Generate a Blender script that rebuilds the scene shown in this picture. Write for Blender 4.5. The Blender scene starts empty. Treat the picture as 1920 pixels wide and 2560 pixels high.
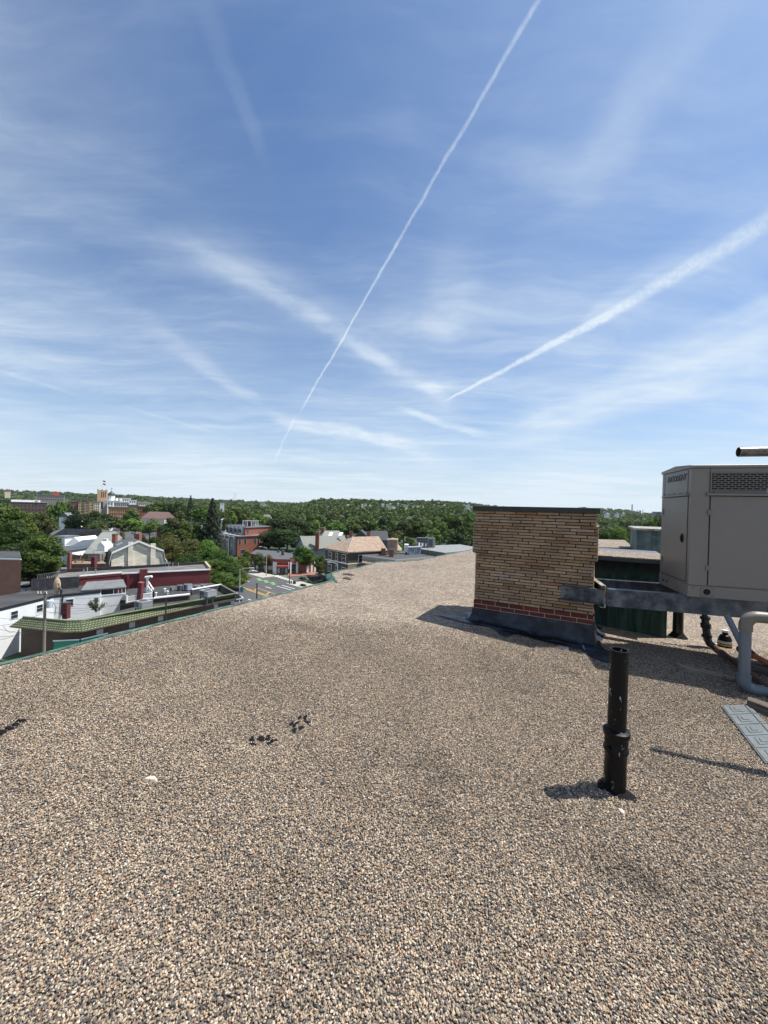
import bpy, math, random
import numpy as np
from mathutils import Matrix, Vector
sc = bpy.context.scene
rad = math.radians

# ------------------------------------------------------------------ camera, sky, sun, exposure
F = 962.0; PITCH = rad(0.476); ROLL = rad(1.45)
fwd = Vector((0, math.cos(PITCH), -math.sin(PITCH)))
r0 = Vector((1, 0, 0)); u0 = r0.cross(fwd)
cr = (r0 * math.cos(ROLL) + u0 * math.sin(ROLL)).normalized()
cu = cr.cross(fwd).normalized()
cam_d = bpy.data.cameras.new("camera"); cam = bpy.data.objects.new("camera", cam_d)
sc.collection.objects.link(cam); sc.camera = cam
cam_d.sensor_fit = 'VERTICAL'; cam_d.sensor_height = 36.0; cam_d.lens = 36.0 * F / 2560.0
cam_d.clip_start = 0.05; cam_d.clip_end = 30000
cam.matrix_world = Matrix(((cr.x, cu.x, -fwd.x, 0), (cr.y, cu.y, -fwd.y, 0), (cr.z, cu.z, -fwd.z, 0), (0, 0, 0, 1)))

def ray(px, py):
    return fwd + cr * ((px - 960) / F) - cu * ((py - 1280) / F)
def P(px, py, z):                      # the place on the level z that the photo shows at px, py
    d = ray(px, py); return d * (z / d.z)
def D(px, py, Y):                      # the place Y metres ahead
    d = ray(px, py); return d * (Y / d.y)

SUN = Vector((0.447, 0.082, 0.891)).normalized()
sun_el = math.asin(SUN.z); sun_az = math.atan2(SUN.x, SUN.y)
sd = bpy.data.lights.new("sun", 'SUN'); sd.energy = 5.0; sd.angle = rad(0.53); sd.color = (1.0, 0.955, 0.88)
so = bpy.data.objects.new("sun", sd); sc.collection.objects.link(so)
so.rotation_euler = SUN.to_track_quat('Z', 'Y').to_euler()
sc.view_settings.view_transform = 'Standard'; sc.view_settings.look = 'None'
sc.view_settings.exposure = 0.50; sc.view_settings.gamma = 1.0
sc.cycles.max_bounces = 6; sc.cycles.diffuse_bounces = 3; sc.cycles.volume_bounces = 1

world = bpy.data.worlds.new("World"); sc.world = world; world.use_nodes = True
class NT:
    def __init__(s, nt): s.nt = nt; s.n = nt.nodes; s.l = nt.links
    def new(s, t, **kw):
        n = s.n.new(t)
        for k, v in kw.items(): setattr(n, k, v)
        return n
    def put(s, sock, v):
        if isinstance(v, bpy.types.NodeSocket): s.l.new(v, sock)
        elif v is not None:
            try: sock.default_value = v
            except Exception: sock.default_value = (*v, 1) if len(v) == 3 else v
    def m(s, op, a, b=None, c=None, clamp=False):
        n = s.new('ShaderNodeMath', operation=op); n.use_clamp = clamp
        s.put(n.inputs[0], a); s.put(n.inputs[1], b); s.put(n.inputs[2], c); return n.outputs[0]
    def v(s, op, a, b=None, sc_=None):
        n = s.new('ShaderNodeVectorMath', operation=op); s.put(n.inputs[0], a); s.put(n.inputs[1], b)
        if sc_ is not None: s.put(n.inputs['Scale'], sc_)
        return n.outputs['Value' if op in ('DOT_PRODUCT', 'LENGTH') else 'Vector']
    def ss(s, x, lo, hi, a=0.0, b=1.0):
        n = s.new('ShaderNodeMapRange', interpolation_type='SMOOTHSTEP')
        for i, q in enumerate((x, lo, hi, a, b)): s.put(n.inputs[i], q)
        return n.outputs[0]
    def mr(s, x, lo, hi, a=0.0, b=1.0):
        n = s.new('ShaderNodeMapRange')
        for i, q in enumerate((x, lo, hi, a, b)): s.put(n.inputs[i], q)
        return n.outputs[0]
    def noise(s, vec, scale, detail=3, rough=0.55, dist=0.0, col=False, dim='3D'):
        n = s.new('ShaderNodeTexNoise', noise_dimensions=dim); s.put(n.inputs['Vector'], vec)
        n.inputs['Scale'].default_value = scale; n.inputs['Detail'].default_value = detail
        n.inputs['Roughness'].default_value = rough; n.inputs['Distortion'].default_value = dist
        return n.outputs['Color' if col else 'Fac']
    def vor(s, vec, scale, out='Distance', feat='F1', rnd=1.0):
        n = s.new('ShaderNodeTexVoronoi', feature=feat); s.put(n.inputs['Vector'], vec)
        n.inputs['Scale'].default_value = scale; n.inputs['Randomness'].default_value = rnd
        return n.outputs[out]
    def mix(s, f, a, b, bt='MIX'):
        n = s.new('ShaderNodeMix', data_type='RGBA', blend_type=bt)
        s.put(n.inputs[0], f); s.put(n.inputs[6], a); s.put(n.inputs[7], b); return n.outputs[2]
    def ramp(s, f, stops, interp='LINEAR'):
        n = s.new('ShaderNodeValToRGB'); n.color_ramp.interpolation = interp; e = n.color_ramp.elements
        while len(e) > 1: e.remove(e[-1])
        e[0].position = stops[0][0]; e[0].color = (*stops[0][1], 1)
        for p, c in stops[1:]: q = e.new(p); q.color = (*c, 1)
        s.put(n.inputs[0], f); return n.outputs[0]

def build_world():
    t = NT(world.node_tree); bg = t.n['Background']; bg.inputs['Strength'].default_value = 0.074
    sky = t.new('ShaderNodeTexSky', sky_type='NISHITA'); sky.sun_disc = False
    sky.sun_elevation = sun_el; sky.sun_rotation = sun_az
    sky.air_density = 1.0; sky.dust_density = 1.2; sky.ozone_density = 2.5; sky.altitude = 50
    tc = t.new('ShaderNodeTexCoord'); d = t.v('NORMALIZE', tc.outputs['Generated'])
    sep = t.new('ShaderNodeSeparateXYZ'); t.put(sep.inputs[0], d)
    x, y, z = sep.outputs
    zz = t.m('MAXIMUM', t.m('ADD', z, 0.06), 0.03)
    comb = t.new('ShaderNodeCombineXYZ'); t.put(comb.inputs[0], t.m('DIVIDE', x, zz)); t.put(comb.inputs[1], t.m('DIVIDE', y, zz))
    cp = comb.outputs[0]                                   # high cloud layer seen in perspective
    warp = t.v('SCALE', t.v('SUBTRACT', t.noise(cp, 0.8, 3, col=True), (0.5, 0.5, 0.5)), None, 1.1)
    cpw = t.v('ADD', cp, warp); cpf = t.v('ADD', cp, t.v('SCALE', warp, None, 0.3))
    def streak(ang, sx, sy, det, rough, v=None):
        mp = t.new('ShaderNodeMapping'); t.put(mp.inputs['Vector'], v or cpw)
        mp.inputs['Rotation'].default_value = (0, 0, rad(ang)); mp.inputs['Scale'].default_value = (sx, sy, 1)
        return t.noise(mp.outputs[0], 1.0, det, rough)
    s1 = t.ss(streak(35, 0.35, 1.5, 9, 0.62), 0.42, 0.80)
    s2 = t.ss(streak(-25, 0.3, 2.0, 9, 0.64), 0.44, 0.8); s3 = t.ss(streak(62, 1.1, 5.0, 9, 0.66, cpf), 0.42, 0.84); s4 = t.ss(streak(-12, 0.9, 4.0, 9, 0.66, cpf), 0.44, 0.86)
    big = t.ss(t.noise(cp, 0.35, 3, 0.5), 0.36, 0.62)
    veil = t.ss(t.noise(cpw, 0.5, 5, 0.5), 0.3, 0.75)
    fine = t.noise(cpw, 5.0, 6, 0.6)
    mask = t.m('MULTIPLY', t.m('ADD', t.m('MULTIPLY', s1, 0.42), t.m('MULTIPLY', s2, 0.34)), t.m('ADD', t.m('MULTIPLY', big, 0.8), 0.2))
    mask = t.m('ADD', mask, t.m('MULTIPLY', veil, 0.20))
    mask = t.m('ADD', mask, t.m('MULTIPLY', t.m('ADD', t.m('MULTIPLY', s3, 0.30), t.m('MULTIPLY', s4, 0.30)), t.m('ADD', 0.25, t.m('MULTIPLY', veil, 0.9))))
    # long streaks and condensation trails, each on its own great circle
    dw_s = t.v('ADD', d, t.v('SCALE', t.v('SUBTRACT', t.noise(d, 14, 4, 0.6, col=True), (0.5, 0.5, 0.5)), None, 0.012))
    dw_l = t.v('ADD', d, t.v('SCALE', t.v('SUBTRACT', t.noise(d, 4, 5, 0.6, col=True), (0.5, 0.5, 0.5)), None, 0.07))
    tex_s = t.ss(t.noise(d, 120, 6, 0.7), 0.25, 0.68); tex_l = t.ss(t.noise(cpw, 2.2, 8, 0.62), 0.3, 0.68)
    def band(p0, p1, w0, w1, amp, sharp, ends=(0.02, 0.02), sub=0.2, hw=None):
        a = ray(*p0).normalized(); b = ray(*p1).normalized()
        n = a.cross(b).normalized(); tg = (b - a * a.dot(b)).normalized(); L = a.angle(b)
        dv = dw_s if sharp else dw_l
        off = t.m('ABSOLUTE', t.v('DOT_PRODUCT', dv, tuple(n)))
        along = t.m('ARCTAN2', t.v('DOT_PRODUCT', d, tuple(tg)), t.v('DOT_PRODUCT', d, tuple(a)))
        w = t.mr(along, 0, L, w0, w1)
        k = t.ss(off, t.m('MULTIPLY', w, 0.15), w, 1.0, 0.0)
        k = t.m('MULTIPLY', k, t.ss(along, -ends[0], ends[0] * 0.5)); k = t.m('MULTIPLY', k, t.ss(along, L - ends[1], L + ends[1] * 0.5, 1.0, 0.0))
        tx = tex_s if sharp else tex_l
        k = t.m('MULTIPLY', k, t.m('ADD', t.m('MULTIPLY', tx, 1 - sub), sub))
        return t.m('MULTIPLY', k, amp)
    B = [band((1352, -10), (990, 612), 0.0056, 0.0045, 0.36, True, (0.02, 0.02), 0.45),
         band((992, 608), (752, 1030), 0.0045, 0.0028, 0.46, True, (0.01, 0.05), 0.5),
         band((735, 1050), (680, 1165), 0.004, 0.004, 0.25, True, (0.02, 0.04), 0.5),
         band((1940, 540), (1500, 800), 0.024, 0.013, 0.42, True, (0.08, 0.02), 0.4),
         band((1510, 794), (1118, 1000), 0.014, 0.004, 0.62, True, (0.02, 0.02), 0.35),
         band((1960, 535), (1450, 820), 0.08, 0.02, 0.20, False, (0.08, 0.04), 0.3),
         band((130, 500), (700, 720), 0.05, 0.05, 0.12, False, (0.15, 0.1), 0.3),
         band((560, 660), (1130, 1005), 0.030, 0.028, 0.28, False, (0.15, 0.05), 0.2),
         band((560, 640), (1150, 1010), 0.07, 0.07, 0.16, False, (0.15, 0.05), 0.2),
         band((1150, 620), (1100, 860), 0.09, 0.07, 0.16, False, (0.12, 0.1), 0.2),
         band((1020, 1035), (1230, 1082), 0.012, 0.016, 0.42, False, (0.05, 0.06), 0.5),
         band((480, -30), (668, 400), 0.03, 0.018, 0.08, False, (0.1, 0.06), 0.5),
         band((1740, 60), (1440, 480), 0.06, 0.07, 0.26, False, (0.15, 0.12), 0.2),
         band((1440, 430), (1160, 370), 0.06, 0.03, 0.18, False, (0.1, 0.1), 0.1),
         band((1960, 850), (1250, 1100), 0.075, 0.05, 0.45, False, (0.1, 0.15), 0.5),
         band((1960, 745), (1600, 900), 0.03, 0.03, 0.32, False, (0.1, 0.08), 0.3),
         band((-30, 900), (330, 960), 0.05, 0.03, 0.24, False, (0.1, 0.1), 0.3),
         band((420, 850), (650, 1000), 0.035, 0.02, 0.24, False, (0.12, 0.06), 0.3),
         band((10, 930), (200, 990), 0.006, 0.006, 0.14, True, (0.02, 0.04), 0.5),
         band((340, 1025), (560, 1090), 0.006, 0.006, 0.12, True, (0.03, 0.05), 0.5),
         band((700, 1040), (1080, 1135), 0.022, 0.03, 0.42, False, (0.05, 0.1), 0.3),
         band((980, 810), (1260, 800), 0.05, 0.05, 0.22, False, (0.1, 0.1), 0.3)]
    for k in B: mask = t.m('ADD', mask, k)
    hz = t.m('POWER', t.m('SUBTRACT', 1.0, t.m('MAXIMUM', z, 0.0), None, True), 4.8)
    mask = t.m('ADD', mask, t.m('MULTIPLY', hz, 0.84))
    mask = t.m('MINIMUM', mask, 0.93)
    base = t.mix(1.0, sky.outputs[0], (0.86, 1.13, 1.38, 1), 'MULTIPLY')
    col = t.mix(mask, base, (7.5, 8.5, 9.4, 1))
    t.put(bg.inputs['Color'], col)
build_world()

# ------------------------------------------------------------------ helpers
C = sc.collection
MW = {}
def tag(o, label=None, cat=None, group=None, kind=None):
    if label: o['label'] = label
    if cat: o['category'] = cat
    if group: o['group'] = group
    if kind: o['kind'] = kind
    return o
def T(name, label, cat, loc, rz=0.0, group=None):
    o = bpy.data.objects.new(name, None); C.objects.link(o); o.empty_display_size = 0.3
    o.location = loc; o.rotation_euler = (0, 0, rz)
    MW[o.name] = Matrix.Translation(Vector(loc)) @ Matrix.Rotation(rz, 4, 'Z')
    return tag(o, label, cat, group)
def copy_tree(o, parent=None):
    c = o.copy(); C.objects.link(c); c.parent = parent
    for ch in list(o.children): copy_tree(ch, c)
    return c
class MB:
    """collects shapes into ONE mesh; world coordinates unless local=True"""
    def __init__(s, local=False): s.V = []; s.Fc = []; s.local = local; s.M = None; s.col = []
    def add(s, vs, fs):
        b = len(s.V)
        s.V += [s.M @ Vector(v) for v in vs] if s.M else [Vector(v) for v in vs]
        s.Fc += [tuple(b + i for i in f) for f in fs]; return s
    def box(s, x0, x1, y0, y1, z0, z1):
        return s.add([(x0, y0, z0), (x1, y0, z0), (x1, y1, z0), (x0, y1, z0), (x0, y0, z1), (x1, y0, z1), (x1, y1, z1), (x0, y1, z1)],
                     [(0, 3, 2, 1), (4, 5, 6, 7), (0, 1, 5, 4), (1, 2, 6, 5), (2, 3, 7, 6), (3, 0, 4, 7)])
    def prism(s, poly, z0, z1):
        n = len(poly); a = sum(poly[i][0] * poly[(i + 1) % n][1] - poly[(i + 1) % n][0] * poly[i][1] for i in range(n))
        if a < 0: poly = poly[::-1]
        f0 = (lambda p: z0) if not callable(z0) else z0; f1 = (lambda p: z1) if not callable(z1) else z1
        vs = [(p[0], p[1], f0(p)) for p in poly] + [(p[0], p[1], f1(p)) for p in poly]
        return s.add(vs, [tuple(range(n - 1, -1, -1)), tuple(range(n, 2 * n))] + [(i, (i + 1) % n, n + (i + 1) % n, n + i) for i in range(n)])
    def slab(s, A, B, z0, z1, th, out=0.0):
        """upright slab from A to B, thickness th to the right side, moved out by out"""
        A = Vector((A[0], A[1], 0)); B = Vector((B[0], B[1], 0)); d = (B - A).normalized(); n = Vector((d.y, -d.x, 0))
        p = [A + n * out, B + n * out, B + n * (out + th), A + n * (out + th)]
        return s.prism([(q.x, q.y) for q in p], z0, z1)
    def tube(s, pts, r, seg=12, caps=True, hollow=0.0):
        pts = [Vector(p) for p in pts]; n = len(pts); rs = r if isinstance(r, (list, tuple)) else [r] * n
        vs = []; fs = []; prev = None
        for i, p in enumerate(pts):
            d = ((pts[min(i + 1, n - 1)] - p).normalized() + (p - pts[max(i - 1, 0)]).normalized())
            d = d.normalized() if d.length > 1e-6 else Vector((0, 0, 1))
            if prev is None: a = d.orthogonal().normalized()
            else: a = (prev - d * prev.dot(d)).normalized()
            prev = a; b = d.cross(a)
            for k in range(seg):
                th = 2 * math.pi * k / seg; vs.append(p + (a * math.cos(th) + b * math.sin(th)) * rs[i])
        for i in range(n - 1):
            for k in range(seg):
                k2 = (k + 1) % seg; fs.append((i * seg + k, i * seg + k2, (i + 1) * seg + k2, (i + 1) * seg + k))
        if caps: fs += [tuple(range(seg - 1, -1, -1)), tuple(range((n - 1) * seg, n * seg))]
        return s.add(vs, fs)
    def build(s, name, m, parent=None, smooth=False, bevel=0.0, auto=None):
        V = s.V
        if parent is not None and not s.local: inv = MW[parent.name].inverted(); V = [inv @ v for v in V]
        me = bpy.data.meshes.new(name); me.from_pydata([tuple(v) for v in V], [], s.Fc); me.update()
        if s.col:
            at = me.color_attributes.new('tone', 'FLOAT_COLOR', 'CORNER'); i = 0; buf = []
            for f, c in zip(s.Fc, s.col): buf += list(c) * len(f)
            at.data.foreach_set('color', buf)
        if smooth: me.polygons.foreach_set('use_smooth', [True] * len(me.polygons))
        o = bpy.data.objects.new(name, me); C.objects.link(o); me.materials.append(m)
        if parent is not None: o.parent = parent; MW[o.name] = MW[parent.name]
        else: MW[o.name] = Matrix.Identity(4)
        if smooth:
            md = o.modifiers.new('es', 'EDGE_SPLIT'); md.split_angle = rad(40)
        if bevel:
            md = o.modifiers.new('bv', 'BEVEL'); md.width = bevel; md.segments = 2; md.limit_method = 'ANGLE'
        return o

def mat(name, col, rough=0.7, metal=0.0, var=0.15, scale=3.0, bump=0.0, bscale=30.0, spec=0.5, col2=None, streak=False, objrnd=0.0):
    m = bpy.data.materials.new(name); m.use_nodes = True; t = NT(m.node_tree); b = t.n['Principled BSDF']
    geo = t.new('ShaderNodeNewGeometry'); pos = geo.outputs['Position']
    if streak:
        mp = t.new('ShaderNodeMapping'); t.put(mp.inputs['Vector'], pos); mp.inputs['Scale'].default_value = (1, 1, 0.12); vec = mp.outputs[0]
    else: vec = pos
    c = (*col, 1); n1 = t.noise(vec, scale, 5, 0.62)
    if col2: cc = t.mix(t.ss(n1, 0.38, 0.62), c, (*col2, 1))
    else: cc = c
    f = t.mr(t.noise(pos, scale * 2.3, 4, 0.6), 0.25, 0.75, 1 - var, 1 + var)
    sw = t.new('ShaderNodeCombineXYZ')
    for i in range(3): t.put(sw.inputs[i], f)
    cc = t.mix(1.0, cc, sw.outputs[0], 'MULTIPLY')
    if objrnd:
        oi = t.new('ShaderNodeObjectInfo'); g = t.mr(oi.outputs['Random'], 0, 1, 1 - objrnd, 1 + objrnd)
        s2 = t.new('ShaderNodeCombineXYZ')
        for i in range(3): t.put(s2.inputs[i], g)
        cc = t.mix(1.0, cc, s2.outputs[0], 'MULTIPLY')
    t.put(b.inputs['Base Color'], cc)
    b.inputs['Metallic'].default_value = metal; b.inputs['Specular IOR Level'].default_value = spec
    t.put(b.inputs['Roughness'], t.mr(n1, 0.3, 0.7, max(rough - 0.08, 0.02), min(rough + 0.08, 1)))
    if bump:
        bn = t.new('ShaderNodeBump'); bn.inputs['Strength'].default_value = bump; bn.inputs['Distance'].default_value = 0.02
        t.put(bn.inputs['Height'], t.noise(pos, bscale, 4, 0.6)); t.put(b.inputs['Normal'], bn.outputs[0])
    return m
def brick(name, c1, c2, mortar, w=0.22, h=0.075, ms=0.012, var=0.2):
    m = bpy.data.materials.new(name); m.use_nodes = True; t = NT(m.node_tree); b = t.n['Principled BSDF']
    geo = t.new('ShaderNodeNewGeometry'); pos = geo.outputs['Position']
    tg = t.v('NORMALIZE', t.v('CROSS_PRODUCT', geo.outputs['True Normal'], (0.0001, 0, 1)))
    u = t.v('DOT_PRODUCT', pos, tg); sp = t.new('ShaderNodeSeparateXYZ'); t.put(sp.inputs[0], pos)
    cb = t.new('ShaderNodeCombineXYZ'); t.put(cb.inputs[0], u); t.put(cb.inputs[1], sp.outputs[2])
    bt = t.new('ShaderNodeTexBrick'); t.put(bt.inputs['Vector'], cb.outputs[0]); bt.inputs['Scale'].default_value = 1
    bt.inputs['Brick Width'].default_value = w; bt.inputs['Row Height'].default_value = h; bt.inputs['Mortar Size'].default_value = ms
    bt.inputs['Color1'].default_value = (*c1, 1); bt.inputs['Color2'].default_value = (*c2, 1); bt.inputs['Mortar'].default_value = (*mortar, 1)
    f = t.mr(t.noise(pos, 0.35, 5, 0.65), 0.25, 0.75, 1 - var, 1 + var)
    sw = t.new('ShaderNodeCombineXYZ')
    for i in range(3): t.put(sw.inputs[i], f)
    t.put(b.inputs['Base Color'], t.mix(1.0, bt.outputs[0], sw.outputs[0], 'MULTIPLY')); b.inputs['Roughness'].default_value = 0.85
    return m
# ------------------------------------------------------------------ the roof we stand on
CS, SN = math.cos(rad(29)), math.sin(rad(29)); SL = 0.06; Z0 = -1.80
def R(s, t, h=0.0): return Vector((CS * s + SN * t, -SN * s + CS * t, Z0 - SL * s + h))
def st(px, py, h=0.0):                 # roof coordinates of what the photo shows at px, py
    d = ray(px, py); ds = d.x * CS - d.y * SN; k = (Z0 + h) / (d.z + SL * ds); w = d * k
    return (w.x * CS - w.y * SN, w.x * SN + w.y * CS)
def RP(px, py, h=0.0): return R(*st(px, py, h), h)

def gravel_mat(name, far=False):
    m = bpy.data.materials.new(name); m.use_nodes = True; t = NT(m.node_tree); b = t.n['Principled BSDF']
    geo = t.new('ShaderNodeNewGeometry'); pos = geo.outputs['Position']
    STOPS0 = [(0.0, (0.03, 0.03, 0.033)), (0.09, (0.085, 0.09, 0.098)), (0.2, (0.25, 0.22, 0.175)), (0.32, (0.13, 0.125, 0.115)), (0.42, (0.38, 0.32, 0.24)),
             (0.55, (0.47, 0.39, 0.28)), (0.66, (0.27, 0.25, 0.215)), (0.74, (0.14, 0.15, 0.15)), (0.80, (0.52, 0.45, 0.36)), (0.88, (0.36, 0.20, 0.10)), (0.915, (0.62, 0.57, 0.50)), (0.965, (0.26, 0.13, 0.08)), (0.98, (0.72, 0.68, 0.60))]
    STOPS = [(p, (c[0] * .81 + .020, c[1] * .73 + .018, c[2] * .655 + .017)) for p, c in STOPS0]
    if not far:
        at = t.new('ShaderNodeAttribute', attribute_type='INSTANCER', attribute_name='rnd'); rnd = at.outputs['Fac']
        c = t.ramp(rnd, STOPS, 'CONSTANT')
        f = t.mr(t.noise(pos, 260, 2), 0.3, 0.7, 0.82, 1.15); bmp = None
        lo = t.mr(t.noise(pos, 1.3, 4, 0.6), 0.3, 0.7, 0.84, 1.14)
        lo2 = t.mr(t.ss(t.noise(pos, .9, 6, .68), .30, .42), 0, 1, .62, 1.0); f = t.m('MULTIPLY', t.m('MULTIPLY', f, lo), lo2)
    else:
        v = t.new('ShaderNodeTexVoronoi'); t.put(v.inputs['Vector'], pos); v.inputs['Scale'].default_value = 82
        sp = t.new('ShaderNodeSeparateColor'); t.put(sp.inputs[0], v.outputs['Color'])
        c = t.ramp(sp.outputs[0], STOPS, 'CONSTANT')
        c = t.mix(0.45, c, (0.325, 0.265, 0.207, 1))
        v2 = t.vor(pos, 30, 'Color'); s2 = t.new('ShaderNodeSeparateColor'); t.put(s2.inputs[0], v2)
        lo = t.mr(t.noise(pos, 1.3, 4, 0.6), 0.3, 0.7, 0.86, 1.14)
        lo2 = t.mr(t.ss(t.noise(pos, .9, 6, .68), .30, .42), 0, 1, .62, 1.0); f = t.m('MULTIPLY', t.m('MULTIPLY', t.mr(s2.outputs[0], 0, 1, 0.66, 1.36), lo), lo2)
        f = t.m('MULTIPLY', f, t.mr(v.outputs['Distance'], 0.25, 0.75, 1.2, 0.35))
        bn = t.new('ShaderNodeBump'); bn.inputs['Strength'].default_value = 0.9; bn.inputs['Distance'].default_value = 0.008
        bn.invert = True; t.put(bn.inputs['Height'], v.outputs['Distance']); t.put(b.inputs['Normal'], bn.outputs[0])
    sw = t.new('ShaderNodeCombineXYZ')
    for i in range(3): t.put(sw.inputs[i], f)
    t.put(b.inputs['Base Color'], t.mix(1.0, c, sw.outputs[0], 'MULTIPLY')); b.inputs['Roughness'].default_value = 0.75
    b.inputs['Specular IOR Level'].default_value = 0.3
    return m
M_gravel_far = gravel_mat('gravel_roof', True); M_gravel = gravel_mat('gravel_pebble')
M_copper = mat('copper_patina', (0.022, 0.055, 0.046), 0.8, 0.0, 0.5, 4, 0.4, 25, col2=(0.06, 0.14, 0.115))
M_tar = mat('tar', (0.006, 0.006, 0.007), 0.8, 0, 0.3, 20, 0.5, 60, spec=0.15)
M_wallown = brick('tan_wall_brick', (0.42, 0.32, 0.2), (0.34, 0.25, 0.15), (0.2, 0.17, 0.13))

# outline of the roof in its own s, t frame: straight near edge, then the bay that juts out further on
E0 = -4.75
far_px = [(828, 1433), (853, 1426), (880, 1422), (900, 1418), (942, 1406), (1041, 1402), (1092, 1391.5), (1188, 1372.5)]
far_st = [st(*p) for p in far_px]
tc = st(843, 1454)[1]
outline = [(E0, -7), (E0, tc)] + far_st + [(far_st[-1][0] + 1.5, far_st[-1][1] + 5), (16, far_st[-1][1] + 5), (16, -7)]
deck = MB()
N = []
zf = lambda p: Z0 - SL * (p[0] * CS - p[1] * SN)
deck.prism([tuple(R(s, t).xy) for s, t in outline], lambda p: zf(p) - 0.35, lambda p: zf(p))
tag(deck.build('roof_deck', M_gravel_far), kind='structure')
own = T('apartment_block', 'tan brick building whose pebble roof fills the foreground, copper edged', 'building', (R(0, 0).x + 2, R(0, 0).y + 6, -22))
wl = MB(); wl.prism([tuple((R(s, t)).xy) for s, t in [(E0 + .3, -6.8), (E0 + .3, tc + .3), (far_st[3][0] + 0.5, far_st[3][1]), (far_st[-1][0] + .6, far_st[-1][1]), (15.8, far_st[-1][1] + 4.8), (15.8, -6.8)]], -22, lambda p: zf(p) - 0.352)
wl.build('wall', M_wallown, own)
cg = MB()
def strip(mb, pts, prof):               # sweep a small profile (out, up) along the roof edge
    n = len(pts); vs = []
    for i, (s, t) in enumerate(pts):
        a = Vector(pts[max(i - 1, 0)]); b = Vector(pts[min(i + 1, n - 1)]); d = (b - a).normalized(); nn = Vector((-d.y, d.x))
        for o, h in prof: q = Vector((s, t)) + nn * o; vs.append(R(q.x, q.y, h))
    k = len(prof); fs = [(i * k + j, i * k + j + 1, (i + 1) * k + j + 1, (i + 1) * k + j) for i in range(n - 1) for j in range(k - 1)]
    mb.add(vs, fs)
random.seed(4)
near_pts = [(E0 + random.uniform(-0.02, 0.02), -7 + (tc + 7) * i / 60) for i in range(61)]
strip(cg, near_pts, [(-0.03, 0.008), (0.0, 0.02), (0.02, 0.004), (0.055, -0.015), (0.075, -0.01), (0.085, -0.2), (0.02, -0.3)])
cg.build('copper_gutter', M_copper, own)
cg2 = MB(); strip(cg2, far_st, [(-0.03, 0.006), (0.0, 0.018), (0.05, -0.01), (0.07, -0.3)]); cg2.build('drip_edge', M_copper, own)
ce = MB()
a1, a2 = RP(843, 1454, 0.03), RP(828, 1432, 0.05); b1, b2 = D(828, 1459, a1.y + 0.1), D(812, 1437, a2.y + 0.1)
ce.add([a1, a2, b2, b1, a1 - Vector((0, 0, .06)), a2 - Vector((0, 0, .06)), b2 - Vector((0, 0, .06)), b1 - Vector((0, 0, .06))], [(0, 1, 2, 3), (7, 6, 5, 4), (0, 4, 5, 1), (1, 5, 6, 2), (2, 6, 7, 3), (3, 7, 4, 0)])
ce.build('copper_flashing', M_copper, own)

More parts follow.
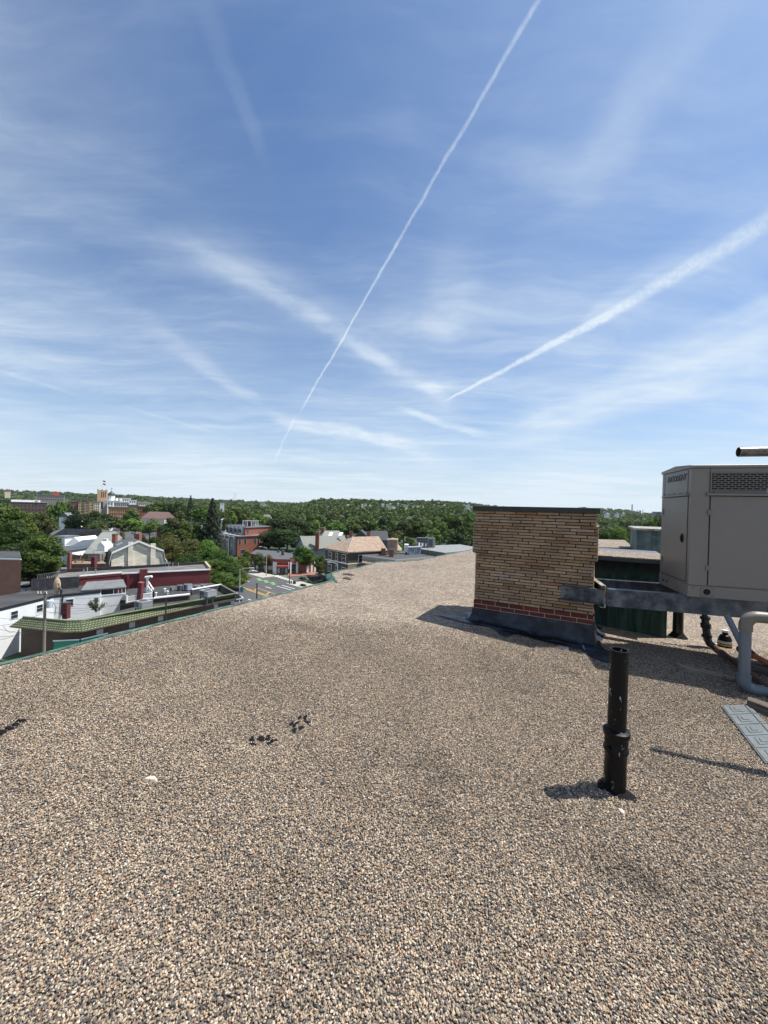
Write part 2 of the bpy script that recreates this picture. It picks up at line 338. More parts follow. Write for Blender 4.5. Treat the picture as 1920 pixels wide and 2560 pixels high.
# pebbles: nobody could count them; scattered on the part of the roof near the camera
def build_pebbles():
    Y1 = 5.6
    mb = MB(); g = []
    NS = 46; import itertools
    x0, x1, y0, y1 = -7.5, 6.6, -0.9, Y1
    nx, ny = 141, 65; vs = []
    for j in range(ny + 1):
        for i in range(nx + 1):
            x = x0 + (x1 - x0) * i / nx; y = y0 + (y1 - y0) * j / ny
            vs.append((x, y, zf((x, y)) + 0.002))
    fs = []
    for j in range(ny):
        for i in range(nx):
            x = x0 + (x1 - x0) * (i + .5) / nx; y = y0 + (y1 - y0) * (j + .5) / ny
            s = x * CS - y * SN
            if s < E0 + 0.06 or x > max(y, 0) * 1.06 + 0.6 or -x > max(y, 0) * 1.15 + 2.2: continue
            # footprint of chimney skirt and metal box
            t_ = x * SN + y * CS
            a = j * (nx + 1) + i; fs.append((a, a + 1, a + nx + 2, a + nx + 1))
    mb.add(vs, fs); o = mb.build('gravel', M_gravel); tag(o, kind='stuff')
    o['label'] = 'loose multicoloured pea gravel covering the flat roof'; 
    ng = bpy.data.node_groups.new('scatter', 'GeometryNodeTree')
    ng.interface.new_socket('Geometry', in_out='INPUT', socket_type='NodeSocketGeometry'); ng.interface.new_socket('Geometry', in_out='OUTPUT', socket_type='NodeSocketGeometry')
    n = ng.nodes; l = ng.links
    gi = n.new('NodeGroupInput'); go = n.new('NodeGroupOutput')
    ds = n.new('GeometryNodeDistributePointsOnFaces'); l.new(gi.outputs[0], ds.inputs['Mesh'])
    ps = n.new('GeometryNodeInputPosition'); sx = n.new('ShaderNodeSeparateXYZ'); l.new(ps.outputs[0], sx.inputs[0])
    mr = n.new('ShaderNodeMapRange'); l.new(sx.outputs[1], mr.inputs[0])
    for i, q in enumerate((3.2, 5.6, PEB, PEB * 0.05)): mr.inputs[i + 1].default_value = q
    l.new(mr.outputs[0], ds.inputs['Density'])
    ico = n.new('GeometryNodeMeshIcoSphere'); ico.inputs['Radius'].default_value = 1.0; ico.inputs['Subdivisions'].default_value = 2
    sm = n.new('GeometryNodeSetShadeSmooth'); l.new(ico.outputs[0], sm.inputs[0])
    sm2 = n.new('GeometryNodeSetMaterial'); l.new(sm.outputs[0], sm2.inputs[0]); sm2.inputs['Material'].default_value = M_gravel
    rs = n.new('FunctionNodeRandomValue'); rs.data_type = 'FLOAT_VECTOR'; rs.inputs[0].default_value = (0.0026, 0.0022, 0.0020); rs.inputs[1].default_value = (0.0070, 0.0049, 0.0038)
    rr = n.new('FunctionNodeRandomValue'); rr.data_type = 'FLOAT_VECTOR'; rr.inputs[0].default_value = (-0.5, -0.5, 0); rr.inputs[1].default_value = (0.5, 0.5, 6.283); rr.inputs['Seed'].default_value = 3
    ip = n.new('GeometryNodeInstanceOnPoints'); l.new(ds.outputs['Points'], ip.inputs['Points']); l.new(sm2.outputs[0], ip.inputs['Instance'])
    l.new(rr.outputs[0], ip.inputs['Rotation']); l.new(rs.outputs[0], ip.inputs['Scale'])
    sn = n.new('GeometryNodeStoreNamedAttribute'); sn.domain = 'INSTANCE'; sn.data_type = 'FLOAT'; sn.inputs['Name'].default_value = 'rnd'
    rv = n.new('FunctionNodeRandomValue'); rv.data_type = 'FLOAT'; rv.inputs['Seed'].default_value = 9
    l.new(ip.outputs[0], sn.inputs['Geometry'])
    for s_ in sn.inputs:
        if s_.name == 'Value' and s_.enabled: vin = s_
    l.new([q for q in rv.outputs if q.enabled][0], vin)
    tr = n.new('GeometryNodeTranslateInstances'); l.new(sn.outputs[0], tr.inputs[0])
    rz = n.new('FunctionNodeRandomValue'); rz.data_type = 'FLOAT_VECTOR'; rz.inputs[0].default_value = (0, 0, -0.001); rz.inputs[1].default_value = (0, 0, 0.007); rz.inputs['Seed'].default_value = 5
    l.new(rz.outputs[0], tr.inputs['Translation']); tr.inputs['Local Space'].default_value = False
    l.new(tr.outputs[0], go.inputs[0])
    md = o.modifiers.new('scatter', 'NODES'); md.node_group = ng
PEB = 22000.0
build_pebbles()

# ------------------------------------------------------------------ chimney
M_iron = bpy.data.materials.new('ironspot_brick'); M_iron.use_nodes = True
def brick_tone(m, base_rough=0.8, spots=True):
    t = NT(m.node_tree); b = t.n['Principled BSDF']; at = t.new('ShaderNodeAttribute', attribute_name='tone')
    geo = t.new('ShaderNodeNewGeometry'); pos = geo.outputs['Position']
    n = t.noise(pos, 130, 3, 0.6); sp = t.ss(n, 0.34, 0.48)
    c = t.mix(sp, (0.10, 0.06, 0.035, 1), at.outputs['Color']) if spots else at.outputs['Color']
    f = t.mr(t.noise(pos, 4, 5, 0.65), 0.25, 0.75, 0.72, 1.22); sw = t.new('ShaderNodeCombineXYZ')
    for i in range(3): t.put(sw.inputs[i], f)
    t.put(b.inputs['Base Color'], t.mix(1.0, c, sw.outputs[0], 'MULTIPLY')); b.inputs['Roughness'].default_value = base_rough
    bn = t.new('ShaderNodeBump'); bn.inputs['Strength'].default_value = 0.5; bn.inputs['Distance'].default_value = 0.004
    t.put(bn.inputs['Height'], t.noise(pos, 160, 4, 0.6)); t.put(b.inputs['Normal'], bn.outputs[0])
brick_tone(M_iron)
M_mort = mat('dark_mortar', (0.022, 0.018, 0.015), 0.95, 0, 0.4, 8)
M_mort2 = mat('pale_mortar', (0.42, 0.38, 0.32), 0.95, 0, 0.3, 8)
M_bitu = mat('bitumen', (0.012, 0.016, 0.022), 0.42, 0, 0.35, 5, 0.5, 18, spec=0.6)
M_alu = mat('aluminium_paint', (0.030, 0.040, 0.058), 0.4, 0.0, 0.35, 4, 0.6, 14, col2=(0.008, 0.010, 0.014), spec=0.35)
M_capd = mat('chimney_cap', (0.028, 0.036, 0.028), 0.7, 0, 0.4, 6, 0.3, 20)
CW, CD = 1.645, 0.95
cx0 = Vector((1.435, 6.0))             # front left corner in plan
ch_org = Vector((cx0.x, cx0.y, 0))
chim = T('brick_chimney', 'wide tan ironspot brick chimney with dark flat cap and red brick base courses', 'chimney', ch_org, rad(-29))
def ch_bricks():
    random.seed(11)
    H = 0.0433; top = 0.004; mb = MB(True); core = MB(True); red = MB(True)
    for c in range(32):
        z1 = top - c * H; z0 = z1 - H + 0.0105
        g = 0.0 if c < 4 else (0.032 if c < 15 else -0.006)
        if c < 4: g = 0.004
        x0, x1, y0, y1 = -g, CW + g, -g, CD + g
        core.box(x0 + .012, x1 - .012, y0 + .012, y1 - .012, z1 - H, z1)
        off = [0.0, 0.155, 0.07, 0.225][c % 4]
        def run(L, f):
            p = -off; 
            while p < L - 0.01:
                q = p + 0.302 + random.uniform(-.006, .006)
                a, b = max(p, 0), min(q - 0.012, L)
                if b - a > 0.03: f(a, b)
                p = q
        def tone():
            k = random.random(); m = random.uniform(0.58, 0.84)
            base = (0.47, 0.36, 0.235) if k < 0.62 else ((0.54, 0.42, 0.29) if k < 0.8 else ((0.40, 0.26, 0.14) if k < 0.93 else (0.50, 0.42, 0.36)))
            return (base[0] * m * 1.08, base[1] * m * .95, base[2] * m * .86, 1)
        def put(a, b, ax):
            j = random.uniform(-.003, .003); dz = random.uniform(-.0015, .0015)
            n0 = len(mb.Fc)
            if ax == 0: mb.box(x0 + a, x0 + b, y0 + j, y0 + .09, z0 + dz, z1 + dz)
            elif ax == 1: mb.box(x0 + a, x0 + b, y1 - .09, y1 + j, z0 + dz, z1 + dz)
            elif ax == 2: mb.box(x0 + j, x0 + .09, y0 + .093 + a, y0 + .093 + b, z0 + dz, z1 + dz)
            else: mb.box(x1 - .09, x1 + j, y0 + .093 + a, y0 + .093 + b, z0 + dz, z1 + dz)
            mb.col += [tone()] * (len(mb.Fc) - n0)
        L = x1 - x0
        for ax in (0, 1): run(L, lambda a, b: put(a, b, ax))
        for ax in (2, 3): run(y1 - y0 - .186, lambda a, b: put(a, b, ax))
    zr = top - 32 * H
    for c in range(2):
        z1 = zr - c * 0.063; z0 = z1 - 0.053; p = -[0.08, 0.0][c]
        while p < CW:
            a, b = max(p, 0), min(p + 0.197, CW); p += 0.207
            if b - a < .02: continue
            n0 = len(red.Fc); j = random.uniform(-.002, .002)
            red.box(a, b, j + .001, .09, z0, z1); red.box(a, b, CD - .09, CD + j, z0, z1)
            m = random.uniform(.8, 1.15); red.col += [(0.13 * m, 0.022 * m, 0.013 * m, 1)] * (len(red.Fc) - n0)
        p = .093
        while p < CD - .12:
            n0 = len(red.Fc); q = min(p + .197, CD - .093); red.box(0.001, .09, p, q, z0, z1); red.box(CW - .09, CW, p, q, z0, z1); p += .207
            m = random.uniform(.8, 1.15); red.col += [(0.13 * m, 0.022 * m, 0.013 * m, 1)] * (len(red.Fc) - n0)
    pm = MB(True); pm.box(.008, CW - .008, .008, CD - .008, zr - .126, zr)
    mb.build('tan_brickwork', M_iron, chim, bevel=0.0025); core.build('mortar', M_mort, chim)
    M_red = bpy.data.materials.new('red_brick_near'); M_red.use_nodes = True; brick_tone(M_red, .85, False)
    red.build('red_brick_course', M_red, chim, bevel=0.002); pm.build('pale_mortar', M_mort2, chim)
    cp = MB(True); cp.box(-.045, CW + .045, -.045, CD + .045, top + .001, .083); cp.build('cap', M_capd, chim, bevel=0.008)
    return zr - .127
zfl = ch_bricks()
# membrane flashing: an upstand that sweeps out over the gravel with a torn outline
def chz(x, y):                         # roof height in chimney frame
    w = MW[chim.name] @ Vector((x, y, 0)); return Z0 - SL * (w.x * CS - w.y * SN)
def skirt(name, m, rings, seed, top):
    random.seed(seed); mb = MB(True); per = []
    n = 22
    for i in range(n): per.append((CW * i / n, 0, 0, -1))
    for i in range(12): per.append((CW, CD * i / 12, 1, 0))
    for i in range(n): per.append((CW - CW * i / n, CD, 0, 1))
    for i in range(12): per.append((0, CD - CD * i / 12, -1, 0))
    P_ = len(per); vs = []
    ph = [random.uniform(0, 6.28) for _ in range(4)]
    for k, (o, h) in enumerate(rings):
        for i, (x, y, nx, ny) in enumerate(per):
            fx = nx; fy = ny
            if i in (0,): fx, fy = -1, -1
            if i == n: fx, fy = 1, -1
            if i == n + 12: fx, fy = 1, 1
            if i == 2 * n + 12: fx, fy = -1, 1
            w = 1.0
            if k >= len(rings) - 2:
                w = 0.75 + 0.45 * math.sin(i * 0.55 + ph[0]) + 0.25 * math.sin(i * 1.3 + ph[1]) + random.uniform(-.1, .1); w = max(w, .35) * (.4 if n < i < n + 12 else (.5 if i > 2 * n + 12 or i < 2 else 1))
                if k == len(rings) - 1: w *= 1.0
            oo = o * w; X = x + fx * oo; Y = y + fy * oo
            z = top if h is None else chz(X, Y) + h
            vs.append((X, Y, z))
    fs = [(k * P_ + i, (k + 1) * P_ + i, (k + 1) * P_ + (i + 1) % P_, k * P_ + (i + 1) % P_) for k in range(len(rings) - 1) for i in range(P_)]
    mb.add(vs, fs); return mb.build(name, m, chim, smooth=True)
skirt('membrane_flashing', M_alu, [(0.0, None), (0.012, None), (0.02, .12), (0.05, .045), (0.10, .022), (0.25, .017), (0.33, .003)], 5, zfl + .002)
# tar smears on the flashing
def blob(mb, x, y, rx, ry, seed, h=0.01, n=18, zfun=None):
    rr = random.Random(seed); ph = [rr.uniform(0, 6.3) for _ in range(3)]; vs = []; z = zfun or (lambda a, b: 0)
    for k, (f, hh) in enumerate(((1.0, 0), (.8, h * .8), (.4, h))):
        for i in range(n):
            a = 6.2832 * i / n; q = f * (1 + .22 * math.sin(2 * a + ph[0]) + .16 * math.sin(3 * a + ph[1]) + .1 * math.sin(5 * a + ph[2]))
            X = x + rx * q * math.cos(a); Y = y + ry * q * math.sin(a); vs.append((X, Y, z(X, Y) + hh))
    vs.append((x, y, z(x, y) + h)); fs = [(k * n + i, k * n + (i + 1) % n, (k + 1) * n + (i + 1) % n, (k + 1) * n + i) for k in range(2) for i in range(n)]
    fs += [(2 * n + i, 2 * n + (i + 1) % n, 3 * n) for i in range(n)]
    return mb.add(vs, fs)
ts = MB(True)
for (x, y, rx, ry, s_) in ((.55, -.11, .3, .05, 1), (.32, -.07, .15, .05, 6), (.92, -.17, .22, .07, 2), (1.25, -.10, .2, .05, 3), (.62, -.24, .14, .035, 4), (1.1, -.27, .2, .03, 8)):
    blob(ts, x, y, rx, ry, s_, .012, zfun=lambda a, b: chz(a, b) + .018)
ts.build('tar_smear', M_tar, chim, smooth=True)
fl = MB(True)
blob(fl, -.10, -.14, .30, .15, 21, .006, zfun=lambda a, b: chz(a, b) + .012); fl.build('membrane_patch', M_alu, chim, smooth=True)
fl = MB(True)
blob(fl, CW + .08, -.28, .24, .20, 24, .006, zfun=lambda a, b: chz(a, b) + .012); fl.build('membrane_patch', M_alu, chim, smooth=True)

# ------------------------------------------------------------------ steel frame and generator
M_galv = mat('galvanised_steel', (0.13, 0.155, 0.19), 0.36, 0.55, 0.4, 3.5, 0.15, 12, col2=(0.035, 0.045, 0.062), spec=0.6)
M_galv2 = mat('weathered_steel', (0.20, 0.16, 0.12), 0.5, 0.4, 0.4, 9, 0.2, 30, col2=(0.42, 0.40, 0.37))
M_bolt = mat('bolt_steel', (0.05, 0.06, 0.075), 0.4, 0.6)
M_beige = mat('beige_enamel', (0.215, 0.193, 0.170), 0.38, 0.0, 0.035, 1.5, 0.03, 90, spec=0.4)
M_beiged = mat('beige_edge', (0.17, 0.155, 0.14), 0.45, 0.0, 0.05, 3)
M_black = mat('black_plastic', (0.006, 0.006, 0.007), 0.5, 0, 0.2, 10, spec=0.2)
M_hole = mat('dark_inside', (0.006, 0.006, 0.006), 0.9)
M_rust = mat('rusty_pipe', (0.13, 0.065, 0.045), 0.75, 0.1, 0.35, 12, 0.3, 60, col2=(0.08, 0.045, 0.035))
M_redpipe = mat('orange_pipe', (0.42, 0.12, 0.05), 0.6, 0, 0.25, 12)
G = Vector((math.cos(rad(17)), -math.sin(rad(17)), 0)); GN = Vector((math.sin(rad(17)), math.cos(rad(17)), 0))
ZB = -0.976                             # top of the beams
fr_org = Vector((2.93, 5.03, ZB))
frame = T('generator_platform', 'galvanised steel beam frame carrying the beige generator beside the chimney', 'platform', fr_org, rad(-17))
def ibeam(L, y, name='beam', x0=0.0, h=0.225, w=0.10):
    m = MB(True); t = .011
    m.box(x0, x0 + L, y, y + w, -t, 0); m.box(x0, x0 + L, y, y + w, -h, -h + t); m.box(x0, x0 + L, y + .003, y + .012, -h + t, -t)
    return m.build(name, M_galv, frame, bevel=0.002)
ibeam(5.2, 0.0, x0=.03); ibeam(5.2, 0.80, x0=.03)
cb = MB(True); cb.box(-.012, .0, -.01, .92, -.24, .035); cb.box(-.06, 0.0, -.01, .92, .035, .043); cb.box(-.06, 0, -.01, .92, -.248, -.24)
cb.build('end_channel', M_galv2, frame, bevel=0.002)
for y in (.0, .80):
    a = MB(True); a.box(.001, .009, y - .06, y - .001, -.2, -.02); a.box(.001, .07, y - .009, y - .001, -.2, -.02); an = a.build('cleat', M_galv, frame)
    for z in (-.05, -.11, -.17):
        b = MB(True); b.tube([(.045, y - .009, z), (.045, y - .024, z)], .013, 6); b.build('bolt', M_bolt, an)
for (x, y) in ((1.6, .05), (3.6, .05), (2.9, .85), (4.4, .85)):
    w = MW[frame.name] @ Vector((x + (0.9 if y < .5 else 0), y, 0)); zr = Z0 - SL * (w.x * CS - w.y * SN) - ZB
    if y < .5 and x < 2: continue
    c_ = MB(True); c_.tube([(x + (0.9 if y < .5 else 0), y, zr), (x + (0.9 if y < .5 else 0), y, -.226)], .055, 16); c_.build('post', M_galv, frame, smooth=True)
# bracket bolted across the front face of the chimney (a thing hung on the chimney)
brk = T('steel_bracket', 'short galvanised channel bolted onto the front of the tan brick chimney', 'bracket', ch_org, rad(-29))
def ray_face(px, py, off=0.0):          # where a sight line meets the chimney's front face, in chimney frame
    M = MW[chim.name].inverted(); d = M.to_3x3() @ ray(px, py); o = M @ Vector((0, 0, 0)); k = (-off - o.y) / d.y; return o + d * k
q0 = ray_face(1403, 1462, .02); q1 = ray_face(1489, 1507, .02)
zt, zb_ = q0.z, q0.z - .20
b = MB(True); b.box(q0.x, CW + .10, -.012, -.0062, zb_, zt); b.box(q0.x, CW + .10, -.06, -.012, zt - .008, zt); b.box(q0.x, CW + .10, -.06, -.012, zb_, zb_ + .008)
pl = b.build('channel', M_galv, brk, bevel=0.002)
for x in (q0.x + .07, q0.x + .30):
    for z in (zb_ + .06, zt - .06):
        c_ = MB(True); c_.tube([(x, -.0125, z), (x, -.028, z)], .017, 6); c_.build('bolt', M_bolt, brk)

def CYL(mb, p0, p1, r, seg=24): return mb.tube([p0, p1], r, seg)
gen_org = Vector((3.73, 4.69, ZB + .002))
gen = T('generator', 'beige metal enclosed standby generator standing on steel beams', 'generator', gen_org, rad(-17))
GL, GD, GH = 3.4, 0.90, 1.60
def gbox(x0, x1, y0, y1, z0, z1, name, m=None, parent=None, bevel=.003):
    q = MB(True); q.box(x0, x1, y0, y1, z0, z1); return q.build(name, m or M_beige, parent or gen, bevel=bevel)
body = MB(True)                          # body with shallow crowned roof
def section(x): return [(x, .006, .141), (x, GD - .006, .141), (x, GD - .006, 1.565), (x, .006, 1.565)]
body.box(.006, GL, .006, GD - .006, .141, 1.563)
body.build('body', M_beige, gen, bevel=.004)
gbox(0, GL, 0, GD, 0, .138, 'base_skirt')
rf = MB(True); xs = (-.006, GL); prof = [(-.006, 1.566), (-.006, 1.598), (.0, 1.602), (GD * .5, 1.635), (GD, 1.602), (GD + .006, 1.598), (GD + .006, 1.566)]
vs = [(x, y, z) for x in xs for (y, z) in prof]; n = len(prof)
rf.add(vs, [tuple(range(n)), tuple(range(2 * n - 1, n - 1, -1))] + [(i, n + i, n + (i + 1) % n, (i + 1) % n) for i in range(n)]); rf.build('roof_panel', M_beige, gen, bevel=.002)
# end face (left): door, drip rail, corner posts
d1 = gbox(-.002, .008, .075, .80, .175, 1.225, 'door')
gs = MB(True)
for a in ((.066, .074, .17, 1.23), (.801, .808, .17, 1.23)): gs.box(.0035, .0055, *a)
gs.box(.0035, .0055, .066, .808, .166, .174); gs.box(.0035, .0055, .06, .81, 1.226, 1.232)
gs.box(.0035, .0055, .09, .098, 1.262, 1.55); gs.box(.0035, .0055, .80, .804, 1.262, 1.55)
gs.build('panel_gap', M_hole, gen)
h = MB(True); cy, cz = .185, .70
hp = [(-.016, cy + .032 * math.cos(a), cz + .058 * math.sin(a)) for a in [6.2832 * k / 20 for k in range(20)]]
h.add([(-.004, y, z) for _, y, z in hp] + [(-.016, cy + (y - cy) * .85, cz + (z - cz) * .9) for _, y, z in hp], [tuple(range(20, 40))] + [(i, (i + 1) % 20, 20 + (i + 1) % 20, 20 + i) for i in range(20)])
h.box(-.024, -.016, cy - .012, cy + .012, cz - .03, cz + .03); h.build('latch_handle', M_black, d1, bevel=.003)
for z in (.36, 1.03): gbox(-.012, -.002, .79, .815, z - .045, z + .045, 'hinge', M_beiged, d1)
dr = MB(True); dr.add([(.006, .05, 1.262), (-.03, .05, 1.243), (-.03, .05, 1.232), (.006, .05, 1.232), (.006, .82, 1.262), (-.03, .82, 1.243), (-.03, .82, 1.232), (.006, .82, 1.232)], [(0, 4, 5, 1), (1, 5, 6, 2), (2, 6, 7, 3), (0, 1, 2, 3), (4, 7, 6, 5)]); dr.build('drip_rail', M_beige, gen)
for y in (.10, .28, .46, .62, .79):
    q = MB(True); q.tube([(-.002, y, 1.272), (-.010, y, 1.272)], .007, 8); q.build('screw', M_bolt, gen)
for y in (.62, .74): q = MB(True); q.tube([(.001, y, .075), (-.004, y, .075)], .016, 12); q.build('lifting_hole', M_hole, gen)
# front face
d2 = gbox(.205, 1.45, -.002, .008, .155, 1.225, 'door'); d3 = gbox(1.46, 2.70, -.002, .008, .155, 1.225, 'door')
gs = MB(True)
gs.box(.195, .204, .0035, .0055, .15, 1.23); gs.box(1.451, 1.459, .0035, .0055, .15, 1.23); gs.box(2.701, 2.708, .0035, .0055, .15, 1.23)
gs.box(0.0, GL, .0035, .0055, .1385, .1405); gs.box(.19, 2.71, .0035, .0055, 1.226, 1.232); gs.box(.19, .194, .0035, .0055, 1.262, 1.563)
gs.build('panel_gap', M_hole, gen)
for z in (.36, 1.03): gbox(.175, .225, -.008, -.0025, z - .032, z + .032, 'hinge', M_beiged, d2)
dr = MB(True); dr.add([(.16, .006, 1.275), (.16, -.035, 1.252), (.16, -.035, 1.234), (.16, .006, 1.234), (2.75, .006, 1.275), (2.75, -.035, 1.252), (2.75, -.035, 1.234), (2.75, .006, 1.234)], [(1, 5, 4, 0), (2, 6, 5, 1), (3, 7, 6, 2), (0, 3, 2, 1) , (4, 5, 6, 7)]); dr.build('drip_rail', M_beige, gen)
for x in (.23, .74, 1.3):
    q = MB(True); q.tube([(x, -.002, 1.282), (x, -.009, 1.282)], .007, 8); q.build('screw', M_bolt, gen)
lv = gbox(.205, 1.3, .0, .0055, 1.295, 1.505, 'vent_opening', M_hole)
q = MB(True)
for (a, b_, c_, e) in ((.195, 1.31, 1.285, 1.295), (.195, 1.31, 1.505, 1.515), (.195, .205, 1.295, 1.505), (1.3, 1.31, 1.295, 1.505)): q.box(a, b_, -.008, .0, c_, e)
for k in range(9): q.box(.205, 1.3, -.0045, -.001, 1.303 + k * .0235, 1.309 + k * .0235)
for k in range(9):
    for j in range(16): x = .235 + j * .068 + (.034 if k % 2 else 0); q.box(x, x + .008, -.0045, -.001, 1.309 + (k - 1) * .0235, 1.303 + k * .0235) if x < 1.29 and k else None
q.build('vent_grille', M_beige, lv)
q = gbox(.135, .255, -.010, -.001, .018, .125, 'outlet_plate', M_beige, gen, .002)
r_ = MB(True); r_.tube([(.19, -.0105, .072), (.19, -.014, .072)], .036, 24); r_.build('outlet_hole', M_hole, q)
for (x, z) in ((.147, .032), (.243, .032), (.147, .113), (.243, .113)): r_ = MB(True); r_.tube([(x, -.0105, z), (x, -.015, z)], .005, 8); r_.build('rivet', M_rust, q)
q = MB(True)
for (x, z) in ((.05, .12), (.065, .122), (.055, .10)): q.tube([(x, -.001, z), (x, -.003, z)], .004, 8)
q.build('rivet_hole', M_hole, gen)
# maker's lettering on the end panel
def lettering(txt, size, parent, M, m, shear=0.0, ext=.0006, name='lettering'):
    cv = bpy.data.curves.new(name, 'FONT'); cv.body = txt; cv.size = size; cv.shear = shear; cv.extrude = ext; cv.align_x = 'CENTER'; cv.space_character = .92; cv.offset = size * .006
    o = bpy.data.objects.new(name, cv); C.objects.link(o); bpy.context.view_layer.update()
    me = bpy.data.meshes.new_from_object(o.evaluated_get(bpy.context.evaluated_depsgraph_get())); bpy.data.objects.remove(o); bpy.data.curves.remove(cv)
    me.transform(M); me.materials.clear(); me.materials.append(m); me.name = name
    o = bpy.data.objects.new(name, me); C.objects.link(o); o.parent = parent; MW[o.name] = MW[parent.name]; return o
ML = Matrix.Translation((-.0005 + .004, .43, 1.435)) @ Matrix(((0, 0, -1, 0), (-1, 0, 0, 0), (0, 1, 0, 0), (0, 0, 0, 1)))
lettering('KATOLIGHT', .108, gen, ML, M_black, .28)
ML2 = Matrix.Translation((.0035, .30, 1.412)) @ Matrix(((0, 0, -1, 0), (-1, 0, 0, 0), (0, 1, 0, 0), (0, 0, 0, 1)))

# exhaust pipe above the generator
ex0 = D(1846, 1130, 4.95); M_exh = mat('exhaust_steel', (0.10, 0.09, 0.08), 0.4, 0.7, 0.3, 10, 0.1, 30, col2=(0.2, 0.18, 0.16))
ex = T('exhaust_pipe', 'dull steel exhaust pipe pointing left above the generator roof', 'pipe', ex0)
q = MB()
def ring_tube(mb, p0, p1, ro, ri, seg=28):
    p0 = Vector(p0); p1 = Vector(p1); d = (p1 - p0).normalized(); a = d.orthogonal().normalized(); b = d.cross(a); vs = []
    for (p, r) in ((p0, ro), (p1, ro), (p1, ri), (p0, ri)):
        for k in range(seg): th = 6.2831853 * k / seg; vs.append(p + (a * math.cos(th) + b * math.sin(th)) * r)
    mb.add(vs, [(i * seg + k, i * seg + (k + 1) % seg, ((i + 1) % 4) * seg + (k + 1) % seg, ((i + 1) % 4) * seg + k) for i in range(4) for k in range(seg)])
ring_tube(q, ex0, ex0 + G * 1.9, .062, .056); q.build('pipe', M_exh, ex, smooth=True)
q = MB(); q.tube([ex0 + G * .45, ex0 + G * .47], .09, 24); q.build('flange', M_exh, ex)
q = MB(); b0 = ex0 + G * .40; q.tube([b0 + Vector((0, 0, -.055)), b0 + Vector((0, 0, -.11))], .012, 8); q.tube([b0 - G * .04 + Vector((0, 0, -.09)), b0 + G * .06 + Vector((0, 0, -.09))], .02, 8); q.build('clamp', M_rust, ex)
q = MB(); p1 = ex0 + G * 1.9; q.tube([p1, p1 + G * .15 - Vector((0, 0, .05)), p1 + G * .2 - Vector((0, 0, .6))], .062, 20); q.build('riser', M_exh, ex, smooth=True)

# vent pipe in the foreground
M_cast = mat('black_painted_iron', (0.005, 0.0055, 0.006), 0.3, 0.0, 0.3, 10, 0.15, 25, spec=0.55)
def vp_mat():
    m = bpy.data.materials.new('chipped_black_paint'); m.use_nodes = True; t = NT(m.node_tree); b = t.n['Principled BSDF']
    geo = t.new('ShaderNodeNewGeometry'); pos = geo.outputs['Position']; mp = t.new('ShaderNodeMapping'); t.put(mp.inputs['Vector'], pos); mp.inputs['Scale'].default_value = (1, 1, .35)
    k = t.ss(t.noise(mp.outputs[0], 26, 6, .72), .63, .67)
    t.put(b.inputs['Base Color'], t.mix(k, (.004, .0045, .005, 1), (.45, .47, .5, 1))); t.put(b.inputs['Roughness'], t.mr(t.noise(pos, 9, 4), .3, .7, .32, .6)); b.inputs['Specular IOR Level'].default_value = .22
    bn = t.new('ShaderNodeBump'); bn.inputs['Strength'].default_value = .25; bn.inputs['Distance'].default_value = .004; t.put(bn.inputs['Height'], t.noise(pos, 40, 4)); t.put(b.inputs['Normal'], bn.outputs[0]); return m
M_vp = vp_mat()
vb = RP(1536, 1974); vp = T('vent_pipe', 'tall black painted vent pipe with a hub collar standing in the gravel', 'pipe', vb)
tp = D(1549, 1624, vb.y); tilt = Vector((tp.x - vb.x, 0.0, tp.z - vb.z))
ax = tilt.normalized(); L = tilt.length
q = MB(); ring_tube(q, vb + ax * .30, vb + ax * L, .0545, .046, 36); q.build('upper_pipe', M_vp, vp, smooth=True)
q = MB(); pr = [(0, .068), (.05, .066), (.20, .064), (.275, .066), (.285, .074), (.30, .074), (.31, .068), (.375, .069), (.385, .078), (.415, .079), (.42, .070), (.425, .055)]
q.tube([vb + ax * (h_ - .02) for h_, _ in pr], [r for _, r in pr], 36); q.build('hub', M_vp, vp, smooth=True)
q = MB(); q.tube([vb + ax * .02, vb + ax * (L - .05)], .0457, 24); q.build('bore_shade_plug', M_hole, vp)  # solid near-black plug, the shade inside the pipe put into its colour
q = MB(); q.tube([vb + ax * .295 + Vector((-.06, -.03, 0)), vb + ax * .30 + Vector((-.088, -.045, 0))], .012, 8); q.build('set_bolt', M_vp, vp)
q = MB(); blob(q, vb.x, vb.y, .105, .09, 5, .022, zfun=lambda a, b: zf((a, b)) + .004); tb = q.build('tar_collar', M_tar, vp, smooth=True)

# copper clad bulkhead behind the chimney, the far roofs, the shed
M_cgreen = mat('dark_green_copper', (0.003, 0.010, 0.008), 0.75, 0, 0.3, 3.5, 0.15, 20, col2=(0.010, 0.040, 0.028), streak=True)
def green_streaks():
    m = M_cgreen; t = NT(m.node_tree); b = t.n['Principled BSDF']; geo = t.new('ShaderNodeNewGeometry'); pos = geo.outputs['Position']
    mp = t.new('ShaderNodeMapping'); t.put(mp.inputs['Vector'], pos); mp.inputs['Scale'].default_value = (9, 9, .8); n = t.noise(mp.outputs[0], 1.6, 5, .7)
    sp = t.new('ShaderNodeSeparateXYZ'); t.put(sp.inputs[0], pos); zz = t.m('ADD', sp.outputs[2], t.m('MULTIPLY', t.m('SUBTRACT', n, .5), .5))
    k = t.m('MULTIPLY', t.ss(zz, -.80, -.98), t.ss(n, .42, .66)); base = t.mix(t.ss(zz, -.78, -.95), (.002, .003, .003, 1), (.006, .026, .019, 1))
    t.put(b.inputs['Base Color'], t.mix(k, base, (.028, .085, .06, 1)))
green_streaks()
M_shed = mat('streaked_shed_paint', (0.045, 0.07, 0.08), 0.7, 0, 0.4, 2.5, 0.2, 20, col2=(0.10, 0.15, 0.15), streak=True)
c0 = RP(1666, 1596)
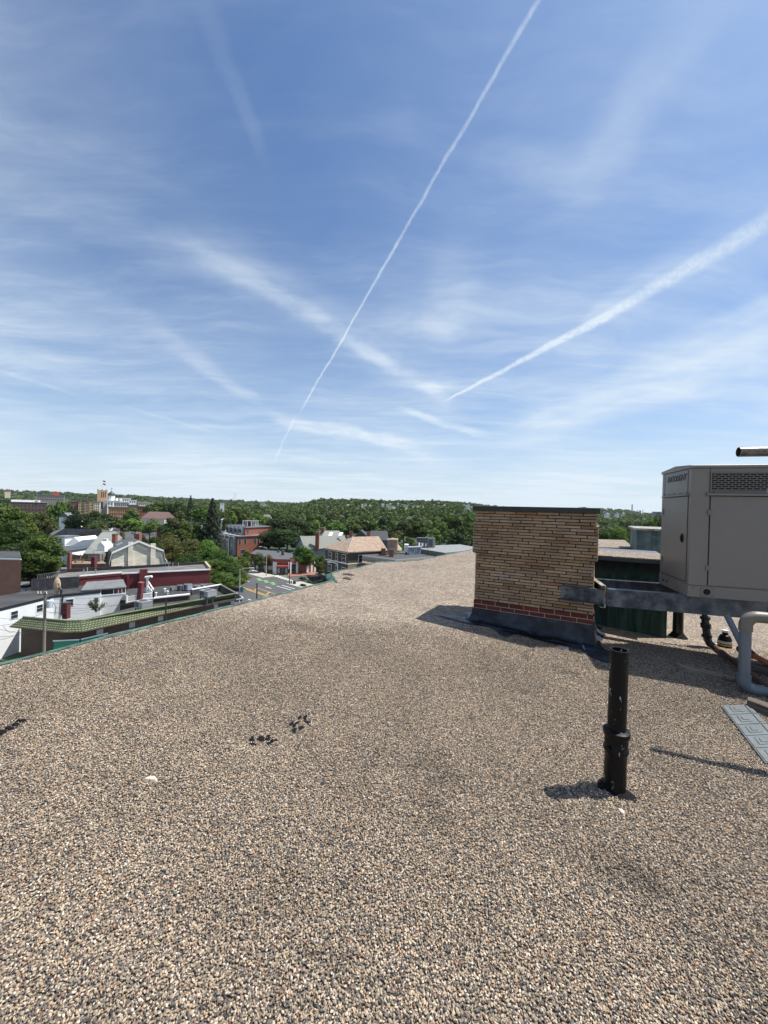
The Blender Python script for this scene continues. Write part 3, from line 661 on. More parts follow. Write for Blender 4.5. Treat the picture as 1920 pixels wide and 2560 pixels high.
bk = T('copper_bulkhead', 'dark green copper clad roof bulkhead topped with gravel behind the chimney', 'bulkhead', c0, rad(-29))
zt = -0.66 - c0.z
q = MB(True); q.box(-1.75, 0, 0, 1.0, -.12, zt - .05)
for k in range(4): q.box(-1.74 + k * .44, -1.74 + k * .44 + .012, -.012, 0, -.1, zt - .05)
q.build('copper_wall', M_cgreen, bk, bevel=.004)
q = MB(True); q.box(-1.8, .05, -.06, 1.05, zt - .05, zt); q.build('gravel_top', M_gravel_far, bk, bevel=.01)
q = MB(True); q.box(-1.8, .052, -.068, -.06, zt - .075, zt - .02); q.build('metal_edge', M_bolt, bk)
q = MB(True); 
for k in range(9): blob(q, -2.6 + k * .33, -.0, .19, .03, k, .0)
# raised gravel roof behind
def flatroof(name, label, a, b, z, depth, m_side, zbase):
    A = P(*a, z); B = P(*b, z); d = (B - A); n = Vector((SN, CS, 0)) * depth
    o = T(name, label, 'roof', (A.x, A.y, zbase)); q = MB(); q.prism([tuple(v.xy) for v in (A, B, B + n, A + n)], zbase, z - .006); q.build('side_wall', m_side, o)
    q = MB(); q.prism([tuple(v.xy) for v in (A, B, B + n, A + n)], z - .004, z + .03); q.build('gravel_top', M_gravel_far, o); return o
flatroof('raised_roof', 'raised gravel covered roof section seen past the chimney', (1330, 1365), (1584, 1373), -1.02, 4.2, M_cgreen, -2.6)
s0 = D(1590, 1392, 10.2); sh = T('roof_shed', 'small streaked grey green metal shed on the far roof left of the generator', 'shed', (s0.x, s0.y, -1.6), rad(-29))
zt = D(1590, 1325, 10.2).z + 1.6
q = MB(True); q.box(0, 2.6, 0, 2.2, -.8, zt)
for k in range(8): q.box(.02 + k * .33, .04 + k * .33, -.015, 0, -.8, zt)
q.build('wall', M_shed, sh); q = MB(True); q.box(-.06, 2.66, -.06, 2.26, zt, zt + .05); q.build('roof', M_galv2, sh)
q = MB(True); q.box(.35, 1.05, -.02, -.001, -.3, zt - .12); dd = q.build('door', M_shed, sh); q = MB(True); q.box(.42, .60, -.026, -.0205, .0, .16); q.build('vent_panel', M_hole, dd)
# low skylight curb between
k0 = D(1508, 1377, 8.6); sk = T('roof_duct', 'low flat blue grey metal duct lying between two gravel roofs', 'duct', (k0.x, k0.y, k0.z - .25), rad(-29))
q = MB(True); q.box(-.3, 1.0, 0, .5, 0, .25); q.build('casing', M_galv, sk, bevel=.01); q = MB(True); q.box(-.33, 1.03, -.03, .53, .25, .275); q.build('lid', mat('dull_lid', (.10, .11, .13), .6), sk, bevel=.005)
# black stub vent beside the bulkhead
v0 = RP(1694, 1592); sv = T('stub_vent', 'short thick black vent stub beside the copper bulkhead', 'pipe', v0)
q = MB(); q.tube([v0, v0 + Vector((0, 0, .42)), v0 + Vector((0, 0, .44))], [.07, .068, .075], 20); q.build('pipe', M_cast, sv, smooth=True)
q = MB(); q.tube([v0, v0 + Vector((0, 0, .03)), v0 + Vector((0, 0, .07))], [.13, .10, .075], 20); q.build('tar_collar', M_tar, sv, smooth=True)

# grey conduit with elbows in front of the frame
M_pvc = mat('grey_conduit', (0.13, 0.155, 0.18), 0.38, 0, 0.08, 6, 0.05, 40, spec=0.5)
M_pvcf = mat('tan_grey_fitting', (0.16, 0.14, 0.115), 0.5, 0, 0.15, 6)
YC = 4.15
def arc(p, a, b, r, n=8):               # elbow: from direction a into direction b around corner p
    a = a.normalized(); b = b.normalized(); s_ = p - a * r; c_ = s_ + b * r; return [c_ - b * r * math.cos(t) + a * r * math.sin(t) for t in [math.pi / 2 * k / n for k in range(n + 1)]]
ct = D(1865, 1540, YC); cbm = D(1868, 1722, YC); cbm.x = ct.x + .0
con = T('conduit', 'grey plastic conduit with two elbows rising beside the generator frame', 'conduit', (ct.x, ct.y, cbm.z - .07))
Gd = G
q = MB(); q.tube([ct + Gd * .17, ct + Gd * 2.2], .047, 24); q.build('upper_run', M_pvc, con, smooth=True)
q = MB(); q.tube([ct - Vector((0, 0, .14)), cbm + Vector((0, 0, .14))], .051, 24); q.build('riser', M_pvc, con, smooth=True)
q = MB(); q.tube([cbm + Gd * .17, cbm + Gd * 2.2], .047, 24); q.build('lower_run', M_pvc, con, smooth=True)
up = Vector((0, 0, 1))
q = MB(); q.tube([ct + up * -.16] + arc(ct, up, Gd, .10) + [ct + Gd * .18], .060, 24); q.build('elbow', M_pvcf, con, smooth=True)
q = MB(); q.tube([cbm + up * .16] + arc(cbm, -up, Gd, .10) + [cbm + Gd * .18], .060, 24); q.build('elbow', M_pvc, con, smooth=True)
yb = D(1852, 1618, YC + .02); ya = D(1818, 1540, YC + .35); q = MB(); q.tube([yb + Vector((.05, 0, -.05)), ya], .032, 16); q.build('branch', M_pvc, con, smooth=True)
# black pipe with joints under the frame, rusty pipe on the roof
b0 = RP(1768, 1608, .06); b1 = D(1762, 1536, b0.y)
bp = T('drain_pipe', 'black jointed pipe dropping from under the steel beam to the gravel', 'pipe', (b0.x, b0.y, b0.z - .06))
q = MB(); q.tube([b1 + Vector((-.35, .1, .03)), b1 + Vector((-.02, 0, .01)), b1 + Vector((0, 0, -.03)), b0 + Vector((0, 0, .06)), b0 + Vector((.02, -.02, 0)), b0 + Vector((.07, -.06, -.02))], [.02, .02, .045, .05, .05, .05], 16); q.build('pipe', M_cast, bp, smooth=True)
for f in (.12, .35, .42, .75): q = MB(); c_ = b1.lerp(b0, f); q.tube([c_ + up * .018, c_ - up * .018], .062, 16); q.build('coupling', M_cast, bp)
r0_ = b0 + Vector((.06, -.05, -.02)); r1 = RP(1925, 1722, .05); dirr = (r1 - r0_).normalized()
rp = T('rusty_pipe', 'long rusty brown iron pipe lying on the gravel under the frame', 'pipe', r0_)
q = MB(); q.tube([r0_, r1 + dirr * .8], .030, 16); q.build('pipe', M_rust, rp, smooth=True)
o0 = RP(1878, 1636, .16); o1 = RP(1925, 1660, .14); dd_ = (o1 - o0).normalized()
op = T('orange_pipe', 'orange red pipe with dark valve behind the grey conduit', 'pipe', o0)
q = MB(); q.tube([o0, o1 + dd_ * .7], .034, 16); q.build('pipe', M_redpipe, op, smooth=True)
q = MB(); q.tube([o0 - dd_ * .16, o0 - dd_ * .10, o0 - dd_ * .02, o0 + dd_ * .03], [.05, .065, .06, .045], 16); q.tube([o0 - dd_ * .06, o0 - dd_ * .06 + up * .09], .022, 10); q.build('valve', M_bolt, op, smooth=True)
# timber sleepers
def wood_mat(name, c1, c2):
    m = bpy.data.materials.new(name); m.use_nodes = True; t = NT(m.node_tree); b = t.n['Principled BSDF']; tcn = t.new('ShaderNodeTexCoord'); mp = t.new('ShaderNodeMapping'); t.put(mp.inputs['Vector'], tcn.outputs['Object']); mp.inputs['Scale'].default_value = (1.2, 28, 28)
    n = t.noise(mp.outputs[0], 2.2, 6, .7); t.put(b.inputs['Base Color'], t.mix(t.ss(n, .35, .62), (*c1, 1), (*c2, 1))); b.inputs['Roughness'].default_value = .9
    bn = t.new('ShaderNodeBump'); bn.inputs['Strength'].default_value = .8; bn.inputs['Distance'].default_value = .006; t.put(bn.inputs['Height'], n); t.put(b.inputs['Normal'], bn.outputs[0]); return m
M_wood = wood_mat('weathered_wood', (.045, .033, .027), (.28, .22, .175)); M_wood2 = wood_mat('dark_sleeper', (.035, .028, .024), (.15, .11, .085))
def plank(name, label, a, b, w, h, m, lift=0.0, ext=0.0):
    a = RP(*a); b = RP(*b); d = b - a; L = d.length + ext; rz = math.atan2(d.y, d.x)
    o = T(name, label, 'plank', a, rz); o.rotation_euler = (0, -math.asin(d.z / d.length), rz); MW[o.name] = Matrix.Translation(a)
    q = MB(True); rr = random.Random(7); n = 12; vs = []
    for i in range(n + 1):
        x = L * i / n; e = 0.0 if 0 < i < n else -.2
        for (y, z) in ((-w / 2, 0), (w / 2, 0), (w / 2, h), (-w / 2, h)): vs.append((x + rr.uniform(-.01, .01) * (i in (0, n)) * 3, y * (1 + e) + rr.uniform(-.006, .006), lift + z + rr.uniform(-.004, .004) * (z > 0)))
    q.add(vs, [(0, 3, 2, 1), (n * 4, n * 4 + 1, n * 4 + 2, n * 4 + 3)] + [(i * 4 + j, i * 4 + (j + 1) % 4, i * 4 + 4 + (j + 1) % 4, i * 4 + 4 + j) for i in range(n) for j in range(4)])
    p_ = q.build('board', m, o, bevel=.003); return o
plank('weathered_plank', 'thin split grey weathered plank lying on sunlit gravel below the frame', (1696, 1672), (1846, 1708), .10, .05, M_wood, .004)
plank('timber_sleeper', 'dark heavy timber sleeper under the pipes right of the conduit', (1872, 1678), (1925, 1690), .14, .10, M_wood2, 0, 1.2)
plank('timber_sleeper', 'dark heavy timber sleeper in shade carrying the lower conduit elbow', (1872, 1768), (1930, 1790), .12, .09, M_wood2, 0, 1.2)
# bottle
bt0 = RP(1812, 1616); bo = T('black_bottle', 'small black bottle with white cap and yellow band standing on gravel', 'bottle', bt0)
k = bt0.y / F; pr = [(0, 18), (4, 19), (16, 18), (20, 17), (28, 13), (30, 8), (36, 7)]
q = MB(); q.tube([bt0 + up * (h_ * k) for h_, _ in pr], [r * k * .78 for _, r in pr], 18); q.build('body', M_black, bo, smooth=True)
q = MB(); q.tube([bt0 + up * (36.2 * k), bt0 + up * (41 * k)], 6.5 * k, 14); q.build('cap', mat('white_cap', (.7, .7, .72), .4), bo)
q = MB(); q.tube([bt0 + up * (4 * k), bt0 + up * (7 * k)], 15.4 * k, 18); q.build('yellow_band', mat('yellow_band', (.55, .36, .03), .5), bo)
q = MB(); q.tube([bt0 + up * (9 * k), bt0 + up * (15 * k)], 14.9 * k, 18); q.build('paper_label', mat('label_grey', (.4, .4, .42), .6, var=.4, scale=60), bo)
# embossed metal walkway panel
def panel():
    A = RP(1803, 1766, .015); B = RP(1858, 1764, .015); Cc = RP(1912, 1908, .015); Dn = RP(2010, 1880, .015)
    o = T('metal_panel', 'grey embossed metal panel lying on the gravel at the right edge', 'panel', A)
    ex = (RP(1912, 1908, .012) - RP(1803, 1766, .012)); L = ex.length; ex = ex.normalized(); nrm = Vector((SL * CS, -SL * SN, 1)).normalized(); ey = RP(1860, 1764, .012) - RP(1803, 1766, .012); Wd = ey.length * 1.25; ey = ey.normalized()
    def pt(u, v, h): return A + ex * u + ey * v + nrm * h
    q = MB(); NU = 5
    def bx(u0, u1, v0, v1, h0, h1, mb): mb.add([pt(u0, v0, h0), pt(u1, v0, h0), pt(u1, v1, h0), pt(u0, v1, h0), pt(u0, v0, h1), pt(u1, v0, h1), pt(u1, v1, h1), pt(u0, v1, h1)], [(0, 3, 2, 1), (4, 5, 6, 7), (0, 1, 5, 4), (1, 2, 6, 5), (2, 3, 7, 6), (3, 0, 4, 7)])
    bx(0, L, 0, Wd, 0, .006, q)
    for i in range(NU):
        u0 = L * i / NU; u1 = L * (i + 1) / NU; bx(u0 + .006, u1 - .006, .012, Wd - .01, .0065, .012, q)
        w = u1 - u0
        bx(u0 + w * .22, u1 - w * .22, Wd * .22, Wd * .62, .0125, .018, q); bx(u0 + w * .34, u1 - w * .34, Wd * .32, Wd * .52, .0185, .024, q); bx(u0 + w * .1, u1 - w * .1, Wd * .78, Wd * .86, .0125, .02, q)
    q.build('sheet', mat('zinc_sheet', (.15, .17, .18), .45, .3, .12, 8, .1, 30), o, bevel=.002)
panel()
# unseen pipe added right of the frame only to cast its shadow into view
def rail():
    a = Vector((2.1, 2.97, 0)); b = Vector((3.3, 2.62, 0)); h = 2.1
    def up_(p, hh): q = Vector((p.x + hh * SUN.x / SUN.z, p.y + hh * SUN.y / SUN.z, 0)); q.z = zf((q.x, q.y)) + hh; return q
    A = up_(a, h); Bq = up_(b, h); o = T('shadow_casting_pipe', 'added horizontal pipe on a post, unseen beyond the right edge, casting a shadow', 'conduit', (Bq.x, Bq.y, zf((Bq.x, Bq.y))))
    q = MB(); q.tube([A, Bq], [.03, .03], 14); q.build('pipe', M_pvc, o, smooth=True)
    q = MB(); q.tube([A.lerp(Bq, .35) - up * .07, Bq - up * .09], .035, 14); q.build('pipe', M_pvc, o, smooth=True)
    q = MB(); q.tube([Bq, Vector((Bq.x, Bq.y, zf((Bq.x, Bq.y))))], .03, 14); q.build('post', M_pvc, o, smooth=True)
rail()
ORD = ['first', 'second', 'third', 'fourth', 'fifth', 'sixth', 'seventh', 'eighth', 'ninth', 'tenth', 'eleventh', 'twelfth', 'thirteenth', 'fourteenth', 'fifteenth', 'sixteenth', 'seventeenth', 'eighteenth', 'nineteenth', 'twentieth', 'twenty-first', 'twenty-second', 'twenty-third', 'twenty-fourth', 'twenty-fifth', 'twenty-sixth', 'twenty-seventh', 'twenty-eighth']
# litter on the gravel
M_stone = mat('pale_stone', (.50, .42, .35), .85, 0, .15, 20); M_bitch = mat('dark_chip', (.05, .035, .03), .8)
def chip(px, py, rx, ry, h, m, name, label, group=None, cat='stone', seed=1):
    c = RP(px, py); q = MB(); blob(q, c.x, c.y, rx, ry, seed, h, 14, lambda a, b: zf((a, b)) + .006); o = q.build(name, m); o.location = (0, 0, 0)
    me = o.data; me.transform(Matrix.Translation(-c)); o.location = c; tag(o, label, cat, group); return o
chip(378, 1952, .032, .022, .016, M_stone, 'stone_chip', 'flat pinkish stone chip lying on the left part of the gravel', seed=3)
chip(1554, 2032, .014, .028, .010, M_stone, 'stone_chip', 'narrow pale chip on gravel just below the black vent pipe', seed=4)
chip(1394, 2001, .016, .012, .012, M_bitch, 'dark_pebble', 'dark brown round lump on gravel left of the vent pipe base', seed=6)
tl = [(630, 1851, 18, 12), (653, 1850, 24, 13), (671, 1843, 10, 8), (671, 1850, 15, 8), (681, 1854, 12, 7), (690, 1853, 10, 6), (633, 1863, 20, 5), (673, 1861, 18, 6),
      (749, 1796, 10, 8), (763, 1797, 14, 12), (768, 1808, 16, 8), (744, 1809, 8, 6), (752, 1822, 16, 10), (735, 1829, 17, 12), (729, 1812, 12, 12), (736, 1816, 12, 10)]
tl = sorted(tl[:8]) + sorted(tl[8:])
for i, (x, y, w, h) in enumerate(tl):
    k = RP(x, y).y / F
    chip(x, y, w * k * .42, h * k * .95, .007, M_tar, 'tar_lump', 'small black tar lump, ' + ORD[i % 8] + ' counted in the ' + ('upper right' if i > 7 else 'lower left') + ' cluster on mid gravel', 'tar lumps in the ' + ('right' if i > 7 else 'left') + ' cluster', 'tar', i + 10)
for i, (x, y, w, h) in enumerate([(4, 1834, 26, 8), (22, 1824, 22, 6), (38, 1815, 20, 5), (54, 1805, 22, 4)]):
    k = RP(x, y).y / F
    chip(x, y, w * k * .5, h * k * 1.3, .012, M_tar, 'tar_lump', ORD[i] + ' piece from the left of the dark tar streak at the left picture edge', 'tar streak at the left edge', 'tar', i + 40)
for i, (x, y, w, h) in enumerate([(872, 1437, 26, 3), (868, 1447, 20, 3.5)]):
    k = RP(x, y).y / F; chip(x, y, w * k * .5, h * k * 3.5, .02, M_bitch, 'membrane_patch', ['long bare dark patch along the far roof edge', 'smaller bare dark patch in front of the far roof corner'][i], None, 'roof patch', i + 60)
# ------------------------------------------------------------------ terrain
GZ = -22.0
def sstep(x, a, b): t = min(max((x - a) / (b - a), 0), 1); return t * t * (3 - 2 * t)
def hprof(az, r):                       # hills round the town; az = x / y
    px = 960 + az * 962
    def lerp(tab):
        if px <= tab[0][0]: return tab[0][1]
        for (a, va), (b, vb_) in zip(tab, tab[1:]):
            if px <= b: return va + (vb_ - va) * (px - a) / (b - a)
        return tab[-1][1]
    mid = lerp([(-400, 0), (0, -6), (150, -12), (400, -8), (600, -6), (740, 0), (800, 15), (900, 18), (1100, 18), (1190, 13), (1250, 6), (1400, -10), (2400, -14)])
    far = lerp([(-400, 60), (0, 26), (60, 22), (150, 27), (250, 25), (400, 20), (560, 12), (700, 8), (900, 6), (1190, -2), (1350, 2), (1480, 22), (1560, 16), (1600, -6), (2400, -10)])
    z = GZ; z += (mid - GZ) * sstep(r, 420, 1150); z += (far - mid) * sstep(r, 1500, 2700) * 1.0
    return z + 2.5 * math.sin(az * 23 + r * .004) * sstep(r, 700, 1500)
def terr(x, y): return hprof(x / max(y, 1), math.hypot(x, y)) if y > 1 else GZ
def ground():
    rs = [0, 25, 60, 120, 220, 340, 420, 500, 600, 700, 800, 900, 1000, 1100, 1250, 1400, 1600, 1800, 2000, 2200, 2450, 2700, 3000, 3600, 4500, 6500, 12000, 20000]
    mb = MB(); na = 180; vs = [(0, 0, GZ)]; fs = []
    for r in rs[1:]:
        for i in range(na):
            a = 2 * math.pi * i / na; x, y = r * math.sin(a), r * math.cos(a)
            if y > 0 and abs(x) < 3 * y: z = hprof(x / y, r)
            else: z = GZ
            if r > 4000: z = min(z, GZ + 20) if r < 6000 else GZ
            vs.append((x, y, z))
    for k in range(len(rs) - 1):
        for i in range(na):
            j = (i + 1) % na
            if k == 0: fs.append((0, 1 + j, 1 + i))
            else: a = 1 + (k - 1) * na; b = 1 + k * na; fs.append((a + i, a + j, b + j, b + i))
    mb.add(vs, fs)
    m = bpy.data.materials.new('town_ground'); m.use_nodes = True; t = NT(m.node_tree); b = t.n['Principled BSDF']; geo = t.new('ShaderNodeNewGeometry'); pos = geo.outputs['Position']
    ln = t.v('LENGTH', pos); k = t.ss(t.m('ADD', ln, t.m('MULTIPLY', t.noise(pos, .02, 4), 60)), 150, 260)
    g = t.mix(t.ss(t.noise(pos, .12, 5), .45, .6), (.045, .07, .02, 1), (.13, .12, .10, 1))
    w = t.mix(t.ss(t.noise(pos, .05, 6, .7), .35, .65), (.018, .032, .012, 1), (.04, .065, .022, 1))
    t.put(b.inputs['Base Color'], t.mix(k, g, w)); b.inputs['Roughness'].default_value = .95
    tag(mb.build('ground', m, smooth=False), kind='structure')
ground()
M_asph = mat('asphalt', (.075, .075, .078), .9, 0, .2, .5, .2, 3); M_asph2 = mat('asphalt_yard', (.12, .12, .118), .9, 0, .25, .3)
M_conc = mat('concrete', (.36, .34, .30), .9, 0, .15, .6); M_bpav = mat('brick_paving', (.25, .12, .08), .9, 0, .2, 2)
M_wpaint = mat('road_white', (.75, .75, .72), .8, 0, .15, 1.5); M_ypaint = mat('road_yellow', (.48, .29, .08), .8, 0, .15, 1.5); M_gpaint = mat('road_green', (.15, .36, .12), .8, 0, .15, 2)
def xy(v): return (v[0], v[1])
def sheet(name, polys, z, m, kind='structure', th=None):
    mb = MB()
    for p in polys: mb.prism([xy(q) for q in p], z - (th or .0035), z)
    return tag(mb.build(name, m), kind=kind)
def ribbon(cl, w0, w1):
    pts = [Vector((p[0], p[1])) for p in cl]; L = []; Rr = []
    for i, p in enumerate(pts):
        d = (pts[min(i + 1, len(pts) - 1)] - pts[max(i - 1, 0)]).normalized(); n = Vector((d.y, -d.x)); L.append(p + n * w0); Rr.append(p + n * w1)
    return [[L[i], L[i + 1], Rr[i + 1], Rr[i]] for i in range(len(pts) - 1)]
main_cl = [(60, 8), (20, 48), (-26.5, 93.3), (-37, 102.8), (-62, 130), (-95, 170), (-135, 222), (-205, 312), (-330, 480)]
MD = Vector((-.73, .683)); MN = Vector((.683, .73))          # along the main street, away from the kerb with our roof's side
def MS(a, n): q = Vector((-37, 102.8)) + MD * a + MN * n; return (q.x, q.y)
# pavements are real steps either side of the carriageway
def ribs(name, a, b, z, m): 
    mb = MB()
    for q in ribbon(main_cl, a, b): mb.prism([xy(v) for v in q], z - .2, z)
    return tag(mb.build(name, m), kind='structure')
sheet('road', ribbon(main_cl, -11.5, 11.0), GZ + .06, M_asph)
cross = [(-33, 112.5), (-20, 124), (40, 176), (120, 250)]
CR = Vector((.755, .655)); CRN = Vector((.655, -.755))
sheet('side_road', ribbon([(-32, 110), (-14, 126), (40, 173), (120, 243)], -4.5, 4.5), GZ + .064, M_asph)
ribs('pavement', -14.5, -11.5, GZ + .18, M_conc)
mb = MB()
for q in ribbon([MS(-60, 0), MS(-3.5, 0)], -14.5, -11.0): pass
def strip_m(a0, a1, n0, n1): return [MS(a0, n0), MS(a1, n0), MS(a1, n1), MS(a0, n1)]
mb = MB(); mb.prism(strip_m(-70, -3, 11.0, 16), GZ - .1, GZ + .18); tag(mb.build('pavement', M_conc), kind='structure')
mb = MB(); mb.prism(strip_m(9, 26, 10.5, 15.5), GZ - .1, GZ + .18); tag(mb.build('pavement', M_conc), kind='structure')
mb = MB(); mb.prism(strip_m(26, 120, 11.5, 14.5), GZ - .1, GZ + .18); tag(mb.build('pavement', M_conc), kind='structure')
b0_, b1_ = P(722, 1441, GZ), P(800, 1434, GZ); mb = MB(); mb.prism([xy(P(718, 1436, GZ)), xy(P(722, 1443, GZ)), xy(P(800, 1437, GZ)), xy(P(796, 1430, GZ))], GZ - .1, GZ + .184); tag(mb.build('brick_pavement', M_bpav), kind='structure')
# painted markings
Z1 = GZ + .072
sheet('yellow_marking', [strip_m(-60, 6, -.9, -.6), strip_m(-60, 6, -.3, 0), strip_m(-60, -3, 2.0, 2.2)] + [[MS(a, -.3), MS(a + .5, -.3), MS(a + 2.6, 2.0), MS(a + 2.1, 2.0)] for a in (-24, -18, -12, -6)], Z1, M_ypaint)
sheet('lane_marking', [strip_m(a, a + 3, 4.6, 4.8) for a in (-36, -26, -16, -6, 6, 16, 26)] + [strip_m(-60, -4, 7.4, 7.6), strip_m(-60, -4, 9.0, 9.2), strip_m(24, 60, 7.4, 7.6)] + [strip_m(a, a + 3, -5.6, -5.4) for a in (-36, -26, -16, -6, 4, 14)], Z1, M_wpaint)
sheet('bicycle_marking', [[MS(a, 7.7 + .7 * (i % 2)), MS(a + 1.5, 7.7 + .7 * (i % 2)), MS(a + 1.5, 8.8 + .7 * (i % 2)), MS(a, 8.8 + .7 * (i % 2))] for i, a in enumerate([-2 + 1.9 * k for k in range(6)])] + [[xy(P(x, y, GZ)), xy(P(x + 10, y + 2.4, GZ)), xy(P(x + 7, y + 3.6, GZ)), xy(P(x - 3, y + 1, GZ))] for x, y in ()], Z1, M_gpaint)
sheet('crosswalk_marking', [[xy(P(680 + 7.2 * i, 1439.5 + 2.1 * i, GZ)), xy(P(697 + 6.2 * i, 1438.8 + 2.15 * i, GZ)), xy(P(697 + 6.2 * i, 1439.9 + 2.15 * i, GZ)), xy(P(680 + 7.2 * i, 1440.6 + 2.1 * i, GZ))] for i in range(9)], Z1 + .006, M_wpaint)
sheet('parking_yard', [[(-150, 95), (-75, 72), (-68, 110), (-120, 140)]], GZ + .05, M_asph2)

# ------------------------------------------------------------------ materials for the town
M_glass = mat('dark_window', (.03, .04, .05), .12, 0, .3, 1, spec=.8); M_white = mat('white_trim', (.80, .80, .78), .6, 0, .08, .5)
M_blackroof = mat('black_membrane', (.035, .036, .038), .8, 0, .3, .35, .1, 2, col2=(.055, .055, .055)); M_greyroof = mat('grey_shingle', (.16, .165, .17), .9, 0, .12, .8, .2, 4, col2=(.13, .135, .14))
M_greyroof2 = mat('green_grey_shingle', (.20, .205, .185), .9, 0, .12, .8, .2, 4); M_slate = mat('dark_slate', (.075, .085, .09), .8, 0, .15, 1)
M_clap = mat('white_clapboard', (.80, .80, .79), .8, 0, .05, 1); M_wbrick = brick('white_painted_brick', (.80, .81, .81), (.74, .76, .77), (.66, .68, .69), var=.08)
M_maroon = brick('maroon_painted_brick', (.17, .032, .034), (.14, .028, .03), (.10, .025, .025), .5, .3, .03, .3)
M_rbrick = brick('red_brick_wall', (.28, .085, .055), (.23, .07, .045), (.22, .12, .09), .6, .3, .02, .15)
M_bbrick = brick('brown_brick_wall', (.24, .105, .07), (.20, .09, .06), (.14, .08, .06), .6, .3, .03, .2)
M_dbrick = brick('dark_brown_brick', (.085, .055, .035), (.07, .045, .03), (.05, .035, .03), .5, .25, .03, .2)
M_obrick = brick('orange_brick', (.42, .20, .09), (.36, .16, .07), (.3, .18, .1), .8, .4, .04)
M_stonew = brick('white_washed_stone', (.80, .75, .62), (.70, .65, .53), (.40, .36, .29), .95, .34, .03, .28)
M_tile = brick('green_glazed_tile', (.25, .28, .14), (.19, .22, .11), (.035, .045, .022), .36, .21, .075, .2)
M_tan = mat('tan_stucco', (.33, .25, .16), .9, 0, .08, .4); M_brownst = mat('brown_stucco', (.075, .062, .042), .9, 0, .1, .4)
M_tanroof = mat('tan_shingle', (.33, .245, .18), .9, 0, .15, 1.2, .2, 4, col2=(.25, .18, .13)); M_steelg = mat('grey_panel', (.30, .33, .38), .5, 0, .1, 1)
M_metal = mat('galvanised_unit', (.33, .34, .35), .45, .3, .15, 1); M_dmetal = mat('dark_unit', (.09, .09, .09), .6, .2, .2, 1); M_black2 = mat('black_iron', (.02, .02, .022), .5)
M_fence = mat('black_screen', (.035, .035, .04), .8, 0, .35, .8, col2=(.055, .055, .06)); M_woodg = mat('grey_timber', (.22, .17, .12), .9, 0, .25, 1)
M_greenp = mat('green_panel', (.015, .20, .12), .5, 0, .1, 1); M_cream = mat('cream_wall', (.62, .55, .43), .9, 0, .1, .3); M_redp = mat('red_paint', (.48, .04, .03), .6); M_pole = mat('wood_pole', (.20, .17, .135), .9, 0, .2, 2)
M_lgrey = mat('lamp_pole', (.48, .49, .48), .5, .2, .05, 1); M_bay = mat('blue_grey_siding', (.20, .24, .29), .8, 0, .1, .5)
def Bld(name, label, pts, z, cat='building', group=None):
    c = sum((Vector((p[0], p[1], 0)) for p in pts), Vector()) / len(pts); return T(name, label, cat, (c.x, c.y, z), 0, group)
def part(o, name, m, fn, **kw): q = MB(); fn(q); return q.build(name, m, o, **kw)
def win(o, A, B, u, w, z0, z1, fr=None, fw=.12, name='window'):
    A = Vector((A[0], A[1])); B = Vector((B[0], B[1])); L = (B - A).length; d = (B - A) / L
    a = A + d * (u * L - w / 2); b = A + d * (u * L + w / 2); q = MB(); q.slab(a, b, z0, z1, .05, .002); f = q.build(name, fr or M_white, o)
    a2 = a + d * fw; b2 = b - d * fw; q = MB(); zm = (z0 + z1) / 2
    q.slab(a2, b2, z0 + fw, zm - .04, .03, .054); q.slab(a2, b2, zm + .04, z1 - fw, .03, .054); q.build('pane', M_glass, f); return f
def hip(q, c, ze, r, zr, th=.25):
    vs = [(*xy(p), ze) for p in c] + [(*xy(p), zr) for p in r] + [(*xy(p), ze - th) for p in c]
    q.add(vs, [(0, 1, 5, 4), (1, 2, 5), (2, 3, 4, 5), (3, 0, 4), (6, 7, 1, 0), (7, 8, 2, 1), (8, 9, 3, 2), (9, 6, 0, 3), (9, 8, 7, 6)])
def inset(c, f): m = sum((Vector(xy(p)) for p in c), Vector((0, 0))) / len(c); return [m + (Vector(xy(p)) - m) * f for p in c]
def stack(o, base, w, h, m=None, name='chimney', cap=True):
    b = Vector(base); c = part(o, name, m or M_rbrick, lambda q: q.box(b.x - w / 2, b.x + w / 2, b.y - w / 2, b.y + w / 2, b.z - .3, b.z + h))
    if cap: part(c, 'cap', M_dmetal, lambda q: q.box(b.x - w / 2 - .06, b.x + w / 2 + .06, b.y - w / 2 - .06, b.y + w / 2 + .06, b.z + h + .002, b.z + h + .12))
    return c

# ---- green tiled storefront along the near street
ZE = -17.2; ZTp = -16.2
FE = [P(25, 1565, ZE), P(160, 1580, ZE), P(207, 1578, ZE), P(604, 1492, ZE)]; FT = [P(58, 1543, ZTp), P(168, 1553, ZTp), P(206, 1552, ZTp), P(590, 1484, ZTp)]
dS = (FE[3] - FE[2]).normalized(); nS = Vector((-dS.y, dS.x, 0))
sf = Bld('storefront_building', 'long single storey shop row with green tile skirt roof and flat black roof', FE, GZ)
def tile(q):
    for i in range(3): q.add([FE[i], FE[i + 1], FT[i + 1], FT[i]], [(0, 1, 2, 3)])
    e = FE[3] + nS * 6; tt = P(552, 1463, ZTp); q.add([FE[3], e, tt + nS * .5, FT[3]], [(0, 1, 2, 3)])
    for i in range(3): q.add([FE[i], FE[i + 1], FE[i + 1] - Vector((0, 0, .18)), FE[i] - Vector((0, 0, .18))], [(0, 3, 2, 1)])
part(sf, 'tiled_skirt', M_tile, tile)
part(sf, 'ridge_tiles', mat('ridge_tile', (.13, .17, .085), .7), lambda q: [q.tube([FT[i] + up * .05, FT[i + 1] + up * .05], .12, 8) for i in range(3)])
part(sf, 'eave_gutter', M_dbrick, lambda q: [q.tube([FE[i] - up * .1, FE[i + 1] - up * .1], .09, 8) for i in range(3)])
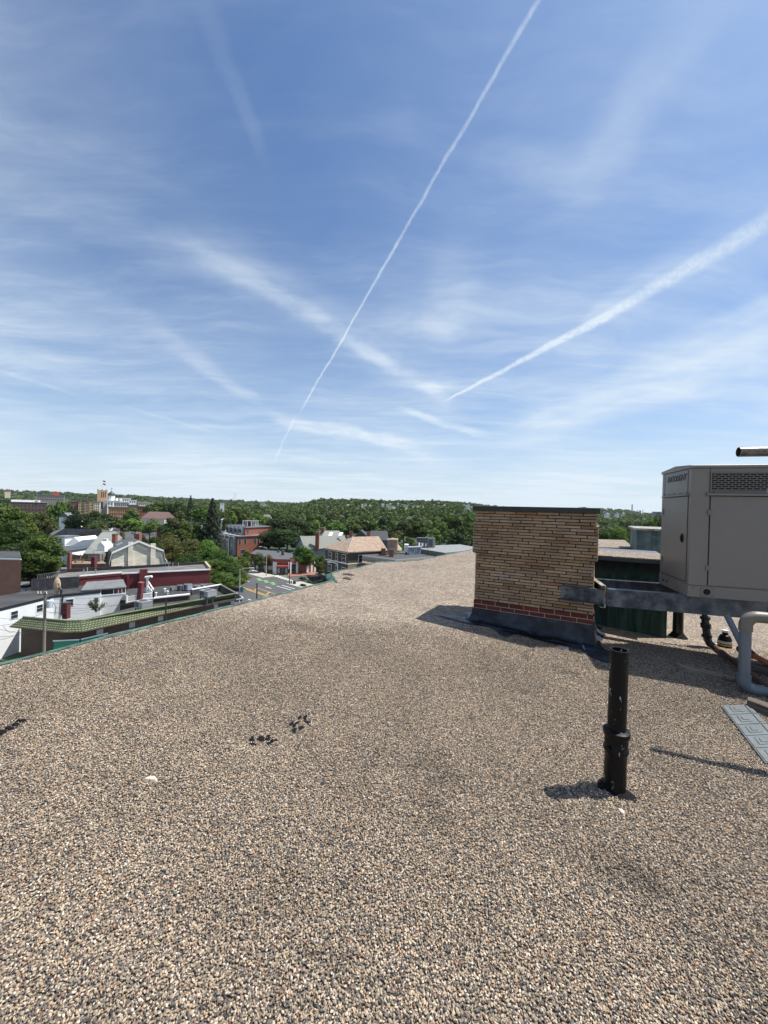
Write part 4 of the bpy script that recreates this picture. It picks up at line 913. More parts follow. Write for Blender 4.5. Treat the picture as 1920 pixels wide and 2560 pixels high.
wallp = [FE[0] + nS * .2 + dS * 1.2, FE[1] + nS * .9, FE[2] + nS * .9, FE[3] + nS * .9 - dS * .9]
bk1, bk2, bk3 = P(552, 1463, ZTp), P(477, 1476, ZTp), P(353, 1500, ZTp)
bk0 = P(60, 1530, ZTp)
part(sf, 'wall', M_dbrick, lambda q: q.prism([xy(p) for p in wallp + [bk1, bk2, bk3, P(160, 1545, ZTp), bk0]], GZ, ZE - .25))
part(sf, 'flat_roof', M_blackroof, lambda q: q.prism([xy(p) for p in [FT[0], FT[1], FT[2], FT[3], bk1, bk2, bk3, P(160, 1545, ZTp)]], ZE - .24, ZE + .1))
cop = part(sf, 'back_parapet', M_blackroof, lambda q: [q.slab(bk2, bk1, ZE, ZTp + .1, .3), q.slab(bk1, FT[3], ZE, ZTp + .1, .25)])
part(sf, 'white_coping', M_white, lambda q: [q.slab(bk2, bk1, ZTp + .102, ZTp + .28, .4, -.05)])
part(sf, 'brown_coping', mat('dark_coping', (.12, .12, .09), .7), lambda q: q.slab(bk1, FT[3], ZTp + .102, ZTp + .25, .35, -.05))
w0, w1 = wallp[2], wallp[3]
def onwall(px): A, B = w0, w1; d = ray(px, 1550); e = B - A; k = (A.x * d.y - A.y * d.x) / (e.y * d.x - e.x * d.y); return k
for px in (250, 330, 401, 539, 580):
    u = onwall(px); part(sf, 'fascia_panel', M_metal, lambda q: q.slab(w0.lerp(w1, u) - dS * .4, w0.lerp(w1, u) + dS * .4, ZE - 1.25, ZE - .5, .06, .003))
for a, b, m in ((252, 329, M_white), (334, 400, M_metal), (406, 535, M_tan)):
    ua, ub = onwall(a + 3), onwall(b - 1); part(sf, 'shop_front', m, lambda q: q.slab(w0.lerp(w1, ua), w0.lerp(w1, ub), ZE - 2.3, ZE - 1.5, .12, .003)); part(sf, 'shop_window', M_glass, lambda q: q.slab(w0.lerp(w1, ua), w0.lerp(w1, ub), GZ + .5, ZE - 2.32, .03, .003))
for px in (252, 332, 404, 470, 538):
    u = onwall(px); part(sf, 'pier', M_tan, lambda q: q.slab(w0.lerp(w1, u) - dS * .3, w0.lerp(w1, u) + dS * .3, GZ, ZE - 1.4, .14, .003))
v0_, v1_ = wallp[1], wallp[2]
part(sf, 'green_shop_panel', M_greenp, lambda q: [q.slab(v0_.lerp(v1_, .0) + (v0_ - v1_) * .35, v1_, GZ + 1.0, ZE - 1.35, .1, .02), q.slab(v1_ + dS * .1, v1_ + dS * 3.2, GZ + 1.0, ZE - 1.35, .1, .02)])
part(sf, 'white_panel_frame', M_white, lambda q: [q.slab(v0_.lerp(v1_, .0) + (v0_ - v1_) * .4, v1_, ZE - 1.34, ZE - 1.2, .12, .02), q.slab(v1_ + dS * .1, v1_ + dS * 3.3, ZE - 1.34, ZE - 1.2, .12, .02)])
stack(sf, P(371, 1522, ZE + .1), .9, 1.3)
stack(sf, P(165.5, 1541, ZE + .1), .7, 2.0, M_maroon)

sheet('near_street', [[FE[0] - nS * 1.0 - dS * 60, FE[3] - nS * 1.0 + dS * 2, FE[3] - nS * 52 + dS * 2, FE[0] - nS * 52 - dS * 60]], GZ + .045, M_asph2)
sheet('near_pavement', [[FE[0] + nS * .6 - dS * 60, FE[3] + nS * .6, FE[3] - nS * 3.2, FE[0] - nS * 3.2 - dS * 60]], GZ + .055, M_conc)
# ---- flat roofed annexe between the tiled row and the red wall
ZA = -16.2
an = [P(353, 1500, ZA), P(474.5, 1487, ZA), P(477, 1476, ZA), P(550, 1463, ZA), P(526, 1457, ZA), P(320, 1472, ZA), P(300, 1500, ZA)]
ab = Bld('flat_roof_annexe', 'black flat roofed annexe with white front coping below the maroon wall', an, GZ)
part(ab, 'wall', M_dbrick, lambda q: q.prism([xy(p) for p in an], GZ, ZA - .12)); part(ab, 'roof', M_blackroof, lambda q: q.prism([xy(p) for p in an], ZA - .118, ZA))
part(ab, 'white_coping', M_white, lambda q: q.slab(an[0], an[1], ZA + .002, ZA + .22, .5, -.3))
def hvac(px, py, z, wpx, hpx, name, label, m=M_metal, group=None, rz=-29, dep=.8):
    c = P(px, py, z); k = c.y / F; w = wpx * k; h = hpx * k; o = T(name, label, 'air conditioner', c, rad(rz), group)
    q = MB(True); q.box(-w / 2, w / 2, 0, w * dep, h * .12, h * .94); q.build('casing', m, o, bevel=.02)
    q = MB(True); q.box(-w / 2 - .03, w / 2 + .03, -.03, w * dep + .03, h * .942, h); q.build('lid', M_metal, o)
    q = MB(True); q.box(-w * .42, w * .42, .05, w * dep - .05, .0, h * .118); q.build('base', M_dmetal, o)
    q = MB(True); q.box(-w * .4, w * .05, -.02, -.001, h * .3, h * .85); q.build('grille', M_dmetal, o)
    q = MB(True); q.tube([(0, w * dep / 2, h * 1.002), (0, w * dep / 2, h * 1.06)], w * .28, 16); q.build('fan_guard', M_dmetal, o); return o
def hvac_legs(o, h):
    for x in (-.9, .9):
        for y in (.1, 1.2): q = MB(True); q.box(x - .06, x + .06, y - .06, y + .06, -h, 0); q.build('leg', M_dmetal, o)
h1 = hvac(508, 1494, ZE + 1.15, 33, 17, 'rooftop_unit', 'large grey air handling unit on legs on the black roof near the street corner'); hvac_legs(h1, 1.1)
h2 = hvac(345, 1524, ZE + .6, 33, 20, 'rooftop_unit', 'big light grey hooded rooftop unit beside the leaning brick chimney'); hvac_legs(h2, .55)
hvac(427, 1477, ZA, 10, 9, 'rooftop_unit', 'small grey condenser box left of the other units under the maroon wall')
hvac(446, 1477, ZA, 11, 14, 'rooftop_unit', 'dark upright condenser with pale side standing under the maroon wall', M_dmetal)
hvac(464, 1477, ZA, 16, 16, 'rooftop_unit', 'blue grey unit with curved duct on top under the maroon wall', M_steelg)
hvac(489, 1470, ZA, 13, 5, 'rooftop_unit', 'low flat pale unit right of the curved duct unit'); hvac(504, 1467, ZA, 10, 5, 'rooftop_unit', 'low flat pale unit nearest the street end of the maroon wall')
for px, py, l in ((412, 1480, 'short white vent pipe left on the annexe roof'), (419, 1486, 'short white vent pipe nearer the white coping'), (390, 1490, 'small grey vent cap by the picket railing')):
    c = P(px, py, ZA); o = T('roof_vent', l, 'vent', c); part(o, 'pipe', M_white, lambda q: q.tube([c, c + up * .5], .12, 8)); part(o, 'hood', M_white, lambda q: q.tube([c + up * .5, c + up * .62, c + up * .68], [.2, .2, .05], 10))

# ---- white painted building with black roof
ZW = -15.0
wc = [P(-70, 1538, ZW), P(0, 1521.5, ZW), P(135, 1489, ZW), P(251, 1477.5, ZW)]
wb = Bld('white_brick_building', 'white painted brick building with black flat roof behind the green tiled row', wc, GZ)
wback = [P(262, 1462, ZW), P(200, 1462, ZW), P(78, 1475, ZW), P(0, 1490, ZW), P(-70, 1505, ZW)]
part(wb, 'wall', M_wbrick, lambda q: q.prism([xy(p) for p in wc + wback], GZ, ZW - .35)); part(wb, 'roof', M_blackroof, lambda q: q.prism([xy(p) for p in wc + wback], ZW - .348, ZW))
part(wb, 'roof_edge', M_black2, lambda q: [q.slab(wc[i], wc[i + 1], ZW - .3, ZW + .06, .06, .002) for i in range(3)])
def uon(A, B, px): d = ray(px, 1500); e = B - A; return (A.x * d.y - A.y * d.x) / (e.y * d.x - e.x * d.y)
for A, B, px, w in ((wc[1], wc[2], 36, 1.15), (wc[1], wc[2], 99, 1.15), (wc[2], wc[3], 174, 1.15)):
    u = uon(A, B, px); win(wb, A, B, u, w, ZW - 1.95, ZW - .75); 
part(wb, 'rain_pipe', M_black2, lambda q: [q.tube([wc[2].lerp(wc[3], .19) + Vector((0, -.12, -.2)), wc[2].lerp(wc[3], .17) + Vector((0, -.12, -3.2))], .12, 8)])
part(wb, 'satellite_mount', M_black2, lambda q: q.tube([P(146, 1480, ZW), P(146, 1480, ZW) + up * .9], .15, 8))
# porch with window strip
pp = [P(252, 1476, ZW), P(315, 1471, ZW)]; d_ = (pp[1] - pp[0]); bkv = Vector((-d_.y, d_.x, 0)).normalized() * 3.6
pr = Bld('enclosed_porch', 'white framed roof porch with sloping grey roof and dark window openings', [pp[0], pp[1], pp[0] + bkv], ZW - 2.2)
part(pr, 'siding', M_clap, lambda q: q.prism([xy(v) for v in (pp[0], pp[1], pp[1] + bkv, pp[0] + bkv)], ZW - 4.5, ZW - .95))
part(pr, 'post', M_white, lambda q: q.slab(pp[0] - d_ * .01, pp[0] + d_ * .02, ZW - .95, ZW + .25, .12, -.1)); part(pr, 'post', M_white, lambda q: q.slab(pp[0] + d_ * .49, pp[0] + d_ * .52, ZW - .95, ZW + .25, .12, -.1)); part(pr, 'post', M_white, lambda q: q.slab(pp[0] + d_ * .97, pp[1], ZW - 2.4, ZW + .25, .12, -.1))
part(pr, 'rail', M_white, lambda q: [q.slab(pp[0], pp[1], ZW - .95, ZW - .8, .15, -.1), q.slab(pp[0], pp[1], ZW + .1, ZW + .28, .15, -.1)])
part(pr, 'dark_opening', M_glass, lambda q: q.slab(pp[0], pp[1], ZW - .8, ZW + .1, .02, -.25))
rz_ = [pp[0] - d_ * .75 - bkv * .05, pp[1] + d_ * .02 - bkv * .05, pp[1] - d_ * .12 + bkv * 1.05, pp[0] - d_ * .6 + bkv * 1.05]
part(pr, 'roof', M_greyroof, lambda q: q.add([(*xy(rz_[0]), ZW + .3), (*xy(rz_[1]), ZW + .3), (*xy(rz_[2]), ZW + 1.0), (*xy(rz_[3]), ZW + 1.0), (*xy(rz_[0]), ZW + .1), (*xy(rz_[1]), ZW + .1), (*xy(rz_[2]), ZW + .8), (*xy(rz_[3]), ZW + .8)], [(0, 1, 2, 3), (7, 6, 5, 4), (0, 4, 5, 1), (1, 5, 6, 2), (2, 6, 7, 3), (3, 7, 4, 0)]))
tag_o = T('striped_laundry', 'red and white things stacked behind the porch window', 'laundry', pp[0].lerp(pp[1], .75) + Vector((0, .2, -.8 + ZW * 0)))
for k in range(5): part(tag_o, 'red_cloth' if k % 2 == 0 else 'white_cloth', M_redp if k % 2 == 0 else M_white, lambda q: q.slab(pp[0] + d_ * (.6 + k * .07), pp[0] + d_ * (.65 + k * .07), ZW - .75, ZW - .05 - .08 * (k % 3), .06, -.2))
# picket railing of the roof deck
rl = [P(316, 1508, ZA), P(383, 1497, ZA), P(372, 1484, ZA)]; ro = Bld('picket_railing', 'white picket railing round the small roof deck by the leaning chimney', rl, ZA, 'railing')
def pick(q):
    for A, B, n in ((rl[0], rl[1], 26), (rl[1], rl[2], 8)):
        for i in range(n + 1): p_ = A.lerp(B, i / n); w = .10 if i in (0, n, n // 2) else .035; q.box(p_.x - w, p_.x + w, p_.y - w, p_.y + w, ZA, ZA + (1.25 if w > .05 else 1.05))
part(ro, 'pickets', M_white, pick); part(ro, 'rails', M_white, lambda q: [q.slab(A, B, ZA + z, ZA + z + .09, .1, -.05) for A, B in ((rl[0], rl[1]), (rl[1], rl[2])) for z in (.12, 1.0)])
lc = P(348, 1503, ZA); o = T('leaning_chimney', 'slender maroon brick chimney leaning right beside the picket railing', 'chimney', lc); q = MB(); q.tube([lc - up * .5, lc + Vector((.25, 0, 3.0))], .42, 4); q.build('shaft', M_maroon, o); q = MB(); q.tube([lc + Vector((.25, 0, 3.0)), lc + Vector((.26, 0, 3.15))], .50, 4); q.build('cap', M_rbrick, o)
sp_ = P(372, 1486, ZA); o = T('white_stair', 'white sloping stair rail rising behind the picket railing', 'stair', sp_); part(o, 'stringer', M_white, lambda q: [q.tube([P(384, 1487, ZA) + up * .9, P(369, 1478, ZA) + up * 1.9], .10, 6), q.tube([P(368, 1484, ZA), P(368, 1484, ZA) + up * 3], .2, 8)]); part(o, 'lamp_hood', M_white, lambda q: q.tube([P(368, 1484, ZA) + Vector((-.4, 0, 2.9)), P(368, 1484, ZA) + Vector((.8, 0, 3.1))], .2, 8))
# big dish antenna with tan back
dc = D(142.5, 1464, 61.5); o = T('satellite_dish', 'large mottled tan dish turned edge on standing on the white building', 'satellite dish', dc - up * 1.3)
q = MB(); vs = []; n = 24
for k, (r, dx) in enumerate(((1.28, 0.0), (1.28, .05), (.9, .28), (.4, .4))):
    for i in range(n): a = 6.2832 * i / n; vs.append(dc + Vector((.27 * r * math.cos(a) + dx * .8, .23 * r * math.cos(a) + dx * -.3, r * math.sin(a))))
vs.append(dc + Vector((.36, .08, 0))); q.add(vs, [(k * n + i, k * n + (i + 1) % n, (k + 1) * n + (i + 1) % n, (k + 1) * n + i) for k in range(3) for i in range(n)] + [(3 * n + i, 3 * n + (i + 1) % n, 4 * n) for i in range(n)] + [tuple(range(n))])
q.build('dish', mat('mottled_tan', (.52, .40, .27), .8, 0, .3, 4, col2=(.38, .27, .17)), o); part(o, 'mount', M_black2, lambda q: q.tube([dc + Vector((.35, 0, -.2)), dc + Vector((.7, 0, -.6)), dc + Vector((.7, 0, -1.3))], .15, 8))
# black privacy screens
def screen(name, label, a, b, z, h, group=None, open_=False):
    A, B = P(*a, z), P(*b, z); o = Bld(name, label, [A, B], z, 'fence', group); n = 14
    part(o, 'panel', M_fence, lambda q: [q.slab(A.lerp(B, i / n), A.lerp(B, (i + 1) / n - (.035 if open_ else .002)), z + .1, z + h - .08, .04, .02 * (i % 2)) for i in range(n)])
    part(o, 'top_rail', M_dmetal, lambda q: q.slab(A, B, z + h - .08, z + h, .1, -.03)); part(o, 'post', M_dmetal, lambda q: q.slab(A, A.lerp(B, .01), z, z + h, .1, -.03)); part(o, 'post', M_dmetal, lambda q: q.slab(A.lerp(B, .99), B, z, z + h, .1, -.03)); return o
screen('privacy_screen', 'tall black fabric privacy screen along the back of the white building roof', (78, 1478), (197, 1470), ZW, 2.0)
screen('slatted_fence', 'black slatted fence standing behind the fabric screen', (92, 1458), (166, 1446), -14.6, 1.5, None, True)

# ---- maroon building
ZR = -13.3
rc = [P(199, 1440, ZR), P(304.7, 1431, ZR), P(525, 1421, ZR)]; rb = [P(513, 1406.5, ZR), P(305, 1419, ZR), P(150, 1428, ZR), P(140, 1440, ZR)]
mr_ = Bld('maroon_building', 'long maroon painted brick building with white coping and flat grey roof', rc + rb, GZ)
part(mr_, 'wall', M_maroon, lambda q: q.prism([xy(p) for p in rc + rb], GZ, ZR - .5)); part(mr_, 'roof', mat('weathered_roof', (.17, .155, .14), .9, 0, .3, .25, col2=(.10, .10, .10)), lambda q: q.prism([xy(p) for p in rc + rb], ZR - .498, ZR - .3))
part(mr_, 'white_coping', M_white, lambda q: [q.slab(rc[0], rc[1], ZR - .1, ZR + .12, .25, -.1), q.slab(rc[1], rc[2], ZR - .32, ZR - .1, .25, -.1)]); part(mr_, 'parapet', M_maroon, lambda q: [q.slab(rc[0], rc[1], ZR - .5, ZR - .102, .22, -.12), q.slab(rc[1], rc[2], ZR - .5, ZR - .322, .22, -.12)])
part(mr_, 'back_parapet', M_black2, lambda q: [q.slab(rb[1], rb[0], ZR - .3, ZR + .25, .3), q.slab(rb[2], rb[1], ZR - .3, ZR + .35, .3)]); part(mr_, 'end_parapet', mat('sandstone', (.42, .33, .22), .8), lambda q: q.slab(rb[0], rc[2], ZR - .3, ZR + .3, .4, -.2))
u = uon(rc[1], rc[2], 358); cc_ = rc[1].lerp(rc[2], u); cd_ = (rc[2] - rc[1]).normalized()
part(mr_, 'chimney_breast', M_maroon, lambda q: q.slab(cc_ - cd_ * .65, cc_ + cd_ * .65, GZ, ZR + .5, .5, .1))
u = uon(rc[1], rc[2], 320); c2 = rc[1].lerp(rc[2], u); part(mr_, 'buttress', M_maroon, lambda q: q.slab(c2 - cd_ * .2, c2 + cd_ * .1, GZ, ZR - .6, .2, .1))
for px, py in ((209, 1434), (239, 1433), (218, 1429)):
    c = P(px, py, ZR - .3); part(mr_, 'roof_vent', M_metal, lambda q: q.tube([c, c + up * .8], .10, 8))
for px in (422, 432, 446): c = P(px, 1416, ZR - .3); part(mr_, 'vent_pipe', M_metal, lambda q: q.tube([c, c + up * .8], .07, 8))

# ---- whitewashed gambrel building
Lf, Rt = D(277, 1400, 91), D(412, 1400, 98.8)
def gp(px, py): u = uon(Lf, Rt, px); p = Lf.lerp(Rt, u); return D(px, py, p.y)
prof_ = [gp(272, 1411), gp(279, 1383), gp(322, 1364), gp(346, 1354), gp(375, 1366), gp(408, 1377), gp(412, 1397), gp(417, 1404)]
bv = Vector((-12, 14, 0)).normalized() * 13
gm = Bld('gambrel_building', 'whitewashed stone gable with two chimneys and dark slate roof', [Lf, Rt, Lf + bv], GZ)
def gwall(q):
    a = [Vector((prof_[0].x + .5, prof_[0].y, GZ))] + [prof_[1], prof_[2], prof_[3], prof_[4], prof_[5], prof_[6]] + [Vector((prof_[6].x, prof_[6].y, GZ))]
    n = len(a); q.add([v for v in a] + [v + bv for v in a], [tuple(range(n)), tuple(range(2 * n - 1, n - 1, -1))] + [(i, n + i, n + (i + 1) % n, (i + 1) % n) for i in range(n)])
part(gm, 'stone_wall', M_stonew, gwall)
def groof(q):
    a = [p + up * .06 - bv * .02 for p in prof_]; b = [p + bv * 1.05 for p in a]; n = len(a)
    for i in range(n - 1): q.add([a[i], a[i + 1], b[i + 1], b[i], a[i] + up * .2, a[i + 1] + up * .2, b[i + 1] + up * .2, b[i] + up * .2], [(4, 7, 6, 5), (0, 1, 2, 3), (0, 4, 5, 1), (2, 6, 7, 3), (1, 5, 6, 2), (3, 7, 4, 0)])
part(gm, 'slate_roof', M_slate, groof)
part(gm, 'white_verge', M_white, lambda q: [q.add([prof_[i] - bv * .025 - up * .12, prof_[i + 1] - bv * .025 - up * .12, prof_[i + 1] - bv * .025 + up * .27, prof_[i] - bv * .025 + up * .27] + [prof_[i] - bv * .045 - up * .12, prof_[i + 1] - bv * .045 - up * .12, prof_[i + 1] - bv * .045 + up * .27, prof_[i] - bv * .045 + up * .27], [(0, 1, 2, 3), (7, 6, 5, 4), (0, 4, 5, 1), (2, 6, 7, 3)]) for i in range(7)])
for a, b, y in ((320, 332, 1355), (376, 388, 1359)):
    A, B = gp(a, y), gp(b, y); part(gm, 'chimney', M_stonew, lambda q: q.slab(A, B, GZ, A.z, .45, .08))
part(gm, 'sky_light', M_metal, lambda q: q.tube([prof_[3].lerp(prof_[1], .45) + bv * .55 + up * .3, prof_[3].lerp(prof_[1], .7) + bv * .55 + up * .3], .5, 4))
part(gm, 'far_chimney', M_rbrick, lambda q: q.box(*(lambda c: (c.x - .6, c.x + .6, c.y - .6, c.y + .6, c.z - 2, c.z + 1))(D(346, 1343, 106))))
pt_ = gp(320, 1400); part(gm, 'grey_patch', mat('grey_cement', (.25, .22, .19), .9), lambda q: q.slab(gp(318, 1400), gp(330, 1400), -15.6, -14.2, .03, .003))

# ---- deck with timber fence
ZK = -14.4
dk = [P(171, 1411, ZK), P(265, 1410, ZK), P(258, 1402, ZK), P(174, 1403, ZK)]
dko = Bld('roof_deck_terrace', 'timber roof terrace fenced with dark boards and holding a bench', dk, GZ, 'terrace')
part(dko, 'building_body', M_bbrick, lambda q: q.prism([xy(p) for p in dk], GZ, ZK - .2)); part(dko, 'deck_floor', M_woodg, lambda q: q.prism([xy(p) for p in dk], ZK - .198, ZK))
part(dko, 'board_fence', mat('dark_boards', (.085, .07, .055), .9, 0, .3, 2), lambda q: q.slab(dk[3], dk[2], ZK, ZK + 1.4, .06))
for f in (0, .33, .66, 1): c = dk[3].lerp(dk[2], f); part(dko, 'fence_post', M_woodg, lambda q: q.box(c.x - .1, c.x + .1, c.y - .25, c.y - .08, ZK, ZK + 1.6))
part(dko, 'handrail', M_woodg, lambda q: [q.slab(dk[0], dk[1], ZK + .95, ZK + 1.05, .1), q.slab(dk[0], dk[1], ZK + .02, ZK + .12, .1), q.slab(dk[0], dk[3], ZK + .95, ZK + 1.05, .1)])
bn_ = P(194, 1407, ZK); o = T('terrace_bench', 'reddish brown bench set on the timber roof terrace', 'bench', bn_); part(o, 'seat', M_bpav, lambda q: q.box(bn_.x - .9, bn_.x + 1.1, bn_.y, bn_.y + .5, ZK + .4, ZK + .5)); part(o, 'back', M_bpav, lambda q: q.box(bn_.x - .9, bn_.x + 1.1, bn_.y + .45, bn_.y + .5, ZK + .5, ZK + .9)); part(o, 'leg', M_bpav, lambda q: q.box(bn_.x - .8, bn_.x - .7, bn_.y + .1, bn_.y + .4, ZK, ZK + .4)); part(o, 'leg', M_bpav, lambda q: q.box(bn_.x + .9, bn_.x + 1, bn_.y + .1, bn_.y + .4, ZK, ZK + .4))
c = P(235, 1419, ZR - .3); c = D(235, 1417, 80); o = T('terrace_chimney', 'tall dark red brick chimney standing in front of the timber terrace', 'chimney', c); part(o, 'shaft', M_maroon, lambda q: q.box(c.x - .38, c.x + .38, c.y - .38, c.y + .38, c.z - 1.5, D(235, 1392, 80).z)); part(o, 'vent_rod', M_black2, lambda q: q.tube([c + up * 2, c + Vector((-.3, 0, 3.4))], .03, 6))
c = D(174, 1400, 87); o = T('terrace_side_chimney', 'short red brick chimney with pale stepped foot at the terrace left end', 'chimney', c); part(o, 'shaft', M_rbrick, lambda q: q.box(c.x - .3, c.x + .3, c.y - .3, c.y + .3, c.z - 3, D(174, 1381, 87).z))

# ---- grey roofed houses behind
def gable(o, q, A, B, depth, ze, zr):   # ridge runs back from the gable end A-B
    A = Vector(xy(A)); B = Vector(xy(B)); m = (A + B) / 2; d = Vector(xy(depth)); vs = [(*A, ze), (*B, ze), (*m, zr), (*(A + d), ze), (*(B + d), ze), (*(m + d), zr)]; return vs
hc = [P(118, 1347, -12.8), P(262, 1347, -12.8), P(290, 1329, -12.8), P(128, 1329, -12.8)]
hh = Bld('grey_roof_house', 'wide grey hipped roof house with white gable and dormer behind the dark tree', hc, GZ, 'house')
part(hh, 'wall', M_clap, lambda q: q.prism([xy(p) for p in inset(hc, .93)], GZ, -12.9)); rd = [D(160, 1321, 128), D(254, 1323, 128)]
part(hh, 'roof', M_greyroof, lambda q: hip(q, hc, -12.8, rd, rd[0].z))
A, B = D(134, 1352, 112), D(162, 1352, 112); dm = part(hh, 'dormer', M_clap, lambda q: q.prism([xy(A), xy(B), (B.x, B.y + 4), (A.x, A.y + 4)], -13.2, -10.6)); part(dm, 'dormer_roof', M_greyroof, lambda q: q.prism([(A.x - .3, A.y - .3), (B.x + .3, B.y - .3), (B.x + .3, B.y + 5), (A.x - .3, A.y + 5)], -10.6, -10.4)); win(hh, (A.x, A.y), (B.x, B.y), .5, 1.6, -12.3, -10.9)
A, B = D(162, 1363, 108), D(208, 1360, 110); zt_ = D(190, 1343, 109).z
part(hh, 'white_gable', M_clap, lambda q: q.add([(A.x, A.y, D(162, 1363, 108).z), (B.x, B.y, A.z), ((A.x + B.x) / 2, (A.y + B.y) / 2, zt_), (A.x, A.y + 8, A.z), (B.x, B.y + 8, A.z), ((A.x + B.x) / 2, A.y + 9, zt_)], [(0, 1, 2), (3, 5, 4), (0, 2, 5, 3), (1, 4, 5, 2)]))
for px, py in ((165, 1330), (225, 1332)): c = D(px, py + 9, 118); part(hh, 'vent_pipe', M_black2, lambda q: q.tube([c, c + up * 1.3], .10, 8)); 
stack(hh, D(288, 1352, 103), .8, 1.8)
h2c = [D(172, 1372, 104), D(243, 1383, 96), D(262, 1368, 110), D(190, 1362, 112)]
h2 = Bld('white_clapboard_house', 'white clapboard house with long sloping roofs beside the terrace', h2c, GZ, 'house')
A, B, Cq, Dq = D(158, 1392, 98), D(214, 1389, 94), D(228, 1371, 100), D(160, 1381, 104)
part(h2, 'wall', M_clap, lambda q: q.add([D(158, 1412, 98), D(214, 1412, 96), D(205, 1389, 96), D(224, 1370.5, 98), D(170, 1379, 98), D(157, 1381, 98)], [(0, 1, 2, 3, 4, 5)]) and q.add([D(168, 1374, 103), D(226, 1365, 103), D(240, 1347, 103), D(205, 1350, 103), D(172, 1370, 103)], [(0, 1, 2, 3, 4)]))
part(h2, 'lower_roof', M_slate, lambda q: q.add([D(155, 1379, 97.5), D(226, 1369.5, 97.5), D(228, 1364, 104), D(160, 1370, 104), D(155, 1380, 98.5), D(226, 1370.5, 98.5), D(228, 1365, 105), D(160, 1371, 105)], [(0, 1, 2, 3), (7, 6, 5, 4), (0, 4, 5, 1), (1, 5, 6, 2), (2, 6, 7, 3), (3, 7, 4, 0)]))
h3c = [D(206, 1384, 93), D(250, 1384, 90), D(302, 1346, 112), D(258, 1330, 118)]
part(h2, 'main_roof', M_greyroof2, lambda q: q.add([D(208, 1384, 93), D(250, 1384, 92), D(270, 1372, 98), D(306, 1344, 108), D(290, 1330, 114), D(254, 1331, 112), D(225, 1364, 100), Vector((D(208, 1384, 93).x, 93, -15)), Vector((D(250, 1384, 92).x, 92, -15)), Vector((D(306, 1344, 108).x, 108, -15)), Vector((D(254, 1331, 112).x, 112, -15))], [(0, 1, 2, 3, 4, 5, 6), (7, 8, 1, 0), (8, 9, 3, 2, 1), (7, 0, 6, 5, 10)]))
c = D(266, 1350, 101); part(h2, 'skylight', M_white, lambda q: q.box(c.x - .5, c.x + .5, c.y - .6, c.y, c.z - .4, c.z + .35))
A = D(252, 1370, 95); part(h2, 'dormer', M_clap, lambda q: q.add([(A.x - .9, A.y, A.z - 1), (A.x + .9, A.y, A.z - 1), (A.x + .9, A.y, A.z + .6), (A.x, A.y, A.z + 1.5), (A.x - .9, A.y, A.z + .6), (A.x - .9, A.y + 3, A.z - 1), (A.x + .9, A.y + 3, A.z - 1), (A.x + .9, A.y + 3, A.z + .6), (A.x, A.y + 3, A.z + 1.5), (A.x - .9, A.y + 3, A.z + .6)], [(0, 1, 2, 3, 4), (0, 4, 9, 5), (1, 6, 7, 2), (2, 7, 8, 3), (3, 8, 9, 4)]))
c = D(287, 1353, 99); o = stack(h2, c, .9, 1.7)

# ---- brick building at the left edge
ZL = D(53, 1397, 63).z; lc_ = [D(-110, 1397, 63), D(53, 1397, 63), D(50, 1392, 72), D(-110, 1392, 72)]
M_lbrick = brick('russet_brick', (.33, .15, .10), (.28, .12, .08), (.22, .13, .10), .6, .3, .03, .15)
lb = Bld('brown_brick_building', 'brown brick building with white coping cut by the left picture edge', lc_, GZ); part(lb, 'wall', M_lbrick, lambda q: q.prism([xy(p) for p in lc_], GZ, ZL - .2)); part(lb, 'coping', M_white, lambda q: q.slab(lc_[0], lc_[1], ZL - .198, ZL, .1, -.05)); part(lb, 'roof', M_blackroof, lambda q: q.prism([xy(p) for p in inset(lc_, .99)], ZL - .198, ZL - .02))

# ---- red brick apartments with glass bays
ap = [P(550, 1331.6, -13), P(594, 1339.3, -13), P(663, 1336.5, -13)]; ap.append(ap[0] + ap[2] - ap[1]); aw = [P(571, 1311, -9.4), P(613.5, 1317, -9.4), P(678, 1314.3, -9.4)]; aw.append(aw[0] + aw[2] - aw[1])
ao = Bld('red_apartments', 'three storey red brick apartments with projecting grey glass bays and rooftop pergola', ap, GZ)
part(ao, 'lower_wall', M_rbrick, lambda q: q.prism([xy(p) for p in ap], GZ, -13.3)); part(ao, 'upper_wall', M_rbrick, lambda q: q.prism([xy(p) for p in aw], -13.3, -9.7))
part(ao, 'terrace_floor', M_conc, lambda q: q.prism([xy(p) for p in inset(ap, .995)], -13.298, -13.2))
def rimslab(q, c, z, n=2): [q.slab(c[i], c[i + 1], z, z + .4, .5, -.1) for i in range(n)]
part(ao, 'pale_cornice', M_metal, lambda q: rimslab(q, ap, -13.4)); part(ao, 'top_cornice', M_metal, lambda q: rimslab(q, aw, -9.8)); part(ao, 'roof', M_blackroof, lambda q: q.prism([xy(p) for p in inset(aw, .99)], -9.698, -9.55))
for u in (.08, .27, .62, .75): win(ao, ap[1], ap[2], u, 1.1, -16.8, -14.2, M_conc)
for u in (.2, .85): win(ao, ap[1], ap[2], u, 2.6, -20.6, -18.9, M_conc)
win(ao, aw[1], aw[2], .09, 1.2, -12.6, -10.4, M_conc)
